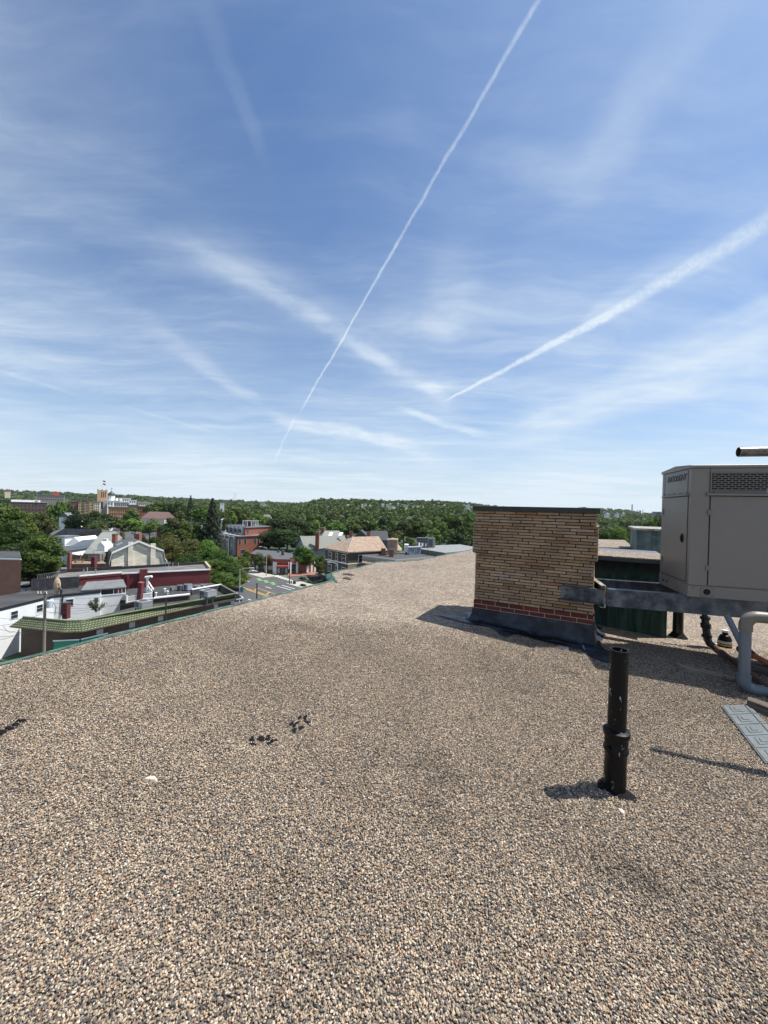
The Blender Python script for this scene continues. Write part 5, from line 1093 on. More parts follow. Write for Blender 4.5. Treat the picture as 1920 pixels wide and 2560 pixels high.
for (c, za, zb2, n) in ((ap, -21.5, -13.5, 4), (aw, -13.1, -9.9, 4)):
    for k in range(n):
        u0 = (k + .12) / n; u1 = (k + .72) / n; A, B = Vector(xy(c[0])).lerp(Vector(xy(c[1])), u0), Vector(xy(c[0])).lerp(Vector(xy(c[1])), u1)
        bay = part(ao, 'bay', M_steelg, lambda q: q.slab(A, B, za, zb2, 1.2, .01)); part(bay, 'bay_glass', M_glass, lambda q: [q.slab(A.lerp(B, .06 + .46 * j), A.lerp(B, .46 + .46 * j), za + .3 + f * 2.7, min(za + 2.5 + f * 2.7, zb2 - .2), .02, 1.215) for j in range(2) for f in range(3) if za + 2.5 + f * 2.7 < zb2 + .3])
pg0 = D(609, 1311, 176); pg1 = D(637, 1311, 174)
pg = part(ao, 'pergola', M_white, lambda q: [q.box(pg0.x + (pg1.x - pg0.x) * f - .15, pg0.x + (pg1.x - pg0.x) * f + .15, 175 + dy, 175.3 + dy, -9.5, -7) for f in (0, .33, .66, 1) for dy in (0, 3)] and q.box(pg0.x - .2, pg1.x + .2, 174.9, 175.2, -7.2, -6.9) and q.box(pg0.x - .2, pg1.x + .2, 178.1, 178.4, -7.2, -6.9)); part(ao, 'rooftop_hut', M_maroon, lambda q: q.box(pg0.x + 1, pg0.x + 3.4, 175.6, 178, -9.5, -7.2))

# ---- corner shop
ZS = -17.1; sg = [P(625, 1383, ZS), P(690, 1398, ZS), P(724, 1398.5, ZS), P(789, 1394, ZS), P(738, 1386, ZS), P(702, 1377, ZS), P(640, 1373, ZS)]
cs = Bld('corner_shop', 'single storey red brick corner shop with white pilasters and red awning', sg, GZ)
part(cs, 'wall', M_bbrick, lambda q: q.prism([xy(p) for p in sg], GZ, ZS - 1.0)); part(cs, 'red_parapet', M_rbrick, lambda q: [q.slab(sg[i], sg[i + 1], ZS - 1.2, ZS + .05, .25, -.1) for i in range(3)]); part(cs, 'roof', M_slate, lambda q: q.prism([xy(p) for p in sg], ZS - .998, ZS - .15))
def piece(A, B, u0, u1, z0, z1, th, out, m, name): return part(cs, name, m, lambda q: q.slab(Vector(A).lerp(Vector(B), u0), Vector(A).lerp(Vector(B), u1), z0, z1, th, out))
S0, S1, S2, S3 = [Vector((*xy(p), 0)) for p in sg[:4]]
for A, B, u in ((S0, S1, .96), (S1, S2, .02), (S1, S2, .95), (S2, S3, .02), (S2, S3, .27), (S2, S3, .97), (S0, S1, .66), (S0, S1, .33), (S0, S1, .02)): piece(A, B, max(u - .03, 0), u + .035, GZ, ZS - .9, .35, .002, M_white, 'pilaster')
piece(S1, S2, .08, .92, GZ + 3.0, GZ + 3.8, .05, .01, M_dmetal, 'sign_board'); piece(S1, S2, .08, .92, GZ + .2, GZ + 2.4, .05, .01, M_glass, 'shop_window'); aw_ = piece(S1, S2, .06, .94, GZ + 2.45, GZ + 2.95, 1.0, .02, mat('red_awning', (.55, .10, .09), .8), 'awning')
piece(S1, S2, .40, .62, GZ, GZ + 2.2, .08, .062, M_dmetal, 'door'); piece(S1, S2, .12, .3, GZ + .4, GZ + 2.0, .02, .062, M_metal, 'poster_group'); piece(S1, S2, .70, .86, GZ + .4, GZ + 2.0, .02, .062, M_metal, 'poster_group')
piece(S2, S3, .05, .24, GZ + 1.0, GZ + 3.2, .05, .01, M_glass, 'shop_window'); piece(S2, S3, .05, .24, GZ + 3.25, GZ + 4.0, .06, .01, M_steelg, 'sign_board'); piece(S2, S3, .05, .24, GZ, GZ + .9, .06, .01, M_rbrick, 'stall_riser')
piece(S2, S3, .82, .92, GZ, GZ + 2.4, .05, .01, M_white, 'door'); piece(S2, S3, .65, .73, GZ, GZ + 2.4, .05, .01, M_white, 'door')
for k in range(3): piece(S0, S1, .06 + .31 * k, .31 + .31 * k, GZ + .8, GZ + 3.0, .04, .01, M_glass, 'shop_window')
for px, py in ((707, 1388), (744, 1394)): stack(cs, P(px, py, ZS - .15), .9, 1.5)
hvac(694, 1381, ZS - .15, 6, 4, 'rooftop_unit', 'small dark unit at the back of the corner shop roof', M_dmetal); hvac(775, 1393, ZS - .15, 12, 4, 'rooftop_unit', 'low pale unit at the right end of the corner shop roof')

# ---- grey hipped house with dormers
gc = [D(770, 1368, 143), D(800, 1368, 138), D(872, 1362, 152), D(840, 1360, 162)]
gz = -15.0; gc = [P(791, 1366, gz), P(868, 1360, gz), P(838, 1352, gz), P(776, 1354, gz)]
gh = Bld('grey_dormer_house', 'grey hip roofed house with two dormers two skylights and red chimneys', gc, GZ, 'house')
part(gh, 'wall', M_bay, lambda q: q.prism([xy(p) for p in inset(gc, .95)], GZ, gz - .1)); rg = [D(812, 1326.6, 160), D(848, 1326.6, 163)]; part(gh, 'roof', M_greyroof2, lambda q: hip(q, gc, gz, rg, rg[0].z))
gA, gB = D(741, 1376, 146), D(764, 1376, 140); zr_ = D(752, 1341, 143).z; ze_ = D(741, 1366, 146).z; gd = Vector((15, 10, 0))
wing = part(gh, 'wing_wall', M_bay, lambda q: q.add([(gA.x, gA.y, GZ), (gB.x, gB.y, GZ), (gB.x, gB.y, ze_), ((gA.x + gB.x) / 2, (gA.y + gB.y) / 2, zr_), (gA.x, gA.y, ze_)] + [(gA.x + gd.x, gA.y + gd.y, GZ), (gB.x + gd.x, gB.y + gd.y, GZ), (gB.x + gd.x, gB.y + gd.y, ze_), ((gA.x + gB.x) / 2 + gd.x, (gA.y + gB.y) / 2 + gd.y, zr_), (gA.x + gd.x, gA.y + gd.y, ze_)], [(0, 1, 2, 3, 4), (1, 6, 7, 2), (5, 9, 8, 7, 6), (0, 4, 9, 5)]))
m_ = (gA + gB) / 2; part(gh, 'wing_roof', M_greyroof2, lambda q: [q.add([Vector((e.x, e.y, ze_ - .3)) - gd * .03 + (e - m_) * .15, Vector((m_.x, m_.y, zr_ + .1)) - gd * .03, Vector((m_.x, m_.y, zr_ + .1)) + gd, Vector((e.x, e.y, ze_ - .3)) + gd + (e - m_) * .15], [(0, 1, 2, 3)]) for e in (gA, gB)])
win(gh, gA, gB, .5, 1.2, ze_ - .2, ze_ + 1.8)
for px in (826, 845):
    a = D(px - 6, 1360, 150); b = D(px + 6, 1360, 150); z0_ = D(px, 1362, 150).z; z1_ = D(px, 1351, 150).z; z2_ = D(px, 1344, 150).z
    dm = part(gh, 'dormer', M_clap, lambda q: q.add([(a.x, a.y, z0_), (b.x, b.y, z0_), (b.x, b.y, z1_), ((a.x + b.x) / 2, a.y, z2_), (a.x, a.y, z1_), (a.x, a.y + 5, z0_), (b.x, b.y + 5, z0_), (b.x, b.y + 5, z1_), (a.x, a.y + 5, z1_)], [(0, 1, 2, 3, 4), (1, 6, 7, 2), (0, 4, 8, 5)]))
    c = (a + b) / 2; part(dm, 'dormer_roof', M_greyroof, lambda q: [q.add([(a.x - .2, a.y - .3, z1_ - .1), (c.x, a.y - .3, z2_ + .15), (c.x, a.y + 7, z2_ + .15), (a.x - .2, a.y + 5, z1_ - .1)], [(0, 1, 2, 3)]), q.add([(b.x + .2, a.y - .3, z1_ - .1), (c.x, a.y - .3, z2_ + .15), (c.x, a.y + 7, z2_ + .15), (b.x + .2, a.y + 5, z1_ - .1)], [(3, 2, 1, 0)])]); win(gh, (a.x, a.y), (b.x, b.y), .5, 1.0, z0_ + .2, z1_)
for px in (823, 848): a = D(px, 1343, 155.2); b = D(px + 6, 1331, 158); part(gh, 'skylight', M_white, lambda q: q.add([a - Vector((.7, 0, 0)), a + Vector((.7, 0, 0)), b + Vector((.7, 0, 0)), b - Vector((.7, 0, 0))], [(0, 1, 2, 3)]))
for px, yb, yt, Y, w in ((793, 1362, 1330, 142, 1.3), (807, 1340, 1320, 160, 1.3)): c = D(px, yb, Y); part(gh, 'chimney', M_rbrick, lambda q: q.box(c.x - w / 2, c.x + w / 2, Y - .6, Y + .6, c.z - 2, D(px, yt, Y).z))
# dark gables behind
def simple_house(label, px0, px1, yr, ye, Y, mw, mr2, name='house', yaw=0.0, dpt=9, cat='house', group=None, ridge='x', gz_=None):
    a = D(px0, ye, Y); b = D(px1, ye, Y); w = (b - a).length; ze = (a.z + b.z) / 2; zr2 = D((px0 + px1) / 2, yr, Y + dpt / 2).z; base = gz_ if gz_ is not None else terr(a.x, Y) - .5
    o = T(name, label, cat, ((a.x + b.x) / 2, Y, base), yaw, group); h = w / 2; q = MB(True); q.box(-h * .95, h * .95, .2, dpt - .2, 0, ze - base); q.build('wall', mw, o); q = MB(True)
    zz = ze - base; zt2 = zr2 - base
    if ridge == 'x': q.add([(-h, 0, zz), (h, 0, zz), (h, dpt, zz), (-h, dpt, zz), (-h * .85, dpt / 2, zt2), (h * .85, dpt / 2, zt2)], [(0, 1, 5, 4), (1, 2, 5), (2, 3, 4, 5), (3, 0, 4), (3, 2, 1, 0)])
    else: q.add([(-h, 0, zz), (h, 0, zz), (h, dpt, zz), (-h, dpt, zz), (0, -.1, zt2), (0, dpt, zt2)], [(0, 1, 4), (1, 2, 5, 4), (2, 3, 5), (3, 0, 4, 5), (3, 2, 1, 0)])
    q.build('roof', mr2, o); return o
M_dgr = mat('charcoal_shingle', (.06, .065, .072), .9, 0, .1, 1); M_dgw = mat('charcoal_siding', (.10, .11, .12), .9)
simple_house('dark gabled house behind the tan roof, left of the two', 880, 925, 1325, 1347, 152, M_dgw, M_dgr, ridge='y'); simple_house('dark gabled house behind the tan roof, wider one on the right', 922, 972, 1327, 1350, 155, M_dgw, M_dgr, ridge='x')

# ---- tan roofed brown building
ZB2 = -12.0; bc = [P(808, 1369.5, ZB2), P(869, 1380, ZB2), P(969, 1375.5, ZB2)]; bc.append(bc[0] + bc[2] - bc[1]); br_ = [P(882, 1342, -8.5), P(947, 1340.6, -8.5)]
bb = Bld('tan_roof_building', 'three storey brown stucco building with tan hipped shingle roof', bc, GZ)
bi = inset(bc, .93); part(bb, 'wall', M_brownst, lambda q: q.prism([xy(p) for p in bi], GZ, ZB2 - .2)); part(bb, 'tan_side_wall', M_tan, lambda q: q.slab(bi[1], bi[2], GZ, ZB2 - 3.6, .06, .003)); part(bb, 'roof', M_tanroof, lambda q: q.add([(*xy(bc[0]), ZB2), (*xy(bc[1]), ZB2), (*xy(bc[2]), ZB2), (*xy(bc[3]), ZB2), br_[0], br_[1], (*xy(bc[0]), ZB2 - .3), (*xy(bc[1]), ZB2 - .3), (*xy(bc[2]), ZB2 - .3), (*xy(bc[3]), ZB2 - .3)], [(0, 1, 4), (1, 2, 5, 4), (2, 3, 5), (3, 0, 4, 5), (6, 7, 1, 0), (7, 8, 2, 1), (8, 9, 3, 2), (9, 6, 0, 3), (9, 8, 7, 6)]))
part(bb, 'pale_hip_edge', M_metal, lambda q: q.tube([Vector((*xy(bc[1]), ZB2 + .05)), br_[0] + up * .05], .12, 6))
part(bb, 'white_band', M_white, lambda q: [q.slab(bi[0], bi[1], ZB2 - 3.5, ZB2 - 3.2, .08, .004), q.slab(bi[1], bi[2], ZB2 - 3.5, ZB2 - 3.2, .1, .004), q.slab(bi[0], bi[1], ZB2 - .5, ZB2 - .22, .08, .004)])
for zf_ in (ZB2 - 3.1, ZB2 - 6.7, ZB2 - 9.9):
    for u in (.22, .52, .83): win(bb, bi[0], bi[1], u, 1.9 if u != .52 else 1.1, zf_, zf_ + 2.2)
    for u in (.32, .62, .88): win(bb, bi[1], bi[2], u, 1.4, zf_, zf_ + 2.1)
stack(bb, D(877, 1344, 118), 1.0, 1.9, M_rbrick); stack(bb, D(921, 1343, 121), 1.1, 1.6, M_rbrick)
ta, tb_ = D(969, 1375, 108), D(993, 1375, 109); part(bb, 'bay_tower', M_tanroof, lambda q: q.prism([xy(ta), xy(tb_), (tb_.x + .3, tb_.y + 3), (ta.x, ta.y + 3)], -14, D(980, 1348, 108).z)); part(bb, 'bay_tower_roof', M_tanroof, lambda q: q.add([(ta.x - .3, ta.y - .3, D(980, 1350, 108).z), (tb_.x + .3, tb_.y - .3, D(980, 1350, 108).z), (tb_.x + .3, tb_.y + 3, D(980, 1350, 108).z), (ta.x - .3, ta.y + 3, D(980, 1350, 108).z), ((ta.x + tb_.x) / 2, ta.y + 1.5, D(980, 1345, 108).z)], [(0, 1, 4), (1, 2, 4), (2, 3, 4), (3, 0, 4)]))
a = D(1010, 1377, 110); part(bb, 'rear_roof', M_tanroof, lambda q: q.add([D(993, 1376, 110), D(1010, 1376, 112), D(993, 1358, 116)], [(0, 1, 2)])); part(bb, 'white_dormer', M_clap, lambda q: q.box(a.x + .2, a.x + 1.4, 111, 113, a.z - .5, D(1012, 1361, 111).z))
# flat wing in front
ZF = -12.5; fw_ = [P(906, 1389, ZF), P(988, 1399.6, ZF), P(1094, 1391, ZF), P(1113, 1384, ZF), P(1050, 1374, ZF), P(969, 1378, ZF), P(906, 1382, ZF)]
fb = Bld('flat_wing', 'low brown wing with dark flat roof and pale parapet right of the tan roof', fw_, GZ); part(fb, 'wall', M_brownst, lambda q: q.prism([xy(p) for p in fw_], GZ, ZF - .7)); part(fb, 'roof', M_dgr, lambda q: q.prism([xy(p) for p in fw_], ZF - .698, ZF - .45)); part(fb, 'parapet', mat('pale_parapet', (.30, .28, .25), .9, 0, .1, 1), lambda q: [q.slab(fw_[i], fw_[i + 1], ZF - .9, ZF, .3, -.2) for i in range(2)])
part(fb, 'tan_skirt_roof', M_tanroof, lambda q: [q.add([Vector((fw_[i].x, fw_[i].y, ZF - .9)), Vector((fw_[i + 1].x, fw_[i + 1].y, ZF - .9)), Vector((fw_[i + 1].x + (i == 1) * .5, fw_[i + 1].y - 1.5, ZF - 1.7)), Vector((fw_[i].x, fw_[i].y - 1.5, ZF - 1.7))], [(3, 2, 1, 0)]) for i in range(2)])
for u in (.3, .55): win(fb, fw_[0] - Vector((0, .0, 0)), fw_[1], u, 1.4, ZF - 4.3, ZF - 2.2)
for px, py in ((958, 1389), (978, 1392)): stack(fb, P(px, py, ZF - .45), 1.2, 1.9, M_rbrick)
c = P(1016, 1384, ZF - .45); part(fb, 'thin_chimney', M_rbrick, lambda q: q.box(c.x - .25, c.x + .25, c.y, c.y + .5, c.z, c.z + 2.3))
a, b = P(1022, 1387, ZF - .45), P(1052, 1386, ZF - .45); ph = part(fb, 'stair_penthouse', M_bay, lambda q: q.prism([xy(a), xy(b), (b.x + .3, b.y + 2.5), (a.x, a.y + 2.5)], ZF - .44, ZF + 1.6)); part(ph, 'penthouse_lid', M_metal, lambda q: q.prism([(a.x - .2, a.y - .2), (b.x + .2, b.y - .2), (b.x + .5, b.y + 2.7), (a.x - .2, a.y + 2.7)], ZF + 1.602, ZF + 1.72)); win(fb, a, b, .55, .7, ZF + .3, ZF + 1.2)
c = P(1069, 1391, ZF - .45); part(fb, 'antenna_rod', M_black2, lambda q: q.tube([c, c + up * 2.6], .05, 6))
# further grey flat roof
ZQ = -11.6; fq = [P(1050, 1372, ZQ), P(1113, 1382, ZQ), P(1175, 1376, ZQ), P(1215, 1372, ZQ), P(1150, 1361, ZQ), P(1040, 1365, ZQ)]
fo = Bld('grey_flat_building', 'grey flat roofed block reaching behind the chimney, with pale metal boxes', fq, GZ); part(fo, 'wall', mat('grey_parapet', (.17, .16, .14), .9), lambda q: q.prism([xy(p) for p in fq], GZ, ZQ - .1)); part(fo, 'roof', mat('grey_membrane', (.20, .21, .21), .9, 0, .15, .3), lambda q: q.prism([xy(p) for p in fq], ZQ - .098, ZQ))
a, b = P(1042, 1369, ZQ), P(1083, 1370, ZQ); o = Bld('rooftop_plant_box', 'large dark grey rooftop plant box with pale end panel', [a, b], ZQ, 'plant box'); zt_ = D(1060, 1345, a.y).z; part(o, 'casing', M_dmetal, lambda q: q.prism([xy(a), xy(b), (b.x + 1, b.y + 3), (a.x + .5, a.y + 3)], ZQ, zt_)); part(o, 'pale_frame', M_metal, lambda q: [q.slab(a.lerp(b, .66), b, zt_ - .3, zt_ + .05, .1), q.slab(a.lerp(b, .97), b, ZQ, zt_, .1), q.slab(a.lerp(b, .66), a.lerp(b, .69), ZQ, zt_, .1), q.slab(a.lerp(b, .66), b, ZQ, ZQ + .3, .1)])
for i, x in enumerate((1042, 1051, 1060)): hvac(x + 2, 1367, ZQ + .3, 7.5, 11 - i, 'rooftop_unit', ['white condenser unit, leftmost of three before the plant box', 'white condenser unit, middle of three before the plant box', 'white condenser unit, rightmost of three before the plant box'][i], M_white, 'white condensers by the plant box')
# ------------------------------------------------------------------ street furniture
def lamp(px, ytop, ybase, Y, armpx, armpy, label, banner=False):
    b = P(px, ybase, GZ) if ybase else None
    y = Y or b.y; t_ = D(px, ytop, y); base = Vector((t_.x, y, GZ)); a = D(armpx, armpy, y)
    o = T('street_lamp', label, 'street lamp', base); mid = t_.lerp(a, .55) + up * .25 * abs(a.x - t_.x) * .3
    part(o, 'pole', M_lgrey, lambda q: q.tube([base, t_ - up * .3], [.13, .08], 10)); part(o, 'arm', M_lgrey, lambda q: q.tube([t_ - up * .3, t_, mid, a], [.08, .07, .055, .05], 8))
    dx = 1 if a.x > t_.x else -1
    part(o, 'lamp_head', M_lgrey, lambda q: q.add([(a.x - .1, a.y - .16, a.z), (a.x + .95 * dx, a.y - .16, a.z + .02), (a.x + .95 * dx, a.y + .16, a.z + .02), (a.x - .1, a.y + .16, a.z), (a.x, a.y - .1, a.z + .14), (a.x + .8 * dx, a.y - .1, a.z + .18), (a.x + .8 * dx, a.y + .1, a.z + .18), (a.x, a.y + .1, a.z + .14)], [(0, 3, 2, 1), (4, 5, 6, 7), (0, 1, 5, 4), (1, 2, 6, 5), (2, 3, 7, 6), (3, 0, 4, 7)]))
    part(o, 'base_collar', M_lgrey, lambda q: q.tube([base, base + up * .5], .2, 10))
    if banner: part(o, 'banner', mat('teal_banner', (.03, .22, .26), .7, 0, .3, 2), lambda q: q.box(base.x + .2, base.x + .75, y - .03, y + .03, D(px, 1481, y).z, D(px, 1467, y).z))
    return o
lamp(600, 1424, None, 80, 624, 1420.5, 'tall pale street lamp with teal banner rising at the end of the tiled row', True)
lamp(667, 1370, 1441, None, 655, 1367.5, 'tall pale street lamp on the kerb left of the corner shop')
lamp(844, 1411, None, 86, 828, 1406, 'street lamp whose arm shows in front of the brown stucco wall')
lamp(386, 1308, None, 250, 376, 1305.5, 'street lamp beside the far road, right of the parked cars')
lamp(266, 1309, None, 190, 282, 1305, 'street lamp above the grey house roofs, arm to the right'); lamp(571, 1350, None, 155, 553, 1345, 'street lamp in front of the grey glass bays')
lamp(303, 1290, None, 300, 294, 1286, 'distant street lamp among the trees before the orange apartments')
def sigpole(px, y0, ybase, Y, r, label, name='signal_pole', cat='pole'):
    y = Y or P(px, ybase, GZ).y; t_ = D(px, y0, y); b = Vector((t_.x, y, GZ)); o = T(name, label, cat, b)
    part(o, 'shaft', M_black2, lambda q: q.tube([b, t_], [r * 1.2, r], 8)); part(o, 'base', M_black2, lambda q: q.tube([b, b + up * .4], r * 2, 8)); return o, t_, b
o, t_, b = sigpole(725.3, 1394, 1461, None, .10, 'slim black signal pole on the corner in front of the shop awning'); part(o, 'signal_head', M_black2, lambda q: q.box(t_.x - .5, t_.x - .15, t_.y - .15, t_.y + .15, GZ + 3.2, GZ + 4.3))
sigpole(642.7, 1457.5, None, 77, .12, 'black pole standing by the pale blue car'); sigpole(415.3, 1500, None, 52, .10, 'dark pole in front of the middle of the green tiled roof'); sigpole(826, 1420, None, 112, .07, 'thin grey pole beside the parked black truck')
# bin and posts at the corner
c = P(736, 1461, GZ); o = T('litter_bin', 'dark round topped litter bin at the corner kerb', 'bin', c); part(o, 'body', M_black2, lambda q: q.tube([c, c + up * .9], .42, 14)); part(o, 'hood', M_dmetal, lambda q: q.tube([c + up * .9, c + up * 1.15, c + up * 1.25], [.44, .36, .1], 14))
c = P(728, 1461, GZ); o = T('bollard', 'short dark post beside the corner litter bin', 'bollard', c); part(o, 'post', M_black2, lambda q: q.tube([c, c + up * .9], .12, 8)); part(o, 'knob', M_black2, lambda q: q.tube([c + up * .9, c + up * 1.05], [.15, .05], 8))
# timber pole with transformer and wires
up0 = D(113, 1479, 44.5); ub = Vector((D(110, 1620, 44.5).x, 44.5, GZ)); o = T('utility_pole', 'weathered timber utility pole with transformer in front of the tiled row', 'utility pole', ub)
part(o, 'shaft', M_pole, lambda q: q.tube([ub, up0], [.17, .13], 12)); tc_ = D(125, 1510, 44.5); part(o, 'transformer', mat('transformer_grey', (.55, .57, .62), .4), lambda q: q.tube([tc_ - up * .42, tc_ + up * .40, tc_ + up * .45], [.30, .31, .24], 18)); part(o, 'crossarm', M_pole, lambda q: q.box(up0.x - .9, up0.x + .3, up0.y - .12, up0.y + .0, up0.z - .35, up0.z - .22))
part(o, 'bracket', M_dmetal, lambda q: [q.tube([tc_ + up * .5, up0 - up * .8], .03, 6), q.tube([tc_ + Vector((.35, 0, .2)), tc_ + Vector((.7, 0, -.3)), tc_ + Vector((.5, .1, -1.3))], .03, 6)])
for i, x in enumerate((-.8, -.45, .2)): part(o, 'insulator', M_white, lambda q: q.tube([(up0.x + x, up0.y - .06, up0.z - .22), (up0.x + x, up0.y - .06, up0.z + .02)], .05, 8))
wires = [((0, 1563.5), (110, 1528), 40, 44.5), ((0, 1545), (110, 1533), 40, 44.5), ((0, 1592), (110, 1562), 38, 44.5), ((0, 1573), (110, 1573), 38, 44.5), ((0, 1600), (110, 1545), 36, 44.5), ((113, 1518), (300, 1512), 44.5, 70), ((113, 1528), (225, 1528), 44.5, 62), ((118, 1507), (412, 1505), 44.5, 52), ((118, 1533), (345, 1500), 44.5, 62), ((8, 1565), (36, 1578), 38, 42), ((112, 1500), (642, 1462), 44.5, 77), ((415, 1510), (600, 1478), 52, 80)]
for i, (a, b, ya, yb) in enumerate(wires):
    A, B = D(*a, ya), D(*b, yb); n = 12; pts = [A.lerp(B, k / n) - up * (.35 * 4 * (k / n) * (1 - k / n)) for k in range(n + 1)]; q = MB(); q.tube(pts, .016, 5); q_ = q.build('overhead_wire', M_black2); tag(q_, ['wire sagging left from below the crossarm', 'wire running left level with the transformer foot', 'wire dropping to the lower left edge', 'nearly level wire left of the pole', 'steep wire from transformer to the lower left', 'wire running right to the white wall middle', 'short wire ending at the spiky young tree', 'wire linking timber pole and dark tile roof pole', 'wire rising right to the leaning chimney', 'short wire fragment low at the left edge', 'long wire from the timber pole to the street pole', 'wire from the dark pole to the street lamp'][i] + ', thin and black', 'wire', 'overhead wires of the timber pole')
# railings at the end of the tiled row
a, b = P(604, 1497, -18.6), P(622, 1502, -18.6); o = Bld('street_railing', 'dark metal railing frame at the street end of the tiled row', [a, b], GZ, 'railing'); part(o, 'rails', M_dmetal, lambda q: [q.slab(a, b, GZ + z, GZ + z + .08, .06) for z in (.5, 1.6, 2.8)]); part(o, 'posts', M_dmetal, lambda q: q.slab(a, a.lerp(b, .06), GZ, GZ + 2.9, .08)); part(o, 'posts', M_dmetal, lambda q: q.slab(a.lerp(b, .94), b, GZ, GZ + 2.9, .08))

# ------------------------------------------------------------------ vehicles
def paint(name, c, r=.3): return mat(name, c, r, .1, .03, 1, spec=.6)
M_tyre = mat('tyre', (.02, .02, .02), .8); M_rim = mat('wheel_rim', (.4, .4, .42), .35, .6); M_chead = mat('headlamp_glass', (.7, .7, .7), .2); M_tail = mat('tail_lamp', (.35, .02, .02), .3)
def car(loc, rz, m, label, kind='sedan', group=None):
    o = T({'sedan': 'parked_car', 'suv': 'parked_suv', 'truck': 'pickup_truck', 'van': 'white_van'}[kind], label, {'sedan': 'car', 'suv': 'car', 'truck': 'truck', 'van': 'van'}[kind], loc, rz, group)
    L, W = {'sedan': (4.5, 1.8), 'suv': (4.7, 1.9), 'truck': (5.6, 2.0), 'van': (5.8, 2.1)}[kind]; h = L / 2
    pro = {'sedan': [(-h, .35), (-h, .85), (-h * .72, 1.0), (-h * .45, 1.0), (h * .3, 1.0), (h * .55, .98), (h * .95, .82), (h, .6), (h, .35)],
           'suv': [(-h, .4), (-h, 1.1), (-h * .9, 1.15), (h * .42, 1.12), (h * .92, .98), (h, .75), (h, .4)],
           'truck': [(-h, .5), (-h, 1.15), (-h * .1, 1.15), (h * .5, 1.15), (h * .95, 1.08), (h, .8), (h, .5)],
           'van': [(-h, .4), (-h, 2.2), (h * .55, 2.25), (h * .75, 1.3), (h, 1.1), (h, .4)]}[kind]
    def shell(mb, pr, w0, w1, zr): 
        n = len(pr); vs = []
        for s_ in (-1, 1):
            for x, z in pr: t_ = sstep(z, zr[0], zr[1]); vs.append((x, s_ * (w0 + (w1 - w0) * t_), z))
        mb.add(vs, [tuple(range(n)), tuple(range(2 * n - 1, n - 1, -1))] + [((i + 1) % n, i, n + i, n + (i + 1) % n) for i in range(n)])
    q = MB(True); shell(q, pro, W / 2, W / 2 - .06, (.6, 1.1)); bd = q.build('body', m, o, bevel=.05)
    if kind != 'van':
        cab = {'sedan': [(-h * .68, 1.0), (-h * .42, 1.42), (h * .12, 1.45), (h * .48, 1.0)], 'suv': [(-h * .93, 1.13), (-h * .85, 1.66), (h * .15, 1.70), (h * .45, 1.12)], 'truck': [(-h * .12, 1.15), (-h * .08, 1.75), (h * .32, 1.78), (h * .55, 1.15)]}[kind]
        q = MB(True); shell(q, cab, W / 2 - .08, W / 2 - .24, (1.0, 1.7)); q.build('glasshouse', M_glass, o, bevel=.03)
        zt_ = cab[1][1]; q = MB(True); q.box(cab[1][0] + .03, cab[2][0] - .03, -W / 2 + .25, W / 2 - .25, zt_ - .01, zt_ + .05); q.build('roof_panel', m, o, bevel=.02)
    else: q = MB(True); q.box(h * .56, h * .74, -W / 2 + .1, W / 2 - .1, 1.35, 2.1); q.build('windscreen', M_glass, o)
    for sx in (-1, 1):
        for sy in (-1, 1):
            x = sx * h * .62; q = MB(True); q.tube([(x, sy * (W / 2 - .2), .34), (x, sy * (W / 2 + .015), .34)], .34, 16); wl_ = q.build('wheel', M_tyre, o); q = MB(True); q.tube([(x, sy * (W / 2 + .016), .34), (x, sy * (W / 2 + .03), .34)], .2, 12); q.build('rim', M_rim, wl_)
    for sy in (-1, 1):
        q = MB(True); q.box(h - .02, h + .015, sy * W * .36 - .16, sy * W * .36 + .16, .62, .76); q.build('headlight', M_chead, o); q = MB(True); q.box(-h - .015, -h + .02, sy * W * .38 - .12, sy * W * .38 + .12, .75, .95); q.build('tail_light', M_tail, o)
    return o
ma = math.atan2(MD.y, MD.x)
cblue = paint('silver_blue_paint', (.36, .42, .50)); cblk = paint('black_paint', (.015, .015, .018)); cwht = paint('white_paint', (.75, .75, .75)); cred = paint('red_car_paint', (.40, .03, .03)); csil = paint('silver_paint', (.42, .43, .45)); cnavy = paint('navy_paint', (.03, .05, .12)); ctan = paint('maroon_car_paint', (.12, .03, .03))
def caratpx(px, py, rz, m, label, kind='sedan', group=None): c = P(px, py, GZ + .07); return car((c.x, c.y, GZ + .07), rz, m, label, kind, group)
caratpx(588, 1499, ma + math.pi, cblue, 'pale silver blue saloon car driving beside the black pole', 'sedan')
caratpx(793, 1449, math.atan2(.655, .755), cblk, 'black pickup truck parked on the side street by the shop', 'truck')
caratpx(60, 1452, .15, csil, 'silver estate car half hidden behind the brown brick building', 'suv'); caratpx(63, 1480, -1.3, cwht, 'white sport utility car parked nearest the black screen', 'suv')
for i, (px, py, m, l, k) in enumerate([(286, 1326, cnavy, 'dark blue car in the far traffic beside the white van', 'sedan'), (295, 1322, cred, 'red car in the far traffic queue', 'sedan'), (309, 1322, cwht, 'white car in the far traffic queue right of the red one', 'suv'), (318, 1328, cblk, 'black car on the far road before the street trees', 'sedan'), (334, 1333, csil, 'silver car on the far road below the black one', 'sedan'),
                                    (279, 1318, cwht, 'white box van parked at the far junction', 'van'), (374, 1334, cwht, 'long white vehicle beside the far street lamp', 'van'), (176, 1317, cwht, 'white car half hidden above the grey roof ridge', 'suv'), (236, 1317, csil, 'silver car above the right end of the grey ridge', 'sedan'), (325, 1319, cblk, 'dark car waiting under the far street trees', 'suv'), (340, 1322, csil, 'grey car under the far street trees', 'sedan')]):
    caratpx(px, py + 1.5, ma + (math.pi if i % 2 else 0), m, l, k)
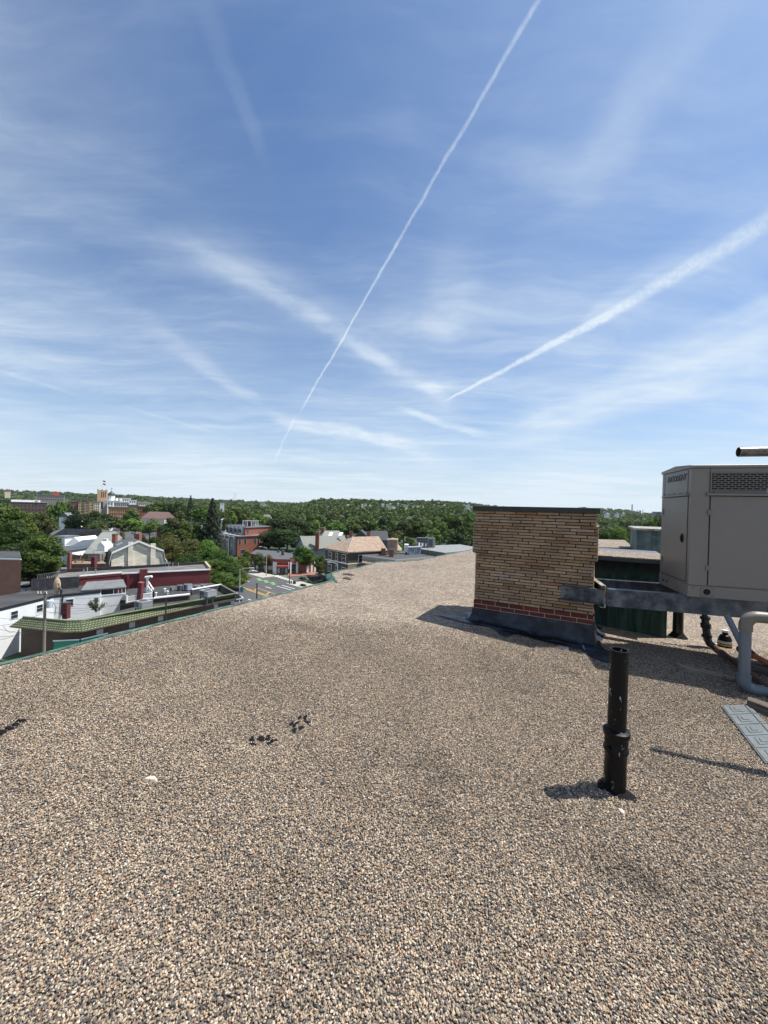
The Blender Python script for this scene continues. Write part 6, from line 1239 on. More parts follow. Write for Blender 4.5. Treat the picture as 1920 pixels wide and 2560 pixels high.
# orange barrels at the side street
for i, (px, py) in enumerate(((803, 1432), (809, 1432))):
    c = P(px, py, GZ); o = T('traffic_barrel', 'orange and white traffic barrel behind the black pickup truck', 'barrel', c, 0, 'traffic barrels behind the truck'); part(o, 'drum', M_redpipe, lambda q: q.tube([c, c + up * 1.0], [.32, .26], 12)); part(o, 'white_band', M_white, lambda q: q.tube([c + up * .5, c + up * .65], [.31, .30], 12)); part(o, 'foot', M_black2, lambda q: q.tube([c, c + up * .07], .42, 12))
# pedestrian
def person():
    b = P(764, 1437, GZ) + up * .18; me = bpy.data.meshes.new('person'); V = [(0, 0, .95), (0, 0, 1.15), (0, .01, 1.38), (0, .01, 1.5), (0, .0, 1.64), (0, 0, 1.76), (-.1, 0, .9), (-.12, .12, .5), (-.11, .2, .08), (-.11, .08, .03), (.1, 0, .9), (.11, -.1, .5), (.11, -.12, .08), (.11, -.26, .03), (-.19, 0, 1.42), (-.25, -.05, 1.12), (-.24, -.2, .92), (.19, 0, 1.42), (.25, .06, 1.12), (.24, 0, .88)]
    E = [(0, 1), (1, 2), (2, 3), (3, 4), (4, 5), (0, 6), (6, 7), (7, 8), (8, 9), (0, 10), (10, 11), (11, 12), (12, 13), (2, 14), (14, 15), (15, 16), (2, 17), (17, 18), (18, 19)]
    me.from_pydata(V, E, []); o = bpy.data.objects.new('person', me); C.objects.link(o); o.location = b; o.rotation_euler = (0, 0, rad(110)); md = o.modifiers.new('skin', 'SKIN'); md.use_smooth_shade = True; sv_ = me.skin_vertices[0].data
    R_ = [.13, .12, .15, .06, .10, .07, .09, .065, .045, .04, .09, .065, .045, .04, .06, .045, .035, .06, .045, .035]
    for i, r in enumerate(R_): sv_[i].radius = (r, r * .8)
    sv_[0].use_root = True; o.modifiers.new('sub', 'SUBSURF').levels = 1; me.materials.append(mat('dark_clothing', (.02, .02, .025), .9)); tag(o, 'person in dark clothes walking past the brown shop wall', 'person')
person()

# ------------------------------------------------------------------ trees
def leaf_mat(name, c1, c2, tr=.25):
    m = bpy.data.materials.new(name); m.use_nodes = True; t = NT(m.node_tree); b = t.n['Principled BSDF']; oi = t.new('ShaderNodeObjectInfo'); geo = t.new('ShaderNodeNewGeometry')
    f = t.noise(geo.outputs['Position'], .45, 4, .65); c = t.mix(t.ss(f, .35, .65), (*c1, 1), (*c2, 1)); v = t.mr(oi.outputs['Random'], 0, 1, .65, 1.3); s = t.new('ShaderNodeCombineXYZ')
    t.put(s.inputs[0], t.m('MULTIPLY', v, t.mr(t.m('FRACT', t.m('MULTIPLY', oi.outputs['Random'], 7.3)), 0, 1, .8, 1.25))); t.put(s.inputs[1], v); t.put(s.inputs[2], v)
    t.put(b.inputs['Base Color'], t.mix(1.0, c, s.outputs[0], 'MULTIPLY')); b.inputs['Roughness'].default_value = .6; b.inputs['Specular IOR Level'].default_value = .25
    tl_ = t.new('ShaderNodeBsdfTranslucent'); t.put(tl_.inputs['Color'], t.mix(1.0, c, (1.3, 1.5, .5, 1), 'MULTIPLY')); mx = t.new('ShaderNodeMixShader'); mx.inputs[0].default_value = tr
    t.l.new(b.outputs[0], mx.inputs[1]); t.l.new(tl_.outputs[0], mx.inputs[2]); t.l.new(mx.outputs[0], t.n['Material Output'].inputs['Surface']); return m
M_leaf = {'mid': leaf_mat('leaves_mid', (0.039, 0.071, 0.011), (0.084, 0.127, 0.019)), 'dark': leaf_mat('leaves_dark', (0.024, 0.045, 0.011), (0.042, 0.072, 0.016)), 'bright': leaf_mat('leaves_bright', (0.059, 0.112, 0.015), (0.099, 0.159, 0.027)), 'olive': leaf_mat('leaves_olive', (0.059, 0.071, 0.018), (0.094, 0.104, 0.032)), 'needle': leaf_mat('needles', (0.016, 0.029, 0.013), (0.029, 0.045, 0.019), .1)}
M_bark = mat('bark', (.07, .055, .042), .95, 0, .3, 3)
def leaves(pts, nrm, size, rng, mesh):
    n = len(pts); r = rng.normal(size=(n, 3)); t1 = np.cross(nrm, r); t1 /= np.linalg.norm(t1, axis=1)[:, None] + 1e-9; t2 = np.cross(nrm, t1); s = size * rng.uniform(.6, 1.35, (n, 1))
    v = np.stack([pts - t1 * s, pts - t2 * s * .62 + nrm * s * .15, pts + t1 * s, pts + t2 * s * .62 + nrm * s * .15], 1).reshape(-1, 3)
    mesh.vertices.add(4 * n); mesh.vertices.foreach_set('co', v.ravel()); mesh.loops.add(4 * n); mesh.loops.foreach_set('vertex_index', np.arange(4 * n)); mesh.polygons.add(n); mesh.polygons.foreach_set('loop_start', np.arange(n) * 4); mesh.polygons.foreach_set('loop_total', np.full(n, 4)); mesh.update()
def crown_pts(rng, n, nb, flat=1.0, lo=.12, wild=1.0):
    """leaf points on many overlapping clumps that fill a unit crown (x, y in -.5...5, z in 0..1)"""
    k = 0; cs = []; 
    while len(cs) < nb:
        p = rng.uniform(-1, 1, 3)
        if np.linalg.norm(p) < 1: 
            q = p * np.array([.36, .36, .33]) + np.array([0, 0, .53]); wz = 1 - .35 * abs(q[2] - .45) / .5; q[:2] *= wz; cs.append(q)
    cs = np.array(cs); rad_ = rng.uniform(.10, .185, nb) * wild
    idx = rng.integers(0, nb, n); d = rng.normal(size=(n, 3)); d /= np.linalg.norm(d, axis=1)[:, None]; d[:, 2] = np.where(d[:, 2] < -.3, d[:, 2] * .4, d[:, 2]); rr = rad_[idx][:, None] * rng.uniform(.62, 1.12, (n, 1)) ** .6
    p = cs[idx] + d * rr * np.array([1, 1, .78 * flat]); nrm = d * .75 + rng.normal(size=(n, 3)) * .42 + np.array([0, 0, .25]); nrm /= np.linalg.norm(nrm, axis=1)[:, None]; return p, nrm
def crown(name, seed, n, nb, size, m, wild=1.0):
    rng = np.random.default_rng(seed); p, nr = crown_pts(rng, n, nb, wild=wild); me = bpy.data.meshes.new(name); leaves(p, nr, size, rng, me); me.materials.append(m); return me
def conifer(name, seed, n, size, m):
    rng = np.random.default_rng(seed); z = rng.beta(1.1, 1.5, n); tier = np.floor(z * 16) / 16; z = tier + rng.uniform(0, .045, n); a = rng.uniform(0, 6.283, n); lob = .8 + .2 * np.sin(a * 5 + tier * 40); r = (.5 * (1 - z) ** .8 * lob + .015) * np.sqrt(rng.uniform(.12, 1, n)); z2 = z - r * .22 + .03
    p = np.stack([r * np.cos(a), r * np.sin(a), np.clip(z2, 0, 1)], 1); nr = np.stack([np.cos(a) * .4, np.sin(a) * .4, np.full(n, .8)], 1) + rng.normal(size=(n, 3)) * .35; nr /= np.linalg.norm(nr, axis=1)[:, None]; me = bpy.data.meshes.new(name); leaves(p, nr, size, rng, me); me.materials.append(m); return me
CR_ = {}
for kd in ('mid', 'dark', 'bright', 'olive'):
    CR_[kd, 2] = [crown('crown_near', 10 + i + hash(kd[0]) % 1 + len(kd), 15000, 42, .019, M_leaf[kd]) for i in range(2)]
    CR_[kd, 1] = [crown('crown_mid', 30 + i + len(kd), 4200, 26, .032, M_leaf[kd]) for i in range(3)]
    CR_[kd, 0] = [crown('crown_far', 50 + i + len(kd), 1300, 18, .055, M_leaf[kd], 1.1) for i in range(3)]
CR_['needle', 2] = [conifer('conifer_near', 3, 9000, .022, M_leaf['needle'])]; CR_['needle', 1] = CR_['needle', 2]; CR_['needle', 0] = CR_['needle', 2]
def trunk_mesh():
    q = MB(True); q.tube([(0, 0, 0), (.004, 0, .12), (-.004, .003, .3), (.0, .0, .62)], [.028, .021, .018, .008], 8)
    rr = random.Random(2)
    for k in range(7): a = k * 2.4; z = .24 + .05 * k; q.tube([(0, 0, z), (.12 * math.cos(a), .12 * math.sin(a), z + .12), (.25 * math.cos(a), .25 * math.sin(a), z + .2)], [.011, .007, .003], 5)
    o = q.build('trunk', M_bark, None, smooth=False); me = o.data; bpy.data.objects.remove(o); return me
TRK = trunk_mesh(); rt = random.Random(77)
def tree(x, y, base, top, w, kd, label, name='broadleaf_tree', group=None, lod=None, cz=.16):
    H = top - base; o = bpy.data.objects.new('spruce_tree' if kd == 'needle' else name, None); C.objects.link(o); o.location = (x, y, base); o.rotation_euler = (0, 0, rt.uniform(0, 6.28)); o.empty_display_size = .3
    tag(o, label, 'tree', group); r = math.hypot(x, y); lod = lod if lod is not None else (2 if r < 135 else (1 if r < 260 else 0))
    t_ = bpy.data.objects.new('trunk', TRK); C.objects.link(t_); t_.parent = o; t_.scale = (H, H, H)
    c_ = bpy.data.objects.new('crown', rt.choice(CR_[kd, lod])); C.objects.link(c_); c_.parent = o; c_.location = (0, 0, cz * H); c_.scale = (w, w, (1 - cz) * H * 1.04); return o
TREES = [  # px, y of top, width px, metres ahead, kind, label
 (8, 1246, 120, 118, 'mid', 'huge leafy tree at the left picture edge rising to the horizon'), (38, 1300, 90, 100, 'mid', 'broad green tree left of the grey hipped house, below the tallest one'),
 (112, 1336, 118, 90, 'mid', 'big near maple with layered foliage covering the left of the grey house'), (35, 1345, 95, 86, 'dark', 'dark tree behind the brown brick building, left of the big maple'), (78, 1395, 70, 92, 'dark', 'low dark tree shading the parked cars by the brick building'),
 (112, 1278, 70, 150, 'olive', 'olive green tree in front of the dark brick apartments'), (68, 1285, 60, 135, 'mid', 'green tree below the left end of the dark brick apartments'), (142, 1244, 42, 240, 'bright', 'bright green tree beside the grey low block with red penthouse'), (165, 1254, 30, 250, 'dark', 'dark tree right of the bright one by the low block'),
 (196, 1270, 62, 190, 'dark', 'dark spreading tree under the tan apartment row'), (236, 1272, 58, 200, 'dark', 'dark spreading tree under the tan stone tower'), (272, 1279, 50, 230, 'dark', 'dark tree in front of the orange brick apartments'), (250, 1302, 40, 170, 'olive', 'small tree above the grey house ridge by the street lamp'),
 (332, 1270, 42, 300, 'mid', 'round tree before the brown hip roofed house'), (305, 1294, 50, 235, 'mid', 'street tree left of three beside the far road'), (338, 1292, 52, 230, 'bright', 'street tree middle of three beside the far road'), (375, 1294, 55, 225, 'bright', 'street tree right of three beside the far road'),
 (304, 1322, 24, 150, 'olive', 'small tree by the parked cars above the slate roof'), (402, 1246, 70, 330, 'mid', 'wide tree on the far side left of the tall pine'), (440, 1252, 60, 320, 'dark', 'dark tree behind the olive one near the tall pine'), (448, 1273, 66, 205, 'olive', 'olive brown tree right of the brown hip roofed house'), (422, 1290, 40, 200, 'dark', 'dark tree beside the small red building'),
 (500, 1260, 60, 260, 'bright', 'bright round tree behind the spruce'), (455, 1303, 78, 150, 'mid', 'green tree above the white gable, right of centre left'), (495, 1303, 50, 150, 'mid', 'green tree touching the left of the tall spruce'),
 (532, 1252, 62, 150, 'needle', 'tall dark spruce left of the red brick apartments'), (477, 1242, 30, 320, 'needle', 'distant dark pine standing above the tree line'),
 (430, 1343, 84, 118, 'olive', 'tree just right of the whitewashed gable'), (352, 1335, 42, 125, 'dark', 'dark shrubby tree between the slate roof and the road'), (385, 1340, 50, 128, 'mid', 'green tree behind the right chimney of the white gable'), (475, 1345, 78, 112, 'olive', 'yellowish green tree behind the maroon building'), (522, 1348, 82, 114, 'bright', 'bright green tree right of the yellowish one behind the maroon building'),
 (556, 1372, 74, 104, 'bright', 'bright green street tree above the street lamp with banner'), (520, 1388, 90, 96, 'mid', 'large street tree overhanging the end of the maroon building'), (572, 1400, 72, 99, 'mid', 'large green street tree beside the far kerb'), (592, 1392, 76, 106, 'mid', 'rounded street tree overhanging the kerb right of the large one'), (600, 1425, 56, 100, 'bright', 'lower light green tree reaching over the carriageway'), (560, 1430, 80, 90, 'mid', 'full green tree right behind the pale street lamp'), (470, 1375, 80, 104, 'mid', 'green tree low behind the maroon building middle'), (540, 1425, 70, 93, 'mid', 'lowest street tree by the maroon end parapet'), (505, 1410, 40, 92, 'dark', 'dark small tree in the gap by the maroon end wall'),
 (616, 1374, 36, 135, 'bright', 'light green small street tree before the red apartments'), (648, 1382, 38, 126, 'olive', 'small street tree in front of the corner shop side'), (672, 1386, 30, 128, 'olive', 'second small street tree by the lamp beside the corner shop'),
 (640, 1280, 48, 260, 'bright', 'bright tree behind the rooftop pergola'), (598, 1262, 58, 300, 'mid', 'green tree on the tree line behind the red apartments'), (575, 1270, 40, 260, 'bright', 'light tree left above the glass bays'), (565, 1285, 26, 250, 'mid', 'smaller tree left above the glass bays'),
 (720, 1280, 110, 190, 'dark', 'very large dark tree between the red apartments and grey dormer house'), (700, 1315, 100, 168, 'dark', 'broad dark tree just right of the red apartments'), (745, 1330, 60, 168, 'dark', 'dark tree left of the grey house chimney'), (775, 1304, 50, 215, 'mid', 'green tree behind the red chimneys'), (665, 1335, 34, 170, 'dark', 'narrow dark tree touching the apartment brick wall'),
 (762, 1362, 64, 128, 'bright', 'bushy light green tree in front of the blue grey gable'), (800, 1384, 34, 122, 'bright', 'light tree between the corner shop and the brown building'), (803, 1405, 30, 118, 'olive', 'low tree beside the orange barrels'),
 (835, 1300, 60, 230, 'bright', 'bright crown behind the grey dormer house'), (880, 1298, 60, 240, 'mid', 'green crown above the tan hipped roof'), (925, 1288, 66, 260, 'mid', 'green crown behind the charcoal gable'), (965, 1310, 56, 200, 'dark', 'dark crown behind the tan bay tower'), (990, 1336, 40, 165, 'bright', 'light low tree right of the charcoal gables'),
 (1010, 1295, 66, 230, 'dark', 'dark tree above the white dormer'), (1045, 1300, 70, 215, 'mid', 'broad tree behind the rooftop plant box'), (1085, 1318, 50, 190, 'bright', 'light tree right of the rooftop plant box'), (1025, 1340, 44, 170, 'mid', 'low tree behind the white condensers'), (1100, 1296, 50, 250, 'bright', 'bright round tree left of the dark one near the chimney'),
 (1146, 1312, 76, 150, 'dark', 'large dark rounded tree just left of the tan brick chimney'), (1178, 1300, 44, 165, 'mid', 'lighter tree touching the left side of the tan brick chimney'), (1130, 1280, 60, 260, 'mid', 'green tree behind the large dark rounded tree'), (1185, 1280, 60, 240, 'bright', 'tree behind the top left of the tan brick chimney'),
 (1510, 1308, 60, 120, 'mid', 'green tree seen just right of the tan brick chimney'), (1545, 1318, 66, 112, 'bright', 'tree between the brick chimney and the roof shed'), (1580, 1306, 60, 120, 'mid', 'tree behind the roof shed left side'), (1625, 1300, 64, 118, 'mid', 'tree touching the generator left edge'), (1655, 1285, 70, 125, 'dark', 'tree behind the generator and roof shed'), (1605, 1320, 40, 100, 'dark', 'dark gap tree low beside the roof shed')]
for (px, yt, wp, Y, kd, lb) in TREES:
    t_ = D(px, yt, Y); w = wp * Y / F; base = min(terr(t_.x, Y), t_.z - 5); tree(t_.x, Y, base, t_.z, w * 1.15, kd, lb, lod=2 if wp * Y / F / Y > .085 or Y < 135 else None, cz=.1 if wp < 45 else .14)
# filling trees between streets, each one its own thing
placed = [(D(px, yt, Y).x, Y, wp * Y / F / 2) for (px, yt, wp, Y, kd, lb) in TREES]
blocks = [(o.location.x, o.location.y) for o in C.objects if o.get('category') in ('building', 'house')]
zones = [('above the brown brick building', -99, 100), ('behind the grey hipped house', 100, 180), ('below the tan apartment row', 180, 250), ('between the stone tower and the far road', 250, 350), ('by the brown hip roofed house', 350, 430), ('left of the tall spruce', 430, 520), ('behind the grey glass bays', 520, 600), ('behind the rooftop pergola', 600, 690), ('above the corner shop', 690, 780), ('above the grey dormer house', 780, 860), ('above the tan hipped roof', 860, 960), ('above the rooftop plant box', 960, 1060), ('left of the brick chimney', 1060, 1200), ('just right of the brick chimney', 1480, 1580), ('above the roof shed', 1580, 1700)]
n_f = 0; tries = 0
def road_clear(x, y):
    for a, b in zip(main_cl, main_cl[1:]):
        a = Vector(a); b = Vector(b); p = Vector((x, y)); t_ = max(0, min(1, (p - a).dot(b - a) / (b - a).length_squared)); 
        if (p - a - (b - a) * t_).length < 17: return False
    return True
while n_f < 165 and tries < 9000:
    tries += 1; px = rt.uniform(-60, 1690)
    if 1200 < px < 1480: continue
    Y = 170 + 330 * rt.random() ** .8; x = (px - 960) / F * Y
    if not road_clear(x, Y) or (360 < Y < 520 and px < 400): continue
    if any((x - a) ** 2 + (Y - b) ** 2 < (r * .7 + 3) ** 2 for a, b, r in placed) or any((x - a) ** 2 + (Y - b) ** 2 < 17 ** 2 for a, b in blocks): continue
    if Y < 300 and px < 640 and rt.random() < .5: continue
    hgt = rt.uniform(10, 17) * (1.0 if Y > 260 else .85); w = rt.uniform(9, 14); placed.append((x, Y, w / 2)); zn = [z for z in zones if z[1] <= px < z[2]][0]
    base = terr(x, Y); cap = 0 if px > 1300 else -.2; kd = rt.choice(['mid', 'mid', 'dark', 'dark', 'bright', 'olive']); adj = {'mid': 'green', 'dark': 'dark green', 'bright': 'light green', 'olive': 'olive green'}[kd]
    ltxt = adj + (' spreading' if w > 12.4 else (' narrow' if w < 10.2 else ' round')) + ' tree ' + zn[0] + ', ' + ('front row' if Y < 265 else ('middle row' if Y < 370 else 'back row')); tree(x, Y, base, base + hgt, w, kd, ltxt, group=ltxt); n_f += 1
# far woodland: thousands of crowns, nobody could count them
hill = [(905, 1262), (914, 1260), (925, 1264), (957, 1261), (968, 1262), (976, 1264), (995, 1259), (1008, 1262), (1015, 1271), (1022, 1266), (1033, 1268), (1045, 1266), (1058, 1268), (1085, 1262), (1098, 1261), (1112, 1263), (946, 1271), (985, 1270), (1160, 1264), (1172, 1262), (1166, 1274), (1180, 1276), (820, 1267), (870, 1266), (660, 1262), (760, 1270), (1498, 1292), (1528, 1300), (1545, 1283), (1560, 1283), (1520, 1284), (1610, 1296)]
def clear_view(x, y, z):
    px = 960 + x / y * F; py = 1272 + .0253 * (px - 960) - z / y * F
    return not any(abs(px - a) < 3 + 900 / y and py < b + 3 and y < 1000 for a, b in hill)
def woodland():
    rng = np.random.default_rng(5); V = []; N_ = []; tot = 0
    base_p = []
    unit = []
    for s in range(4):
        p, nr = crown_pts(np.random.default_rng(90 + s), 150, 12, wild=1.2); unit.append((p, nr))
    P_ = []; Nn = []; S_ = []
    def put(x, y, z, w, h, i):
        p, nr = unit[i % 4]; a = rng.uniform(0, 6.28); c, s = math.cos(a), math.sin(a); q = p * np.array([w, w, h]); q = np.stack([q[:, 0] * c - q[:, 1] * s + x, q[:, 0] * s + q[:, 1] * c + y, q[:, 2] + z], 1); P_.append(q); Nn.append(nr); S_.append(np.full((len(q), 1), w * .105))
    i = 0
    for r0_, r1_, n, w in ((430, 700, 1500, 11), (700, 1300, 3300, 13), (1300, 2100, 1700, 19), (2100, 3300, 1900, 30), (650, 1400, 1700, -13)):
        for _ in range(n):
            r = rng.uniform(r0_, r1_); px = rng.uniform(-150, 1950) if w > 0 else rng.uniform(680, 1260); az = (px - 960) / F; y = r / math.sqrt(1 + az * az); x = az * y
            if px < 400 and 430 < y < 560: continue
            if not clear_view(x, y, terr(x, y) - 3 + abs(w) * .85): continue
            ww = abs(w) * rng.uniform(.75, 1.3); put(x, y, terr(x, y) - 3, ww, ww * (rng.uniform(.55, .85) if r > 1500 else rng.uniform(.55, 1.0)), i); i += 1
    P_ = np.concatenate(P_); Nn = np.concatenate(Nn); S_ = np.concatenate(S_); me = bpy.data.meshes.new('woodland'); 
    n = len(P_); r = rng.normal(size=(n, 3)); t1 = np.cross(Nn, r); t1 /= np.linalg.norm(t1, axis=1)[:, None] + 1e-9; t2 = np.cross(Nn, t1); s = S_ * rng.uniform(.7, 1.3, (n, 1))
    v = np.stack([P_ - t1 * s, P_ - t2 * s * .7, P_ + t1 * s, P_ + t2 * s * .7], 1).reshape(-1, 3)
    me.vertices.add(4 * n); me.vertices.foreach_set('co', v.ravel()); me.loops.add(4 * n); me.loops.foreach_set('vertex_index', np.arange(4 * n)); me.polygons.add(n); me.polygons.foreach_set('loop_start', np.arange(n) * 4); me.polygons.foreach_set('loop_total', np.full(n, 4)); me.update()
    m = leaf_mat('leaves_far', (0.035, 0.066, 0.015), (0.083, 0.122, 0.027)); 
    for nd in m.node_tree.nodes:
        if nd.type == 'TEX_NOISE': nd.inputs['Scale'].default_value = .05
    me.materials.append(m); o = bpy.data.objects.new('woodland', me); C.objects.link(o); tag(o, 'distant unbroken woodland covering the hills to the horizon', None, None, 'stuff')
woodland()
# spiky young tree on the storefront roof
c = P(240, 1531, ZE + .1); rr = random.Random(8); o = T('young_tree', 'young spiky light green tree in front of the white wall', 'tree', c)
part(o, 'trunk', M_bark, lambda q: [q.tube([c, c + Vector((rr.uniform(-1.3, 1.3), rr.uniform(-.4, .4), rr.uniform(1.2, 2.3)))], [.05, .012], 5) for _ in range(9)])
rng = np.random.default_rng(4); k = 1100; u_ = rng.uniform(.25, 1, k); br = rng.integers(0, 14, k); an_ = rng.uniform(-1, 1, 14); pp_ = np.stack([an_[br] * u_ * 1.45, rng.uniform(-.35, .35, k), u_ * (2.3 - abs(an_[br]) * 1.0)], 1) + rng.normal(size=(k, 3)) * .08; nr = rng.normal(size=(k, 3)) + np.array([0, 0, .6]); nr /= np.linalg.norm(nr, axis=1)[:, None]
me = bpy.data.meshes.new('crown'); leaves(pp_, nr, .085, rng, me); me.materials.append(M_leaf['olive']); oc = bpy.data.objects.new('crown', me); C.objects.link(oc); oc.parent = o
# hedge and shrubs by the side street
for i, (px, py, w, h, l) in enumerate(((756, 1452, 26, 11, 'low clipped dark hedge by the side street corner'), (815, 1463, 50, 13, 'dark hedge along the bed below the black truck'), (822, 1448, 26, 20, 'light green shrub beside the copper roof corner'), (757, 1467, 22, 8, 'rounded dark shrub near the roof edge'), (775, 1459, 20, 8, 'small green shrub in the planted bed'))):
    c = P(px, py, GZ); k = c.y / F; o = T('shrub', l, 'shrub', c); oc = bpy.data.objects.new('foliage', CR_['dark' if i in (0, 1, 3) else 'bright', 1][i % 3]); C.objects.link(oc); oc.parent = o; oc.scale = (w * k, w * k * .6, h * k * 1.15); oc.location = (0, 0, -.1 * h * k); MW[oc.name] = MW[o.name]
    part(o, 'stem', M_bark, lambda q: q.tube([c, c + up * h * k * .5], .06, 6))

# ------------------------------------------------------------------ far buildings
def wins_grid(o, x0, x1, z0, z1, nx, nz, y=-.03, m=None, w=.5, hgt=.55):
    for i in range(nx):
        for j in range(nz):
            cx = x0 + (x1 - x0) * (i + .5) / nx; cz = z0 + (z1 - z0) * (j + .5) / nz; ww = (x1 - x0) / nx * w / 2; hh_ = (z1 - z0) / nz * hgt / 2; q = MB(True); q.box(cx - ww, cx + ww, y, -.001, cz - hh_, cz + hh_); q.build('window', m or M_glass, o)
def slabb(name, label, px0, px1, yt, Y, depth, m, zb=None, yaw=0, wins=None, roofm=None, cat='building', group=None, wm=None, parapet=None):
    a = D(px0, yt, Y); b = D(px1, yt, Y); base = zb if zb is not None else terr(a.x, Y) - 1; zt = (a.z + b.z) / 2; w = b.x - a.x; yaw = math.atan2(-a.x, Y) * .9; w = w * math.cos(yaw) / 1.0; o = T(name, label, cat, (a.x, Y, base), yaw, group); H = zt - base
    q = MB(True); q.box(0, w, 0, depth, 0, H - .4); q.build('wall', m, o); q = MB(True); q.box(-.3, w + .3, -.3, depth + .3, H - .398, H); q.build('parapet', parapet or roofm or m, o)
    if wins: wins_grid(o, w * .04, w * .96, H - wins[2], H - 1.2, wins[0], wins[1], m=wm)
    return o, w, H
o, w, H = slabb('brick_apartments', 'dark brown brick apartments with white roof line left of the bright tree', 27, 115, 1255, 300, 14, brick('umber_brick', (.13, .075, .06), (.11, .065, .05), (.09, .06, .05), .6, .3, .03), None, 0, (9, 2, 8), M_metal)
q = MB(True); q.box(w * .0, w * .8, 2, 8, H, H + 1.6); q.build('roof_storey', M_white, o); q = MB(True); q.box(w * .66, w * .74, -.4, 0, H - .5, H + 1.2); q.build('gable_crest', M_metal, o)
o, w, H = slabb('grey_block', 'long grey low block with red penthouse on the far left skyline', 90, 160, 1237, 450, 14, mat('grey_block', (.22, .2, .19), .9), None, 0, (12, 2, 7), M_metal); q = MB(True); q.box(w * .6, w * .78, 3, 9, H, H + 3.8); q.build('red_penthouse', M_redp, o)
o, w, H = slabb('hill_house', 'pale house with red roof high on the far left hill', 12, 24, 1228, 900, 12, M_cream, None); q = MB(True); q.box(-.5, w + .5, -.5, 12, H, H + 3); q.build('roof', mat('faded_red_roof', (.3, .1, .08), .9), o)
M_tstone = mat('tan_stone', (.50, .34, .18), .9, 0, .12, .2)
for i, (a, b, yt) in enumerate(((178, 196, 1254), (196, 210, 1253), (210, 222, 1252), (222, 234, 1251), (234, 249, 1255))):
    slabb('tan_apartment', ['brick apartment block at the left end of the tan row', 'tan bay fronted block second in the row left of the tower', 'tan bay fronted block in the middle of the row', 'tan bay fronted block fourth in the row', 'tan bay fronted block touching the stone tower'][i], a, b, yt, 420 + 2 * i, 14, [M_rbrick, M_tstone, M_tan, M_tstone, M_cream][i], None, 0, (3, 4, 13), M_dmetal)
# stone tower with flags
YT = 450; a, b = D(243, 1225, YT), D(268, 1225, YT); w = b.x - a.x; zb_ = GZ - 1; o = T('stone_tower', 'tan stone armory tower with tall dark slots and flagpole', 'tower', (a.x, YT, zb_), rad(34)); w *= .84; H = a.z - zb_
q = MB(True); q.box(0, w, 0, w, 0, H); q.build('shaft', mat('warm_tower_stone', (.52, .36, .22), .9, 0, .1, .15), o)
q = MB(True)
for i in range(5): q.box(i * w / 5 + .1, i * w / 5 + w / 5 * .6, -.25, w + .25, H + .002, H + 1.2) if i % 2 == 0 else None
q.build('battlement', M_tstone, o); q = MB(True)
for f in (.38, .56, .74): q.box(w * f, w * f + w * .09, -.06, -.002, H - 8.5, H - 2)
q.build('tall_slots', mat('dark_red_slot', (.07, .025, .025), .8), o)
q = MB(True); q.box(w * .35, w * 1.0, -2, -.01, 0, H - 12); q.build('grey_stair_wing', mat('pale_grey_stone', (.40, .37, .33), .9, 0, .1, .2), o); q = MB(True); q.box(w * .4, w * .6, -2.1, -2.002, H - 22, H - 14); q.build('stair_window', M_glass, o)
q = MB(True); q.tube([(w * .5, w / 2, H), (w * .5, w / 2, H + 12)], .18, 8); fp = q.build('flagpole', M_white, o)
for z, c_, n_ in ((10.2, (.25, .10, .12), 'upper_flag'), (6.8, (.08, .12, .16), 'lower_flag')):
    q = MB(True); nn = 7; vs = []
    for i in range(nn + 1): x = w * .5 + .2 + i * .38; dz = -.13 * i; yy = .35 * math.sin(i * 1.1); vs += [(x, w / 2 + yy, H + z + dz), (x, w / 2 + yy, H + z + 1.7 + dz * .8)]
    q.add(vs, [(2 * i, 2 * i + 2, 2 * i + 3, 2 * i + 1) for i in range(nn)]); q.build(n_, mat(n_, c_, .8), fp)
# white domed church
o, w, H = slabb('domed_church', 'white stepped building with dark dome and cross beside the stone tower', 268, 300, 1251, 440, 16, M_white, None, 0, None); cx = (D(276, 1240, 440).x - D(268, 1240, 440).x)
q = MB(True); q.tube([(cx, 5, H), (cx, 5, H + 5.5)], 3.3, 8); q.build('drum', M_white, o)
q = MB(True); q.tube([(cx, 5, H + 5.5), (cx, 5, H + 6.5), (cx, 5, H + 8), (cx, 5, H + 9.3), (cx, 5, H + 10), (cx, 5, H + 11.6)], [3.5, 3.4, 2.9, 1.9, .8, .25], 16); dmm = q.build('dome', mat('dark_dome', (.04, .055, .055), .5), o, smooth=True)
q = MB(True); q.box(cx - .12, cx + .12, 4.9, 5.1, H + 11.6, H + 15); q.box(cx - .9, cx + .9, 4.9, 5.1, H + 13.5, H + 13.8); q.build('cross', M_dmetal, dmm); q = MB(True); q.tube([(cx + 5, 4, H), (cx + 5, 4, H + 3)], 1.2, 10); q.tube([(cx + 9, 4, H), (cx + 9, 4, H + 2.4)], 1.2, 10); q.build('turret', M_white, o)
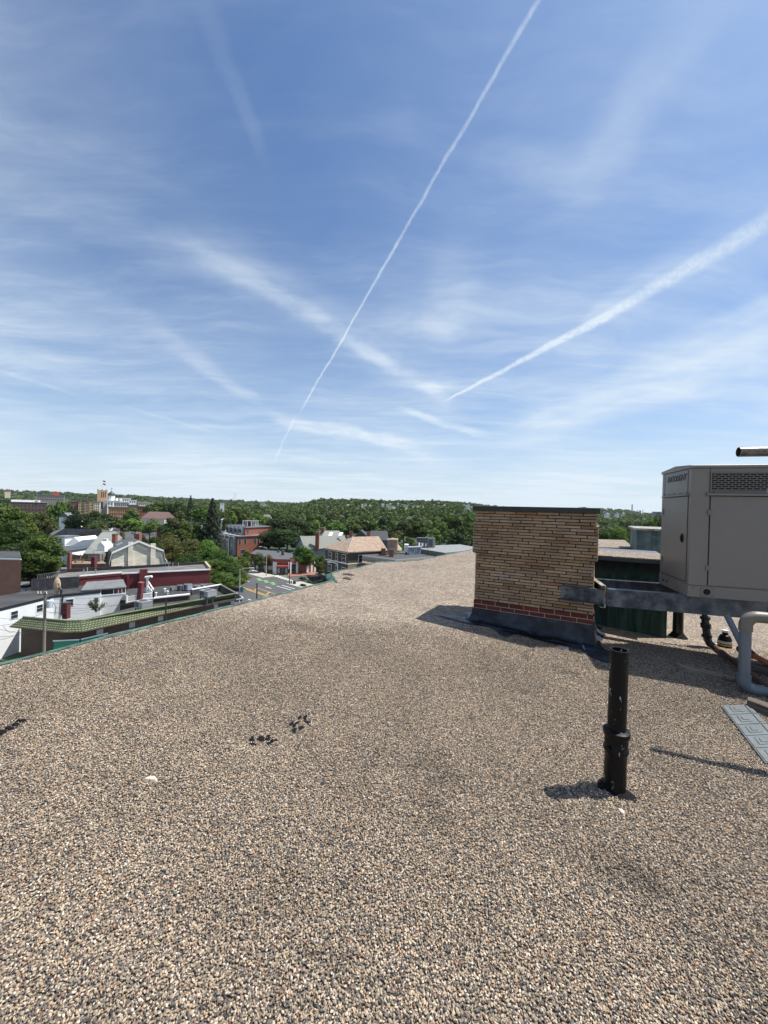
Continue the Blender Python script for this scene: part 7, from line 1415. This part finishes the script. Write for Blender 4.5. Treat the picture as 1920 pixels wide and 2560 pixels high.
for i, (a, b, yt, Y, m, l, wn) in enumerate([(296, 326, 1245, 470, M_white, 'white block with windows right of the domed church', (6, 2, 7)), (322, 340, 1250, 460, M_white, 'small white block stepping down from the larger one', (3, 1, 4)), (340, 372, 1255, 450, M_cream, 'cream low block at the right of the white cluster', (6, 1, 4)), (372, 396, 1258, 445, M_cream, 'lowest cream block ending the white cluster', (4, 1, 4)), (284, 322, 1256, 425, mat('pale_concrete', (.45, .43, .38), .9), 'pale concrete block below the white cluster', (7, 2, 8)),
     (271, 324, 1268, 330, M_obrick, 'orange brick apartments with dark flat roof below the church', (9, 3, 11)), (320, 345, 1262, 380, M_tan, 'tan and brown shops right of the orange apartments', (5, 2, 7)), (343, 382, 1266, 370, M_rbrick, 'brick shops with red details right of the tan shops', (8, 2, 7)), (268, 283, 1253, 400, M_clap, 'white narrow block with arched window under the dome', (2, 2, 8)),
     (650, 662, 1254, 900, M_cream, 'tiny pale block on the skyline left of centre', None), (550, 560, 1257, 700, M_white, 'small white block with brick side among distant trees', None)]):
    slabb('town_block', l, a, b, yt, Y, 8, m, None, 0, wn, M_dgr if i in (5, 6, 7) else None)
simple_house('brown hip roofed house with a row of small dormers', 352, 412, 1279, 1296, 260, M_cream, mat('brown_shingle', (.14, .085, .08), .9), dpt=14); simple_house('small red flat building beside the white pillars', 391, 412, 1317, 1319, 215, M_maroon, M_maroon)
simple_house('grey roof and chimney showing through the far left trees', 98, 120, 1316, 1326, 150, M_clap, M_greyroof); simple_house('small house with brick chimney and grey gable among dark trees', 146, 174, 1281, 1293, 200, M_clap, M_greyroof, ridge='y'); simple_house('white house behind the olive tree', 476, 492, 1283, 1292, 260, M_clap, M_greyroof, ridge='y'); simple_house('grey gabled house behind the spruce', 553, 575, 1324, 1345, 215, M_bay, M_greyroof2, ridge='x'); simple_house('white garage roof left of the red apartments', 552, 572, 1294, 1299, 260, M_clap, M_white); simple_house('grey house glimpsed behind the pergola', 655, 672, 1286, 1294, 330, M_clap, M_greyroof)
rh = random.Random(31)
for i, (px, py) in enumerate(hill):
    Y = rh.uniform(760, 1000); w = rh.uniform(3, 8); a = D(px, py + 1, Y); base = terr(a.x, Y)
    side = 'right of the brick chimney' if px > 1400 else 'on the wooded hill left of the chimney'
    zt = a.z; wm_ = w * Y / F
    nl = [q for q in sorted(hill) if (q[0] > 1400) == (px > 1400)].index((px, py))
    o = T('hillside_house', 'tiny ' + ['white', 'off white', 'cream'][i % 3] + ' house, ' + ORD[nl] + ' from the left ' + side, 'house', (a.x, Y, base - 1), 0, 'hillside houses ' + side); H = max(zt - base + 1, 4) ; q = MB(True); q.box(-wm_ / 2, wm_ / 2, 0, 9, 0, H); q.build('wall', [M_white, M_clap, M_cream][i % 3], o); q = MB(True); h_ = wm_ / 2 + .4; q.add([(-h_, -.4, H), (h_, -.4, H), (h_, 9.4, H), (-h_, 9.4, H), (-h_ * .9, 4.5, H + 2.6), (h_ * .9, 4.5, H + 2.6)], [(0, 1, 5, 4), (1, 2, 5), (2, 3, 4, 5), (3, 0, 4), (3, 2, 1, 0)]); q.build('roof', [M_greyroof, M_dgr, M_greyroof2][i % 3], o)
# distant towers right of the chimney
M_far = mat('far_tower', (.16, .18, .21), .8, 0, .05, .01)
def tower(px, yt, wpx, Y, label, top=None, name='distant_tower'):
    a = D(px, yt, Y); w = wpx * Y / F; b = -22; o = T(name, label, 'tower', (a.x, Y, b)); H = a.z - b; q = MB(True)
    if top == 'dome': q.tube([(0, 0, 0), (0, 0, H * .86), (0, 0, H * .88), (0, 0, H * .95), (0, 0, H * .98), (0, 0, H)], [w, w, w * .8, w * .55, w * .2, w * .08], 12); q.build('shaft', M_far, o)
    else: q.tube([(0, 0, 0), (0, 0, H)], [w * .55, w * .42], 12); q.build('shaft', M_far, o); q = MB(True); q.tube([(0, 0, H), (0, 0, H + w * .15)], w * .48, 12); q.build('rim', M_far, o)
tower(1580.5, 1261, 3.0, 3800, 'tallest of the distant chimney stacks on the right skyline', name='distant_stack'); tower(1594, 1275, 1.5, 3800, 'thin distant stack left of the dome'); tower(1607, 1275, 1.5, 3800, 'thin distant stack right of the dome'); tower(1600.3, 1275, 2.6, 3800, 'distant dome between two thin stacks', 'dome')
o, w, H = slabb('far_block', 'dark distant block touching the generator left edge on the skyline', 1632, 1662, 1279.5, 1500, 40, M_far, None); 
for px in (585, 589): tower(px, 1232, .5, 2600, 'thin radio mast on the far skyline, ' + ('left' if px == 585 else 'right') + ' of the pair', name='radio_mast')
# spire and antenna on the hill
tower(1536, 1270, .5, 2600, 'thin mast on the hill right of the brick chimney', name='radio_mast')

# ------------------------------------------------------------------ air
def haze():
    q = MB(); q.box(-5200, 5200, -60, 5200, -24.5, 120); o = None
    m = bpy.data.materials.new('haze'); m.use_nodes = True; t = NT(m.node_tree); t.n.remove(t.n['Principled BSDF']); v = t.new('ShaderNodeVolumePrincipled'); v.inputs['Color'].default_value = (.82, .9, 1, 1); v.inputs['Density'].default_value = HAZE; v.inputs['Anisotropy'].default_value = .2
    t.l.new(v.outputs[0], t.n['Material Output'].inputs['Volume']); o = q.build('haze', m); tag(o, kind='stuff')
HAZE = 0.000035
if HAZE: haze()
